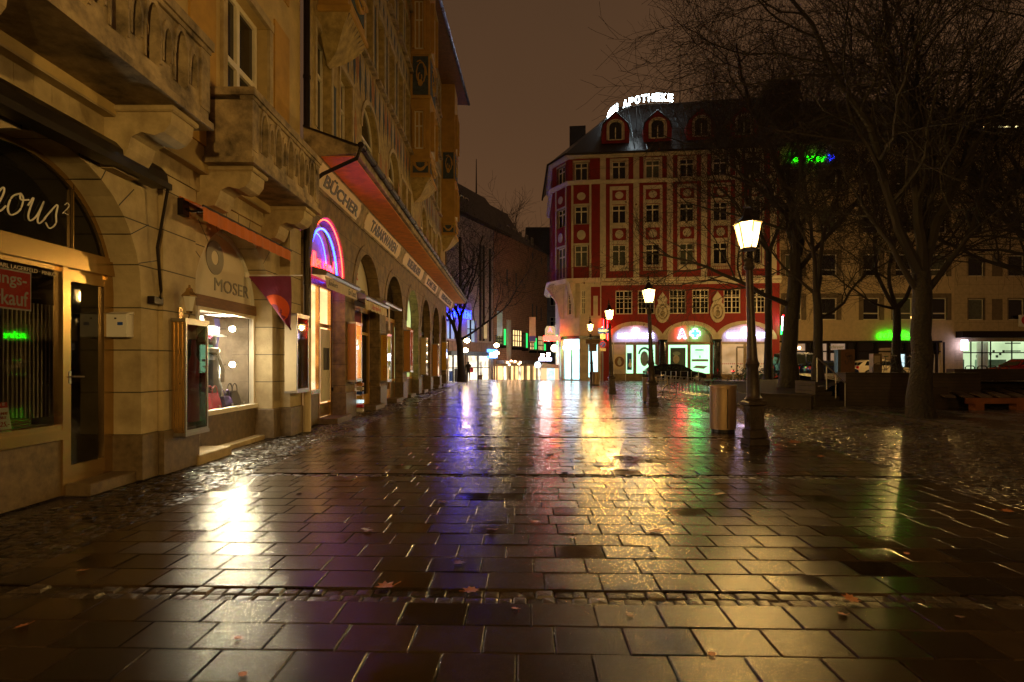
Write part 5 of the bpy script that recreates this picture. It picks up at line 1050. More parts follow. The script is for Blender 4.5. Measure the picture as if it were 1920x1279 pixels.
b = MB(FS); b.disc(FS.U(1500), 3.0, .12, .12, -.14, -.08, 10); tag(b.build('ceiling_lamp', em('warm_bulb', (1, .7, .35), 14)), 'small warm lamp behind the shop glazing by the thick trunk', 'lamp')
b = MB(FS); b.prism([(.5, 22.35), (.5, 22.6), (-6, 29.2), (-12, 22.4)], 'u', -.3, UB + .1); b.build('roof', M['slate'], T)
M['neong'] = em('green_lit_lettering', (.012, 1, .004), 13); M['neonb'] = em('blue_lit_emblem', (.01, .03, 1), 16)
for px0, px1, z, l in ((1645, 1712, 4.25, 'glowing green schreier lettering with blue emblem above the shopfront'), (1477, 1548, 21.0, 'glowing green schreier lettering with blue emblem high up behind branches')):
    t = thing('shop_name_sign', l, 'sign', FS(FS.U(px0), .1, z)); b = MB(FS); addtext(b, 'schreier', (FS.U(px0) + FS.U(px1)) / 2, z, FS.U(px1) - FS.U(px0), .7, .14, .05, shear=.3, off=.012, space=1.06); b.build('lettering', M['neong'], t)
    b = MB(FS); u = FS.U(px1) + .5; b.prism([(u - .3, z), (u, z - .35), (u + .4, z), (u + .2, z + .3), (u, z + .15), (u - .2, z + .3)], 'd', .06, .14); b.build('emblem', M['neonb'], t)
T = thing('cafe_house', 'beige stone house with dark square windows and a bright glazed ground floor', 'building', (FS.U(1790) + 25.6, 54, 0))
ops = []; M['beige2'] = pm('beige_stone_cladding', (.55, .43, .25), .8, var=.2, joints=[('Z', .9, 0, .012), ('X', 1.4, 0, .012)])
for p in (1831, 1906, 1985, 2065):
    for j, z in enumerate(wr): ops.append((FS.U(p) - .75, FS.U(p) + .75, z, z + 2.0))
b = MB(FS); b.wall(UB, 62, 0, 22.9, -.25, .0, ops + [(FS.U(1806), 58, .3, 3.6)]); b.build('facade', M['beige2'], T)
for i, o in enumerate(ops): window(T, FS, o[0], o[1], o[2], o[3], -.15, 'gpale' if i == 0 else 'gdark', bars=0, transom=0, ft=.08, casing=.1, cmat='casing', sill=False)
for p in (1870, 1945):
    for z in wr: b = MB(FS); b.box(FS.U(p) - .5, FS.U(p) + .5, -.02, .02, z, z + 2); b.build('recessed_panel', M['casing'], T)
b = MB(FS); b.prism([(.4, 22.9), (.4, 23.2), (-5, 28), (-12, 23)], 'u', UB, 62); b.build('roof', M['slate'], T)
b = MB(FS); b.box(UB + 2.2, UB + 5.6, .42, .5, 23.75, 23.85); tag(b.build('roof_light_strip', em('yellow_strip', (1, .8, .35), 2.5)), 'thin yellowish light strip at the eaves of the right house', 'lamp')
b = MB(FS); b.box(UB + .1, 62, 0, .9, 3.95, 4.55); b.build('shop_canopy', M['darkmetal'], T)
M['litk'] = em('cafe_green_white_light', (.72, .92, .56), .62, .25, .6)
b = MB(FS); b.face([(FS.U(1806), -3, .3), (58, -3, .3), (58, -3, 3.6), (FS.U(1806), -3, 3.6)]); b.face([(FS.U(1806), 0, 3.6), (58, 0, 3.6), (58, -3, 3.6), (FS.U(1806), -3, 3.6)]); b.build('cafe_back_wall', M['litk'], T)
b = MB(FS)
for p in (1806, 1823, 1844, 1860, 1900): b.box(FS.U(p) - .03, FS.U(p) + .03, -.2, -.1, .3, 3.6)
b.box(FS.U(1806), 58, -.2, -.1, 2.5, 2.6).box(FS.U(1888), FS.U(1915), -.2, -.05, 2.65, 2.75).box(FS.U(1888), FS.U(1915), -.2, -.05, 3.4, 3.5); b.build('glazing_frame', M['darkmetal'], T)
b = MB(FS); b.lathe([(.45, .3), (.45, 3.6)], (FS.U(1867), -1.5, 0), 16); b.build('interior_column', M['wht'], T)
b = MB(FS); b.box(FS.U(1808), FS.U(1843), -2.9, -2.2, .3, 1.9).box(FS.U(1875), FS.U(1925), -2.9, -2.2, .3, 1.9); b.pieces('counter', M['postg'], T)
b = MB(FS)
for k in range(9): b.box(FS.U(1878) + k * .33, FS.U(1878) + k * .33 + .2, -2.95, -2.9, 2.1 + (k * 7 % 3) * .25, 2.35 + (k * 7 % 3) * .25)
b.pieces('wall_picture', M['ink'], T)
t = thing('lit_box_sign', 'small glowing white box sign with red marks at the corner of the bright cafe', 'sign', FS(FS.U(1800), .6, 3.2)); b = MB(FS); b.box(FS.U(1796), FS.U(1804), .4, .7, 2.75, 3.75); b.build('box', M.setdefault('letl', em('lilac_lit_box', (.72, .62, 1), 7)), t)
b = MB(FS)
for z in (2.9, 3.15, 3.4): b.box(FS.U(1798.5), FS.U(1801.5), .7, .71, z, z + .15)
b.build('marks', M['red'], t)
b = MB(FS); b.box(FS.U(1908), FS.U(1935), .1, .3, 5.0, 6.1); o = tag(b.build('wall_sign', M['wht']), 'pale wall sign with a round red emblem cut by the right edge', 'sign'); b = MB(FS); b.disc(FS.U(1919), 5.6, .45, .45, .3, .33, 16); b.build('round_emblem', M['red'], o)
# ------------------------------------------------------------ lane buildings
FA = Frame(-5.93, 54.1, .434, .9, .9, -.434)
def AZ(py, px, d=0): return FA.Z(py, FA.U(px, d), d)
AU = FA.U
T = thing('grey_department_store', 'grey clad store with tall slit windows and a bright shop at street level', 'building', (-5.93, 54.1, 0))
M['grey2'] = pm('grey_cladding', (.34, .26, .20), .7, var=.25, joints=[('Z', .8, 0, .01)]); M['brickn'] = M['brick']
M['litb'] = em('bluish_lit_window', (.45, .6, .75), .45, .6, .8); M['lity'] = em('warm_lit_window', (1, .66, .27), 1.5, .35, 1.2); M['litwh'] = em('bright_shop_light', (1, .88, .66), 1.15, .9, 1.3); M['litgr'] = em('green_window_light', (.02, .8, .15), 1.3)
UM = AU(925)
b = MB(FA); b.wall(-9, UM, -2, 16.2, -.3, 0, [(AU(841), AU(864), -1, 2.3), (AU(878), AU(920), -1, 2.3), (AU(838), AU(856), 3.9, 6.6), (AU(876), AU(894), 3.4, 6.0), (AU(866), AU(872), 7.5, 9.5)]); b.build('facade', M['grey2'], T)
for p0, p1, z0, z1, m_ in ((841, 864, -1, 2.3, 'litwh'), (878, 920, -1, 2.3, 'litwh'), (838, 856, 3.9, 6.6, 'litb'), (876, 894, 3.4, 6.0, 'litb'), (866, 872, 7.5, 9.5, 'litb')):
    b = MB(FA); b.face([(AU(p0), -.28, z0), (AU(p1), -.28, z0), (AU(p1), -.28, z1), (AU(p0), -.28, z1)]); o = b.build('lit_window', M[m_], T)
    b = MB(FA); b.box(AU((p0 + p1) / 2) - .04, AU((p0 + p1) / 2) + .04, -.26, -.1, z0, z1).box(AU(p0), AU(p1), -.26, -.12, z0 + (z1 - z0) * .62, z0 + (z1 - z0) * .62 + .08); b.build('window_bar', M['darkmetal'], o)
b = MB(FA); b.box(AU(838), AU(922), -.02, .25, 2.75, 4.0 - .3); b.build('timber_fascia', pm('timber_fascia', (.24, .14, .09), .7, joints=[('X', .5, 0, .02)]), T)
b = MB(FA); b.box(AU(838), AU(920), -.02, .5, 2.32, 2.7); b.build('blue_canopy', pm('blue_grey_canopy', (.14, .18, .26), .5), T)
b = MB(FA)
for p in (862, 900, 906, 918): b.box(AU(p) - .15, AU(p) + .15, 0, .12, 3.9, 14)
b.pieces('facade_fin', M['darkmetal'], T)
b = MB(FA); b.prism([(.3, 16.2), (.3, 16.5), (-3.2, 21.2), (-9, 21.2), (-9, 16.2)], 'u', -9, AU(955)); b.build('roof', M['darkmetal'], T)
for p, pz in ((862, 362), (871, 365)): window(T, FA, AU(p, -1.8) - .35, AU(p, -1.8) + .35, 18.0, 19.1, -1.5, 'gpale', bars=0, transom=0, sill=False)
b = MB(FA); b.box(AU(880), AU(907), -8, -5, 21, 22.6); b.build('roof_plant_room', M['darkmetal'], T)
b = MB(FA); b.tube([(AU(893, -6), -6, 22), (AU(893, -6), -6, 27.2)], [.12, .05], 6); tag(b.build('aerial_mast', M['darkmetal']), 'tall aerial mast on the roof plant room of the grey store', 'mast')
for p0, p1, z0, z1, m_, l in ((884, 889, .6, 1.1, 'red', 'small red sale sign in the bright shop window down the lane'), (883, 892, -.9, -.2, 'red', 'red goods low in the bright shop window down the lane'), (900, 906, -.7, .3, 'wood', 'dark goods in the bright shop window down the lane'), (845, 850, -.2, .8, 'blu', 'blue goods in the far left shop window'), (855, 861, -.4, 1.0, 'ink', 'dark goods in the far left shop window')):
    b = MB(FA); b.box(AU(p0), AU(p1), -.2, -.1, z0, z1); tag(b.build('shop_goods', M[m_]), l, 'goods')
t = thing('blue_lit_sign', 'glowing blue and white square sign on the timber fascia', 'sign', FA(AU(917), .4, 3)); b = MB(FA); b.box(AU(909), AU(925), .26, .5, AZ(672, 917), AZ(655, 917)); b.build('box', em('blue_sign_face', (.12, .38, 1), 2.2), t); b = MB(FA); b.box(AU(911), AU(924), .5, .53, AZ(670, 917), AZ(662, 917)); b.build('white_band', M['lit3'], t)
t = thing('blue_neon_lettering', 'blue neon capitals above the grey store windows, behind the bare tree', 'sign', FA(AU(855), .5, 6.5)); b = MB(FA); addtext(b, 'BETTEN', AU(857), AZ(589, 857), AU(873) - AU(839), .8, .5, .12); b.build('lettering', em('blue_neon_letter', (.004, .010, 1), 40), t)
T = thing('brick_store', 'brown brick corner building with lit grid windows and green lights', 'building', FA(UM, 0, 0)); UX = AU(1025)
wl = [(929, 941, 629, 646, 'litgr2'), (959.5, 977, 619, 650, 'lity'), (978.5, 984, 625, 652, 'lity'), (992, 1000, 636, 656, 'lity'), (1008, 1018, 630, 657, 'lity')]
M['litgr2'] = em('dim_greenish_window', (.5, .5, .2), .5, .6, 1)
b = MB(FA); b.wall(UM, UX, -3, 16.2, -.4, .05, [(AU(928), AU(1024), -1, AZ(683, 975))]); b.face([(UX, .05, -3), (UX, -10, -3), (UX, -10, 16.2), (UX, .05, 16.2)]); b.build('brick_wall', M['brick'], T)
for p0, p1, y0, y1, m_ in wl:
    m = (p0 + p1) / 2; z0, z1 = AZ(y1, m), AZ(y0, m); b = MB(FA); b.face([(AU(p0), .06, z0), (AU(p1), .06, z0), (AU(p1), .06, z1), (AU(p0), .06, z1)]); o = b.build('lit_window', M[m_], T)
    b = MB(FA); n = 4 if p1 - p0 > 9 else 3
    for k in range(n + 1): u = AU(p0) + (AU(p1) - AU(p0)) * k / n; b.box(u - .07, u + .07, .05, .14, z0, z1)
    for k in range(4): z = z0 + (z1 - z0) * k / 3; b.box(AU(p0), AU(p1), .05, .13, z - .05, z + .05)
    b.build('glazing_grid', M['black'], o); b = MB(FA); b.box(AU(p0) - .1, AU(p1) + .3, .05, .4, z0 - .4, z0 - .1); b.build('flower_box', M['soil'], T)
for p0, p1, y0, y1 in ((944, 947, 617, 647), (984.5, 988, 625, 652), (1001, 1005, 634, 655), (1019, 1022, 645, 657)):
    m = (p0 + p1) / 2; b = MB(FA); b.box(AU(p0), AU(p1), .06, .1, AZ(y1, m), AZ(y0, m)); b.build('green_light_panel', M['litgr'], T)
b = MB(FA)
for p, y0, y1 in ((950, 505, 536), (967, 512, 541), (998, 474, 487), (1015, 483, 495), (998, 570, 598), (1005.5, 573, 600), (1014, 577, 602)): b.box(AU(p) - .18, AU(p) + .18, .045, .06, AZ(y1, p), AZ(y0, p))
b.pieces('slit_window', M['black'], T)
b = MB(FA); b.box(AU(949), AU(954), .05, .3, -3, AZ(600, 951)); b.pieces('stone_pier', M['trim'], T)
b = MB(FA); b.face([(UM, -.3, -3), (UX, -.3, -3), (UX, -.3, 2.2), (UM, -.3, 2.2)]); b.build('shop_back', M['litd'], T)
for i, (p0, p1) in enumerate(((928, 933), (937, 939.5), (941, 944), (948, 951), (956, 959), (962, 964), (970, 973), (976, 978), (981, 983), (992, 995), (1004, 1006), (1012, 1015), (1021, 1024))):
    b = MB(FA); b.box(AU(p0), AU(p1), -.25, -.1, -2, AZ(685, p0) - .1); b.build('lit_shop_bay', M['lity'] if i % 4 != 3 else M['litwh'], T)
b = MB(FA); b.box(AU(930), AU(1012), 0, 1.0, AZ(682, 970), AZ(676, 970)); b.build('shop_canopy', M['grey2'], T)
b = MB(FA); b.prism([(.1, 16.2), (-2.5, 20.3), (-9, 20.3), (-9, 16.2)], 'u', AU(955), AU(985)); b.prism([(.1, 16.2), (-2.5, 18.4), (-9, 18.4), (-9, 16.2)], 'u', AU(985), UX); b.build('roof', M['darkmetal'], T)
for p in (920, 931, 944, 956, 968, 980, 990): window(T, FA, AU(p, -1.5) - .35, AU(p, -1.5) + .35, 17.1, 18.0, -.9, 'gpale', 'steel', bars=0, transom=0, sill=False)
for i, (px, py) in enumerate(((952, 680), (966, 678), (973, 683), (955, 684), (976, 680), (959, 677))):
    u = AU(px, 1.1); b = MB(FA); b.lathe([(.07, -.07), (.11, 0), (.07, .09)], (u, 1.1, FA.Z(py, u, 1.1)), 8); tag(b.build('festoon_lamp', em('festoon_bulb', (1, .58, .3), 26) if i == 0 else col.objects[-1].data.materials[0] if False else M.setdefault('bulb', em('festoon_bulb', (1, .58, .3), 26))), 'small warm bulb under the brick store canopy', 'lamp', 'warm bulbs under the brick store canopy')
T = thing('far_lane_house', 'pale grey house at the far end of the lane under a dark roof', 'building', (7, 84, 0)); b = MB(); b.box(3, 12, 84, 96, -4, 17.5); b.build('facade', pm('pale_grey_render', (.22, .20, .21), .8), T); b = MB(); b.box(2.4, 12.5, 83.6, 96, 17.5, 21.5); b.build('roof', M['slate'], T)
for z in (3, 6.5, 10, 13.5): window(T, Frame(0, 84, 1, 0, 0, -1), 6.0, 7.2, z, z + 1.8, .05, bars=1)
# signs in the lane
def hang(x, y, z, w_, h, mat, nm, l, disc=False, cat='sign', th=.12):
    b = MB(W)
    if disc: b.disc(x, z, w_ / 2, h / 2, -0, th, 18); b.v = [(p[0], y - (p[1]), p[2]) for p in b.v]
    else: b.box(x - w_ / 2, x + w_ / 2, y - th, y, z - h / 2, z + h / 2)
    return tag(b.build(nm, mat), l, cat)
def at(px, py, Y): return ((px - 955) / 1067 * Y, Y, H + (680 - py) / 1067 * Y)
x, y, z = at(1031.5, 621, 50.6); t = thing('pharmacy_hanging_sign', 'hanging cream sign with red pharmacy letter over a glowing red bar, beside the corner bay', 'sign', (x, y, z))
b = MB(W); b.prism([(x - .45, z - .45), (x + .45, z - .45), (x + .45, z + .2), (x + .3, z + .45), (x - .3, z + .45), (x - .45, z + .2)], 'd', 50.55, 50.7); b.build('board', em('cream_lit_board', (.55, .42, .22), .8), t)
b = MB(W); n, fs = textmesh('A', off=.035); b.v = [(x + p[0] * .42, 50.54 - p[2] * .01, z + .12 + p[1] * .45) for p in n]; b.f = fs; b.mi = [0] * len(fs); b.build('letter', M['nr2'], t)
b = MB(W); n, fs = textmesh('24.10'); b.v = [(x + p[0] * .7, 50.54 - p[2] * .01, z - .3 + p[1] * .2) for p in n]; b.f = fs; b.mi = [0] * len(fs); b.build('small_lettering', M['wht'], t)
x2, _, z2 = at(1035, 634.5, 50.6); b = MB(W); b.box(x2 - .75, x2 + .75, 50.55, 50.7, z2 - .24, z2 + .24); b.build('red_bar', em('red_lit_bar', (1, .012, .008), 26), t)
x2, _, z2 = at(1039, 653, 51.5); hang(x2, 51.5, z2, .62, .7, em('round_beer_sign', (1, .75, .6), 3.5), 'round_hanging_sign', 'round glowing hanging sign under the red pharmacy bar', True)
for px, py, Y, s, c, l in ((1028, 665, 58, .42, (1, .93, .85), 'dazzling white lamp down the lane, right of the pair'), (1017, 667, 58, .42, (1, .9, .85), 'oval white lamp down the lane, left of the pair')):
    x, y, z = at(px, py, Y); b = MB(); b.lathe([(.02, -s / 2), (s / 2.4, -s / 4), (s / 2.2, 0), (s / 2.4, s / 4), (.02, s / 2)], (x, y, z), 10); tag(b.build('lane_lamp', M.setdefault('dazz', em('dazzling_white', (1, .93, .85), 90)), smooth=True), l, 'lamp')
x, y, z = at(1022, 674, 58); hang(x, y, z, 1.3, .28, M['lit3'], 'white_lit_sign', 'glowing white lettering strip under the white lane lamps')
x, y, z = at(1008, 684, 60); hang(x, y, z, .7, .7, M['litc'], 'round_white_sign', 'dull round sign low in the lane', True); x, y, z = at(1019, 691, 60); hang(x, y, z, .42, .42, M['litwh'], 'round_pale_sign', 'pale round sign low in the lane near the corner', True)
b = MB(); x, y, z = at(1045, 650, 51.2); b.tube([(x, y, z - 1), (x, y, z + 1)], .035, 6); tag(b.build('green_neon_tube', M['ng']), 'vertical green neon tube at the corner of the red house', 'sign')
for px, py0, py1, Y, w_, l, m_ in ((998.5, 594, 642, 55, .62, 'long pale banner with blue lower end hanging over the lane', 'band'), (910, 606, 635, 53, .3, 'narrow white banner on the grey store front', 'wht'), (937, 583, 630, 56, .55, 'weathered blue and cream banner beside the stone pier', 'postg')):
    x, y, z0 = at(px, py1, Y); z1 = at(px, py0, Y)[2]; t = thing('street_banner', l, 'banner', (x, y, z0), 'banners hanging in the lane'); b = MB(W)
    for k in range(6): za, zb_ = z0 + (z1 - z0) * k / 6, z0 + (z1 - z0) * (k + 1) / 6; b.face([(x - w_ / 2, y + .04 * math.sin(k), za), (x + w_ / 2, y - .04 * math.sin(k), za), (x + w_ / 2, y - .04 * math.sin(k + 1), zb_), (x - w_ / 2, y + .04 * math.sin(k + 1), zb_)])
    b.build('cloth', M[m_], t); b = MB(); b.tube([(x - w_ / 2 - .2, y, z1), (x + w_ / 2 + .1, y, z1)], .025, 5); b.build('rod', M['darkmetal'], t)
    if m_ == 'band': b = MB(W); b.box(x - .3, x + .3, y - .07, y - .06, z0 + .1, z0 + .6); b.build('blue_print', M['blu'], t)
for px, Y, zt, l in ((872.5, 50.5, 3.2, 'double globe lamp post beside the lane tree'), (931, 54, 2.9, 'double globe lamp post in front of the brick store')):
    x = (px - 955) / 1067 * Y; t = thing('globe_lamp', l, 'street lamp', (x, Y, 0), 'globe lamps at the lane entrance'); b = MB(); b.tube([(x, Y, -.5), (x, Y, zt + .5)], [.05, .03], 6); b.build('pole', M['iron'], t)
    for dz in (0, -.75 if px > 900 else -.85): b = MB(); b.lathe([(.02, -.2), (.2, -.12), (.27, 0), (.2, .12), (.02, .2)], (x + (.15 if dz == 0 and px < 900 else 0), Y, zt + .35 + dz), 10); b.build('globe', M.setdefault('globe', em('globe_glass_lit', (1, .70, .32), 50)), t, True)
b = MB(); g_ = em('far_kiosk_light', (1, .5, .25), 1.2); x, y, z = at(1033, 700, 56); o = MB(W); o.prism([(x - 1.0, z + .5), (x + 1.0, z + .5), (x + .9, z + .8), (x - .8, z + 1.0)], 'd', 55.9, 57); t = thing('kiosk', 'small lit kiosk with a pale roof at the end of the lane', 'kiosk', (x, 56, -1)); o.build('roof', M['trim'], t); o = MB(); o.box(x - .9, x - .4, 56, 57, -1, z + .5).box(x + .4, x + .9, 56, 57, -1, z + .5); o.build('lit_wall', g_, t); o = MB(); o.box(x - .4, x + .4, 56.1, 57, -1, z + .5); o.build('window', M['litc'], t)
# ------------------------------------------------------------ terraces, steps, walls on the right
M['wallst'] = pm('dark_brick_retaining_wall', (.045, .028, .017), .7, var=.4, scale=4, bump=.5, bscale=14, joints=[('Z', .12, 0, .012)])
g = MB(); g.face([(9.3, 22.0, .40), (11.4, 21.2, .42), (12.4, 21.3, .9), (18, 33, .75), (16.5, 36, .4), (11, 34, .35)]); tag(g.build('planting_bed', M['soil']), kind='structure')
g = MB(); g.face([(12.4, 21.2, .92), (40, 17.5, .92), (60, 36, .92), (17.5, 36, .92)]); g.face([(17.5, 36, .92), (60, 36, .92), (60, 36.5, .4), (16.5, 36.5, .4)]); g.face([(15.8, 36.5, .4), (70, 36.5, .4), (70, 54.5, .4), (24, 54.5, .4), (15.8, 49, .1)]); tag(g.build('terrace_ground', M['ground']), kind='structure')
t = thing('low_bed_wall', 'low dark stone wall edging the planting bed right of the nearest lamp', 'wall', (9.6, 21, 0))
b = MB(); b._rings([[b.P(p) for p in ((8.9, 20.9, z), (10.4, 19.6, z), (10.6, 19.85, z), (9.1, 21.15, z))] for z in (-.03, .44)]); b._rings([[b.P(p) for p in ((8.9, 20.9, z), (9.1, 21.15, z), (10.2, 28, z), (9.95, 28, z))] for z in (-.03, .40)]); b.build('wall_body', M['concrete'], t)
b = MB(); b._rings([[b.P(p) for p in ((8.86, 20.88, z), (10.42, 19.54, z), (10.66, 19.86, z), (9.12, 21.2, z))] for z in (.443, .49)]); b.build('coping', M['concrete'], t)
t = thing('retaining_wall', 'long dark retaining wall behind the big trunk and the handrail', 'wall', (20, 19, 0))
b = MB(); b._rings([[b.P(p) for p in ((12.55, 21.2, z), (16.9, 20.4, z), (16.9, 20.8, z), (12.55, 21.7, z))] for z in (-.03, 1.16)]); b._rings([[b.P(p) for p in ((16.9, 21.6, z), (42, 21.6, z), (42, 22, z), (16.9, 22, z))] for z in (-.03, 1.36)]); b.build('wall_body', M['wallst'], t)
b = MB(); b._rings([[b.P(p) for p in ((12.5, 21.14, z), (16.94, 20.34, z), (16.94, 20.86, z), (12.5, 21.76, z))] for z in (1.163, 1.23)]); b.build('coping', M['concrete'], t)
t = thing('stone_steps', 'dark stone steps climbing left beside the steel handrail', 'steps', (12, 21, 0))
for k in range(5): b = MB(); b.cbox(11.35, 12.5 - k * .26, 21.1, 22.6, (0 if k == 0 else .18 * k + .002) - .03 * (k == 0), .18 * (k + 1), .012); b.build('step', M['concrete'], t)
t = thing('handrail', 'sloping pale steel handrail with four posts on the dark steps', 'handrail', (12, 21, 0))
pts = [(11.33, 20.95, .91), (11.68, 20.95, .62), (12.02, 20.95, .31), (12.36, 20.95, 0)]
b = MB(); b.tube([(x, y, z + .86) for x, y, z in pts], .026, 8); b.build('rail', M['steel'], t)
for x, y, z in pts: b = MB(); b.tube([(x, y, z - .02), (x, y, z + .86)], .022, 8); b.build('post', M['steel'], t)
t = thing('wooden_platform', 'sloping slatted wooden platform with an orange edge beam at the right edge', 'platform', (18, 20, 0))
for k in range(17): b = MB(); x0 = 14.9 + k * .62; b._rings([[b.P((x, y, z + dz)) for x, y, z in ((x0, 19.45, .40), (x0 + .38, 19.45, .40), (x0 + 2.0, 23.6, .80), (x0 + 1.62, 23.6, .80))] for dz in (0, .05)]); b.build('slat', M.setdefault('slatw', pm('wet_grey_planks', (.13, .09, .055), .5, var=.4, scale=6, streak=.1)), t)
b = MB(); b.box(15.6, 27, 19.38, 19.5, .2, .39); b.build('edge_beam', M.setdefault('beam', pm('orange_stained_beam', (.26, .085, .025), .7, var=.3)), t)
for x in (15.9, 17.3, 20.5): b = MB(); b.box(x, x + .3, 19.4, 19.7, -.03, .2); b.build('leg', M['beam'], t)
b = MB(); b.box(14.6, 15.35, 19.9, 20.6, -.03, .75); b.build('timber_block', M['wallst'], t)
for i, (px, py0, py1, Y, w_, m_, l) in enumerate(((1590, 655, 702, 32, .78, 'wood', 'brown utility cabinet sprayed with black graffiti on the terrace'), (1646, 663, 702, 33, .5, 'bronze', 'slim brown cabinet with a pale poster on the terrace'))):
    x = (px - 955) / 1067 * Y; z1 = H + (680 - py0) / 1067 * Y; t = thing('utility_cabinet', l, 'cabinet', (x, Y, .92), 'cabinets on the terrace'); b = MB(); b.cbox(x - w_ / 2, x + w_ / 2, Y, Y + .4, .92, z1, .015); b.build('body', M[m_], t)
    b = MB(); b.box(x - w_ / 2 - .16, x - w_ / 2 - .004, Y + .02, Y + .4, .92, z1 - .02) if i == 0 else b.box(x - .2, x + .12, Y - .02, Y - .003, 1.5, 2.0); b.build('side_panel' if i == 0 else 'poster', M['gpale' if i == 0 else 'creamm'], t)
    if i == 0:
        b = MB()
        for k in range(7): x0 = x - .28 + random.random() * .5; z0 = 1.5 + random.random() * .6; b.tube([(x0 + q[0] * .3, Y - .006, z0 + q[1] * .22) for q in spline(SCR['amous'[k % 5]][0], 3)], .011, 4)
        b.build('graffiti', M['ink'], t)
# ------------------------------------------------------------ vehicles
M['tyre'] = pm('tyre_rubber', (.015, .015, .015), .8, var=.1); M['rim'] = pm('alloy_rim', (.3, .3, .3), .35, .8, var=.1); M['carg'] = pm('car_glass', (.012, .016, .014), .04, var=.1, bump=0, rvar=.01)
M['tail'] = pm('tail_light_red', (.5, .01, .01), .2, var=.05, bump=0); M['headl'] = pm('headlight_clear', (.6, .6, .6), .1, var=.05, bump=0)
def car(x, y, z, rot, color, label, L=4.5, Hh=1.45, kind='hatch', name='parked_car', cat='car', lit=None):
    t = thing(name, label, cat, (0, 0, 0), 'vehicles parked round the square'); m = pm('paint_' + label[:12], color, .12, .2, var=.05, bump=0, rvar=.03)
    W_ = .88; h = L / 2
    if kind == 'van': low = [(-h, .45, .95), (-h + .05, .3, 1.1), (h - 1.0, .28, 1.1), (h - .15, .3, 1.0), (h, .42, .8)]; roof = [(-h + .03, 1.1), (-h + .12, Hh - .08), (-h + .4, Hh), (h - 1.9, Hh), (h - 1.5, Hh - .1), (h - .85, 1.1)]
    else: low = [(-h, .42, .82), (-h + .08, .28, .95), (-h + .8, .25, .97), (h - 1.3, .25, .93), (h - .4, .27, .80), (h - .06, .32, .68), (h, .42, .6)]; roof = [(-h + .12, .94), (-h + .55, Hh - .17), (-h + 1.1, Hh - .02), (0, Hh), (h - 1.9, Hh - .12), (h - 1.15, .93)]
    b = MB(); b._rings([[b.P(p) for p in ((px, -w * .94, zb), (px, -w, (zb + zt) / 2), (px, -w * .93, zt), (px, w * .93, zt), (px, w, (zb + zt) / 2), (px, w * .94, zb))] for (px, zb, zt), w in zip(low, [W_ * (.86 if i in (0, len(low) - 1) else 1) for i in range(len(low))])]); b.build('body', m, t, True)
    n = len(roof); g = MB(); rg = []
    zb = [max(.9, r[1] * 0 + .92) for r in roof]
    b = MB(); b._rings([[b.P(p) for p in ((px, -W_ * .9, .9), (px, -W_ * (.9 - .17 * min(1, (rz - .93) / (Hh - .93))), rz), (px, W_ * (.9 - .17 * min(1, (rz - .93) / (Hh - .93))), rz), (px, W_ * .9, .9))] for px, rz in roof]); cb = b.build('cabin', m, t, True)
    for s in (-1, 1):   # side glass
        xs0, xs1 = roof[0][0] + .42, roof[-1][0] - .3; q = MB(); zt = Hh - .14; f = lambda z: s * (W_ * (.9 - .17 * (z - .93) / (Hh - .93)) + .006)
        k0, k1 = roof[1][0] + .22, roof[-2][0] + .05; mid = (xs0 + xs1) / 2
        for a, c, ta, tc_ in ((xs0, mid - .05, k0, mid - .05), (mid + .05, xs1, mid + .05, k1)): q.face([(a, f(.97), .97), (c, f(.97), .97), (tc_, f(zt), zt), (ta, f(zt), zt)])
        q.build('side_window', M['carg'], t)
    for (xa, za), (xb, zb_), nm in ((roof[-1], roof[-2], 'windscreen'), (roof[0], roof[1], 'rear_window')):
        q = MB(); e = .03 if nm == 'windscreen' else -.03; wa, wb = W_ * .82, W_ * .68; q.face([(xa + e * 1.2, -wa, za + .04), (xa + e * 1.2, wa, za + .04), (xb + e, wb, zb_ - .05 + .02), (xb + e, -wb, zb_ - .05 + .02)]); q.build(nm, M['carg'], t)
    for wx in (-h + .8, h - .85):
        for s in (-1, 1):
            q = MB(); q.tube([(wx, s * (W_ - .2), .32), (wx, s * (W_ - .02), .32), (wx, s * (W_ + .01), .32)], [.33, .33, .3], 20); w_ = q.build('wheel', M['tyre'], t); q = MB(); q.tube([(wx, s * (W_ + .008), .32), (wx, s * (W_ + .02), .32)], [.2, .17], 14); q.build('rim', M['rim'], w_)
    for s in (-1, 1):
        q = MB(); q.cbox(h - .22, h - .02, s * .62 - .14, s * .62 + .14, .58, .72, .02); q.build('headlight', M['headl'] if not lit else M['headl'], t); q = MB(); q.cbox(-h - .01, -h + .14, s * .68 - .12, s * .68 + .12, .72, .92, .02); q.build('tail_light', M['tail'], t)
        q = MB(); q.cbox(h - 1.55, h - 1.4, s * .98 - .09, s * .98 + .09, .92, 1.03, .02); q.build('wing_mirror', m, t)
    t.location = (x, y, z); t.rotation_euler.z = rot; return t
def gx(px, Y): return (px - 955) / 1067 * Y
car(gx(1265, 47.5), 47.6, -.01, R(2), (.006, .006, .008), 'black hatchback parked before the backlit pharmacy posters', 4.9, 1.5)
car(gx(1508, 44), 44, .4, R(8), (.012, .018, .06), 'dark blue van half hidden behind the two trunks', 4.4, 1.95, 'van', 'parked_van', 'van')
car(gx(1560, 41), 41.5, .4, R(4), (.01, .015, .05), 'dark blue low car just behind the handrail', 3.6, 1.35)
car(gx(1648, 46), 46, .4, R(1), (.75, .66, .52), 'white car behind the graffiti cabinet on the square', 4.4, 1.45)
car(gx(1912, 45), 45, .4, R(183), (.25, .01, .01), 'dark red car in front of the bright cafe windows', 4.3, 1.5)
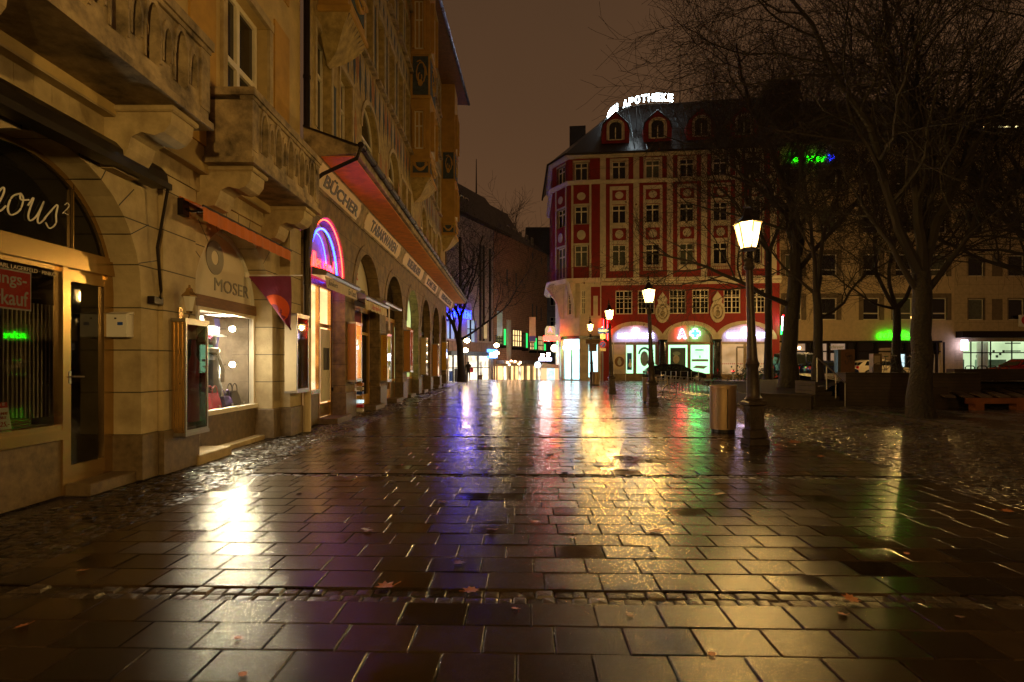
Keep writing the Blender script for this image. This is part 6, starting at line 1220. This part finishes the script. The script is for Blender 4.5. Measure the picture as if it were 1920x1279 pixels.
# ------------------------------------------------------------ bicycles, racks, bollards, bins
def bicycle(x, y, z, rot, label, frame=(.1, .1, .1), lean=.06):
    t = thing('bicycle', label, 'bicycle', (0, 0, 0)); m = pm('frame_' + label[:10], frame, .35, .3, var=.1, bump=0)
    for wx in (-.52, .52):
        b = MB(); c = [(wx + .33 * math.cos(k * math.pi / 12), 0, .34 + .33 * math.sin(k * math.pi / 12)) for k in range(25)]; b.tube(c, .017, 5); w_ = b.build('wheel', M['tyre'], t); b = MB()
        for k in range(10): a = k * math.pi / 5; b.tube([(wx, 0, .34), (wx + .32 * math.cos(a), 0, .34 + .32 * math.sin(a))], .0025, 3)
        b.build('spokes', M['rim'], w_)
    b = MB(); S = (-.14, 0, .86); BB = (-.08, 0, .3); Hd = (.36, 0, .86); 
    for p, q in ((S, BB), (S, Hd), (BB, (.39, 0, .72)), (BB, (-.52, 0, .34)), (S, (-.52, 0, .34)), ((.34, 0, .98), (.52, 0, .34))): b.tube([p, q], .016, 6)
    b.build('frame', m, t); b = MB(); b.tube([(.34, 0, .98), (.3, 0, 1.05)], .014, 6); b.tube([(.2, -.28, 1.04), (.32, -.2, 1.06), (.34, 0, 1.05), (.32, .2, 1.06), (.2, .28, 1.04)], .013, 6); b.build('handlebar', M['steel'], t)
    b = MB(); b.tube([S, (-.16, 0, .98)], .012, 6); b.cbox(-.3, -.02, -.07, .07, .97, 1.02, .02); b.build('saddle', M['black'], t); b = MB(); b.tube([(-.08, -.09, .3), (-.08, .09, .3)], .012, 6); b.tube([(-.08, .09, .3), (.06, .09, .2)], .01, 5); b.tube([(-.08, -.09, .3), (-.22, -.09, .4)], .01, 5); b.build('crank', M['steel'], t)
    t.location = (x, y, z); t.rotation_euler = (lean, 0, rot); return t
bicycle(gx(1232, 24.2), 24.0, 0, R(15), 'bicycle leaning behind the litter bin and the second nearest lamp', (.45, .36, .2), .1)
bicycle(gx(1664, 30), 30, .92, R(5), 'dark bicycle in front of the white car on the terrace'); bicycle(gx(1712, 30.5), 30.5, .92, R(-8), 'dark bicycle partly behind the big foreground trunk')
t = thing('bicycle_rack', 'long steel bicycle rack of repeated hoops between bin and lamp', 'bicycle rack', (9.4, 31, 0))
A0, A1 = Vector((8.9, 35.5, 0)), Vector((9.3, 26.6, 0)); dn = (A1 - A0).normalized(); sd = Vector((dn.y, -dn.x, 0))
for s in (-1, 1): b = MB(); b.tube([A0 + sd * .25 * s + Vector((0, 0, .05)), A1 + sd * .25 * s + Vector((0, 0, .05))], .03, 6); b.build('base_rail', M['steel'], t)
for k in range(18):
    p = A0 + (A1 - A0) * ((k + .5) / 18); hh = .78 if k % 2 else .6; b = MB()
    for o_ in (-.05, .05): q = p + dn * o_; b.tube([q - sd * .25 + Vector((0, 0, .05)), q - sd * .25 + Vector((0, 0, hh)), q - sd * .2 + Vector((0, 0, hh + .06)), q + sd * .2 + Vector((0, 0, hh + .06)), q + sd * .25 + Vector((0, 0, hh)), q + sd * .25 + Vector((0, 0, .05))], .014, 5)
    b.build('hoop', M['steel'], t)
for i, (px, Y, w_) in enumerate(((1244, 39, .3), (1263, 39.3, .35), (1283, 39.6, .5), (1303, 40, .5))):
    x = gx(px, Y); t = thing('cycle_hoop', 'tall square steel cycle hoop beside the black car, %s of four' % ('leftmost', 'second from left', 'third from left', 'rightmost')[i], 'cycle stand', (x, Y, 0), 'steel cycle hoops by the black car'); b = MB(); b.tube([(x - w_ / 2, Y, 0), (x - w_ / 2, Y, 1.0), (x + w_ / 2, Y, 1.0), (x + w_ / 2, Y, 0)], .03, 6); b.build('tube', M['steel'], t)
for px, l in ((1375, 'steel bollard with red light band left of the pharmacy door'), (1395, 'steel bollard in front of the pharmacy door')):
    x = gx(px, 46); t = thing('bollard', l, 'bollard', (x, 46, 0), 'bollards before the pharmacy door'); b = MB(); b.lathe([(.09, 0), (.09, .95), (.1, .96), (.1, 1.02), (.07, 1.05)], (x, 46, 0), 12); b.build('post', M['steel'], t)
    if px == 1375: b = MB(); b.lathe([(.103, .9), (.103, .94)], (x, 46, 0), 12); b.build('light_band', M['nr2'], t)
for i, px in enumerate((1819, 1842, 1860, 1884)):
    x = gx(px, 37); b = MB(); b.tube([(x - .3, 37, .4), (x - .3, 37, 1.3), (x - .2, 37, 1.38), (x + .2, 37, 1.38), (x + .3, 37, 1.3), (x + .3, 37, .4)], .035, 6); tag(b.build('railing_hoop', M['black']), 'black tubular hoop before the bright cafe, %s of four' % ('first from left', 'second from left', 'third from left', 'last on the right')[i], 'hoop', 'black hoops before the cafe')
M['binm'] = pm('perforated_bronze_bin', (.42, .29, .16), .33, .75, var=.12, scale=8, bump=.5, bscale=120, streak=12)
def bin_(x, y, r, h, l):
    t = thing('litter_bin', l, 'litter bin', (x, y, 0), 'cylindrical litter bins by the lamps'); b = MB(); b.lathe([(r * .97, .07), (r * .97, h * .93)], (x, y, 0), 28); b.build('body', M['binm'], t, True)
    b = MB(); b.lathe([(r * .99, h * .93), (r * 1.01, h * .935), (r * 1.01, h * .995), (r * .97, h), (r * .8, h - .02), (r * .78, h - .12)], (x, y, 0), 28); b.build('rim', M['binm'], t, True); b = MB(); b.lathe([(r * .88, -.02), (r * .88, .07)], (x, y, 0), 24); b.build('base', M['black'], t)
    b = MB(); b.box(x - .01, x + .01, y - r * .99, y - r * .95, .1, h * .92); b.build('door_seam', M['black'], t)
bin_(gx(1355.5, 13.2), 13.2, .30, 1.08, 'large cylindrical bronze litter bin beside the nearest lamp'); bin_(gx(1218, 22.6), 22.6, .285, 1.02, 'litter bin partly behind the second nearest lamp'); bin_(gx(1118.5, 40), 40.2, .27, .95, 'smallest litter bin beside the farthest lamp')
# signs on poles
x = gx(1130, 42); t = thing('road_sign', 'grey pole with a blue one way arrow plate above a round no stopping sign', 'road sign', (x, 42, 0)); b = MB(); b.tube([(x, 42, 0), (x, 42, 4.3)], .045, 8); b.build('pole', M['steel'], t)
F = Frame(0, 42, 1, 0, 0, -1); b = MB(F); b.box(x - .35, x + .5, .05, .07, 3.75, 4.15); o = b.build('arrow_plate', M['blu'], t); b = MB(F); b.prism([(x - .3, 3.88), (x + .2, 3.88), (x + .2, 3.8), (x + .46, 3.95), (x + .2, 4.1), (x + .2, 4.02), (x - .3, 4.02)], 'd', .07, .08); b.build('arrow', M['wht'], o)
b = MB(F); b.box(x - .2, x + .2, .05, .07, 3.35, 3.7); b.build('supplementary_plate', M['creamm'], t); b = MB(F); b.disc(x, 2.95, .26, .26, .05, .07, 20); o = b.build('round_plate', M['red'], t); b = MB(F); b.disc(x, 2.95, .2, .2, .07, .075, 20); b.build('blue_field', M['blu'], o)
b = MB(F)
for s in (1, -1): b.prism([(x - .16 * s - .02, 2.79), (x - .16 * s + .02, 2.77), (x + .16 * s + .02, 3.11), (x + .16 * s - .02, 3.13)], 'd', .075, .08 + .001 * s)
b.build('red_cross', M['red'], o); b = MB(F); b.box(x - .22, x + .22, .05, .07, 2.45, 2.66); b.build('lower_plate', M['creamm'], t)
x, y = 5.92, 40.35; t = thing('direction_sign', 'brown street direction plates fixed to the farthest lamp', 'sign', (x, y, 2.6)); F = Frame(0, y, 1, 0, 0, -1)
b = MB(F); b.box(x - .5, x + .5, 0, .05, 2.95, 3.25); b.build('upper_plate', M['wood'], t); b = MB(F); b.box(x - .28, x + .28, 0, .05, 2.4, 2.94); b.build('lower_plate', M['wood'], t)
# ------------------------------------------------------------ a person
def person(x, y, z, label):
    vs = [((0, 0, .92), .15), ((0, 0, 1.15), .14), ((0, 0, 1.38), .16), ((0, 0, 1.5), .06), ((0, .02, 1.62), .095), ((0, .0, 1.7), .08), ((-.19, 0, 1.4), .065), ((-.25, .02, 1.12), .05), ((-.22, .1, .9), .04), ((.19, 0, 1.4), .065), ((.26, .0, 1.12), .05), ((.24, .08, .9), .04), ((-.1, 0, .85), .095), ((-.11, .04, .48), .065), ((-.12, -.02, .08), .045), ((-.12, .12, .04), .04), ((.1, 0, .85), .095), ((.13, -.06, .48), .065), ((.15, -.18, .1), .045), ((.15, -.05, .05), .04)]
    es = [(0, 1), (1, 2), (2, 3), (3, 4), (4, 5), (2, 6), (6, 7), (7, 8), (2, 9), (9, 10), (10, 11), (0, 12), (12, 13), (13, 14), (14, 15), (0, 16), (16, 17), (17, 18), (18, 19)]
    me = bpy.data.meshes.new('person'); me.from_pydata([v for v, r in vs], es, []); o = bpy.data.objects.new('person', me); col.objects.link(o); sk = o.modifiers.new('skin', 'SKIN'); me.skin_vertices[0].data[0].use_root = True
    for i, (v, r) in enumerate(vs): me.skin_vertices[0].data[i].radius = (r, r * .8)
    su = o.modifiers.new('sub', 'SUBSURF'); su.levels = su.render_levels = 2; bpy.context.view_layer.update()
    m2 = bpy.data.meshes.new_from_object(o.evaluated_get(bpy.context.evaluated_depsgraph_get())); o.modifiers.clear(); o.data = m2; m2.materials.clear(); m2.materials.append(pm('dark_clothing_%d' % int(x), (.03, .022, .018), .8)); o.location = (x, y, z); return tag(o, label, 'person')
ps = person(gx(878, 49), 49, -.01, 'person in dark clothes walking past the bright shop beside the lane tree')
b = MB(); b.lathe([(.27, 1.0), (.25, 1.2), (.24, 1.4), (.1, 1.52)], n=12); o = b.build('jacket', pm('brown_jacket', (.07, .04, .025), .8), ps, True) if False else None
# ------------------------------------------------------------ bare trees
def tree(x, y, z, h, r, label, seed, forks=None, lean=(0, 0), th=.28, spread=1.0, dens=1.0, name='bare_tree', lev=4, leaves=0, base=True, side=None, mins=.007):
    rd = random.Random(seed); T_ = thing(name, label, 'tree', (x, y, z), 'bare winter trees round the square'); tb = MB(); cb = MB(); lf = MB()
    def grow(mb, p, d, L, r0, lv):
        n = max(3, int(4 + L * (.9 if lv < 2 else 1.6))) if lv < 3 else 3; pts = [p.copy()]; rs = [r0]; d = d.normalized(); wob = (.10, .24, .30, .34, .36)[min(lv, 4)]
        end = r0 * (.55 if lv == 0 else .22)
        for i in range(n):
            d = (d + Vector((rd.gauss(0, wob), rd.gauss(0, wob), rd.gauss(0, wob * .8))) * .6 + Vector((0, 0, (.0, .07, .05, .03, .02)[min(lv, 4)]))).normalized()
            p = p + d * (L / n); pts.append(p.copy()); rs.append(max(mins * .7, r0 + (end - r0) * (i + 1) / n))
        rs[0] *= (1.3 if lv == 1 else 1); mb.tube(pts, rs, (10, 7, 5, 3, 3)[min(lv, 4)], caps=False); return pts, rs, d
    def kids(pts, rs, L, lv):
        if lv > lev: return
        n = int((0, 9, 11, 11, 9)[lv] * dens + rd.random())
        for k in range(n):
            t = (.18 + .8 * (k + rd.random() * .8) / n) if lv > 1 else (.3 + .7 * (k + .5) / n); i = min(len(pts) - 2, int(t * (len(pts) - 1))); f = t * (len(pts) - 1) - i; p = pts[i].lerp(pts[i + 1], min(1, f)); ax = (pts[i + 1] - pts[i]).normalized()
            a = rd.uniform(0, 6.283); s = ax.cross(Vector((math.cos(a), math.sin(a), .3))).normalized(); ang = rd.uniform(.5, 1.05); d = ax * math.cos(ang) + s * math.sin(ang); l2 = L * rd.uniform(.42, .68) * (1.15 - .45 * t); r2 = max(mins, rs[min(i, len(rs) - 1)] * rd.uniform(.42, .6))
            q, s2, _ = grow(cb, p, d, l2, r2, lv); kids(q, s2, l2, lv + 1)
            if leaves and lv >= 3 and rd.random() < leaves:
                c = q[-1]; e = Vector((rd.gauss(0, 1), rd.gauss(0, 1), rd.gauss(0, .5))).normalized() * .06; e2 = Vector((0, 0, -.12)); lf.face([c, c + e + e2 * .5, c + e2, c - e + e2 * .5])
    o = Vector((x, y, z)); hl = h * th
    n = 7; pts = [o + Vector((lean[0] * (k / n) ** 1.5 * hl, lean[1] * (k / n) * hl, hl * k / n - .05)) + Vector((rd.gauss(0, r * .10), rd.gauss(0, r * .1), 0)) * (k > 0) for k in range(n + 1)]
    rs = [r * (1.32 if k == 0 else 1.13 if k == 1 else 1 - .22 * k / n) for k in range(n + 1)]; tb.tube(pts, rs, 14, caps=False); tb.build('trunk', M['bark'], T_, True)
    top = pts[-1]; dirs = forks or [(rd.uniform(-.5, .5), rd.uniform(-.5, .5), 1) for _ in range(4)]
    for d in dirs:
        sc_ = d[3] if len(d) > 3 else 1; st = d[4] if len(d) > 4 else 1; p0 = pts[min(n, int(st * n))]
        q, s2, _ = grow(cb, p0 - Vector((0, 0, .1)), Vector((d[0] * spread, d[1] * spread, d[2])), (h - hl) * .78 * sc_, rs[-1] * (.62 if (len(d) < 4) else .40), 1 if lev >= 4 else 1)
        kids(q, s2, (h - hl) * .78 * sc_, 2)
    cb.build('crown', M['twig'] if r < .3 else M.setdefault('limb', pm('dark_branch_bark', (.022, .015, .009), .8, var=.4)), T_)
    if lf.f: lf.build('dead_leaves', M['leafd'], T_)
    return T_
tree(gx(1727, 17.3), 17.3, -.02, 17, .31, 'big dark foreground trunk with mossy base right of the handrail', 3, [(-.4, .1, 1.2), (.45, .2, 1.2), (-.15, -.3, 1.4), (.2, .5, 1.3), (.95, .1, .9, .7, .9), (-.85, .1, .75, .5, .9)], th=.26, dens=1.05, leaves=.0)
tree(gx(1478, 26.2), 26.2, .42, 21, .38, 'thick pale plane trunk between the lamp and the handrail', 11, [(-.35, .1, 1.2), (.25, .1, 1.3), (-1.4, -.15, .35, .62, .8), (.8, .2, .8, .7), (-.1, .5, 1.3)], lean=(.06, 0), th=.26, dens=1.0, leaves=.05)
tree(gx(1441, 36.5), 36.5, .3, 25, .25, 'slim dark trunk just left of the plane tree, leaves on its outer twigs', 21, [(-.6, 0, 1.2), (-.25, .2, 1.4), (.3, .1, 1.3), (-.9, 0, .9, .7)], th=.34, dens=.95, leaves=.22)
tree(gx(1534, 24.5), 24.5, .9, 14, .21, 'dark trunk behind the handrail top, one long limb arching right', 31, [(1.5, .1, .5, .8, .8), (-.3, .1, 1.3), (.2, .1, 1.4), (-.9, 0, .9, .6)], th=.27, dens=.95)
tree(gx(1681, 32), 32, .92, 16, .24, 'dark forked trunk just left of the big foreground trunk', 41, [(.8, 0, 1), (-.7, .1, 1.1), (.1, .2, 1.4), (-1.3, 0, .5, .6)], th=.24, dens=.95)
tree(gx(2010, 20), 20, .92, 15, .3, 'tree outside the right edge whose limbs reach into view', 51, [(-1.2, .1, .75, .9), (-.9, 0, 1.1), (-.2, .2, 1.3), (-1.3, .3, .35, .7)], th=.22, dens=1.0)
tree(gx(866, 48.5), 48.5, -.02, 16.5, .34, 'bare plane tree with mottled trunk at the mouth of the lane', 61, [(-.35, .1, 1.2), (.5, .1, 1.1), (1.1, -.1, .75, .85), (-.9, 0, .9, .7), (.1, .2, 1.4)], lean=(-.07, 0), th=.22, dens=.95)
tree(gx(938, 84), 84, -1.5, 29, .4, 'distant bare tree rising behind the brick store roof', 71, [(-.3, .1, 1.3), (.3, .1, 1.3), (.6, 0, 1)], th=.5, dens=.9, lev=3, mins=.02)
# bush by the pharmacy
b = MB(); rd = random.Random(5)
for k in range(900):
    c = Vector((rd.gauss(gx(1420, 42), .9), rd.gauss(42, .5), abs(rd.gauss(.45, .35)) + .1)); e = Vector((rd.gauss(0, 1), rd.gauss(0, 1), rd.gauss(0, 1))).normalized() * .09; f = Vector((rd.gauss(0, 1), rd.gauss(0, 1), rd.gauss(0, 1))).normalized() * .07; b.face([c - e, c - f, c + e, c + f])
tag(b.build('evergreen_bush', pm('dark_bush_leaves', (.02, .035, .015), .5)), 'low dark evergreen bush beside the slim trunk', 'bush')
# ------------------------------------------------------------ fallen leaves
def leafmesh():
    b = MB(); n = 14; pr = [(.0, -.5), (.12, -.32), (.42, -.42), (.30, -.12), (.52, .02), (.30, .14), (.36, .38), (.14, .26), (0, .52)]; P = pr + [(-x, y) for x, y in pr[-2:0:-1]]
    cz = .13; ctr = (0, -.05, .02)
    for a, c in zip(P, P[1:] + P[:1]): b.face([(a[0], a[1], cz * (abs(a[0]) ** 1.3) + .05 * a[1]), (c[0], c[1], cz * (abs(c[0]) ** 1.3) + .05 * c[1]), ctr])
    b.tube([(0, -.45, .0), (.05, -.8, .05)], .012, 3); return b
spots = [(722, 1103, .14, 1), (884, 1110, .12, 1), (1228, 998, .15, 1), (920, 995, .1, 1), (860, 1058, .1, 0), (1005, 980, .09, 1), (1597, 1126, .11, 1), (1580, 1155, .07, 1), (945, 858, .16, 0), (920, 882, .14, 0), (1030, 850, .2, 1), (1060, 886, .14, 0), (1120, 872, .16, 0), (1350, 928, .13, 1), (1160, 790, .2, 0), (1065, 806, .25, 0), (985, 828, .18, 0), (1890, 960, .11, 1), (1538, 787, .16, 1), (1513, 802, .18, 1), (1492, 830, .26, 1), (690, 998, .09, 0), (480, 845, .12, 1), (1085, 862, .2, 0), (830, 943, .1, 1), (1225, 1042, .08, 0), (1075, 1010, .08, 0), (40, 1178, .08, 1), (150, 1073, .07, 1), (735, 905, .08, 0), (1540, 857, .12, 1), (1600, 1135, .06, 0), (1335, 1230, .05, 1), (1180, 1156, .06, 0), (965, 1144, .05, 1), (455, 1268, .05, 1), (1800, 1160, .06, 0), (445, 1200, .05, 1), (1700, 1040, .05, 1), (560, 925, .08, 0), (980, 790, .2, 0), (930, 770, .25, 0), (1010, 765, .25, 0), (1095, 780, .2, 0), (890, 830, .13, 0)]
lm = leafmesh(); proto = {}
for k in (0, 1): o = lm.build('fallen_leaf', M['leaf' if k else 'leafd']); proto[k] = o.data; bpy.data.objects.remove(o)
named = {0: 'large curled orange maple leaf on the cobble strip, nearest the viewer', 2: 'reddish maple leaf lying flat in the golden lamp reflection', 10: 'large red brown leaf in the red sign reflection'}
for i, (px, py, s, k) in enumerate(spots):
    Y = 1707 / (py - 680); o = bpy.data.objects.new('fallen_leaf', proto[k]); col.objects.link(o); o.location = (gx(px, Y), Y, .012); o.scale = (s, s, s * (2.2 if i == 0 else 1.2)); o.rotation_euler = (random.uniform(-.15, .15), random.uniform(-.1, .25), random.uniform(0, 6.28))
    tag(o, named.get(i, 'fallen orange leaf lying on the wet paving' if k else 'fallen brown leaf lying on the wet paving'), 'leaf', 'fallen orange leaves on the wet paving' if k else 'fallen brown leaves on the wet paving')
t = thing('paper_scrap', 'crumpled white scrap of paper on the slabs left of centre', 'litter', (gx(686, 5.3), 5.37, 0)); b = MB(); c = Vector((gx(686, 5.37), 5.37, .02)); rd = random.Random(9)
for k in range(9): v = [c + Vector((rd.gauss(0, .022), rd.gauss(0, .012), abs(rd.gauss(0, .012)))) for _ in range(3)]; b.face(v)
b.build('paper', M['wht'], t)
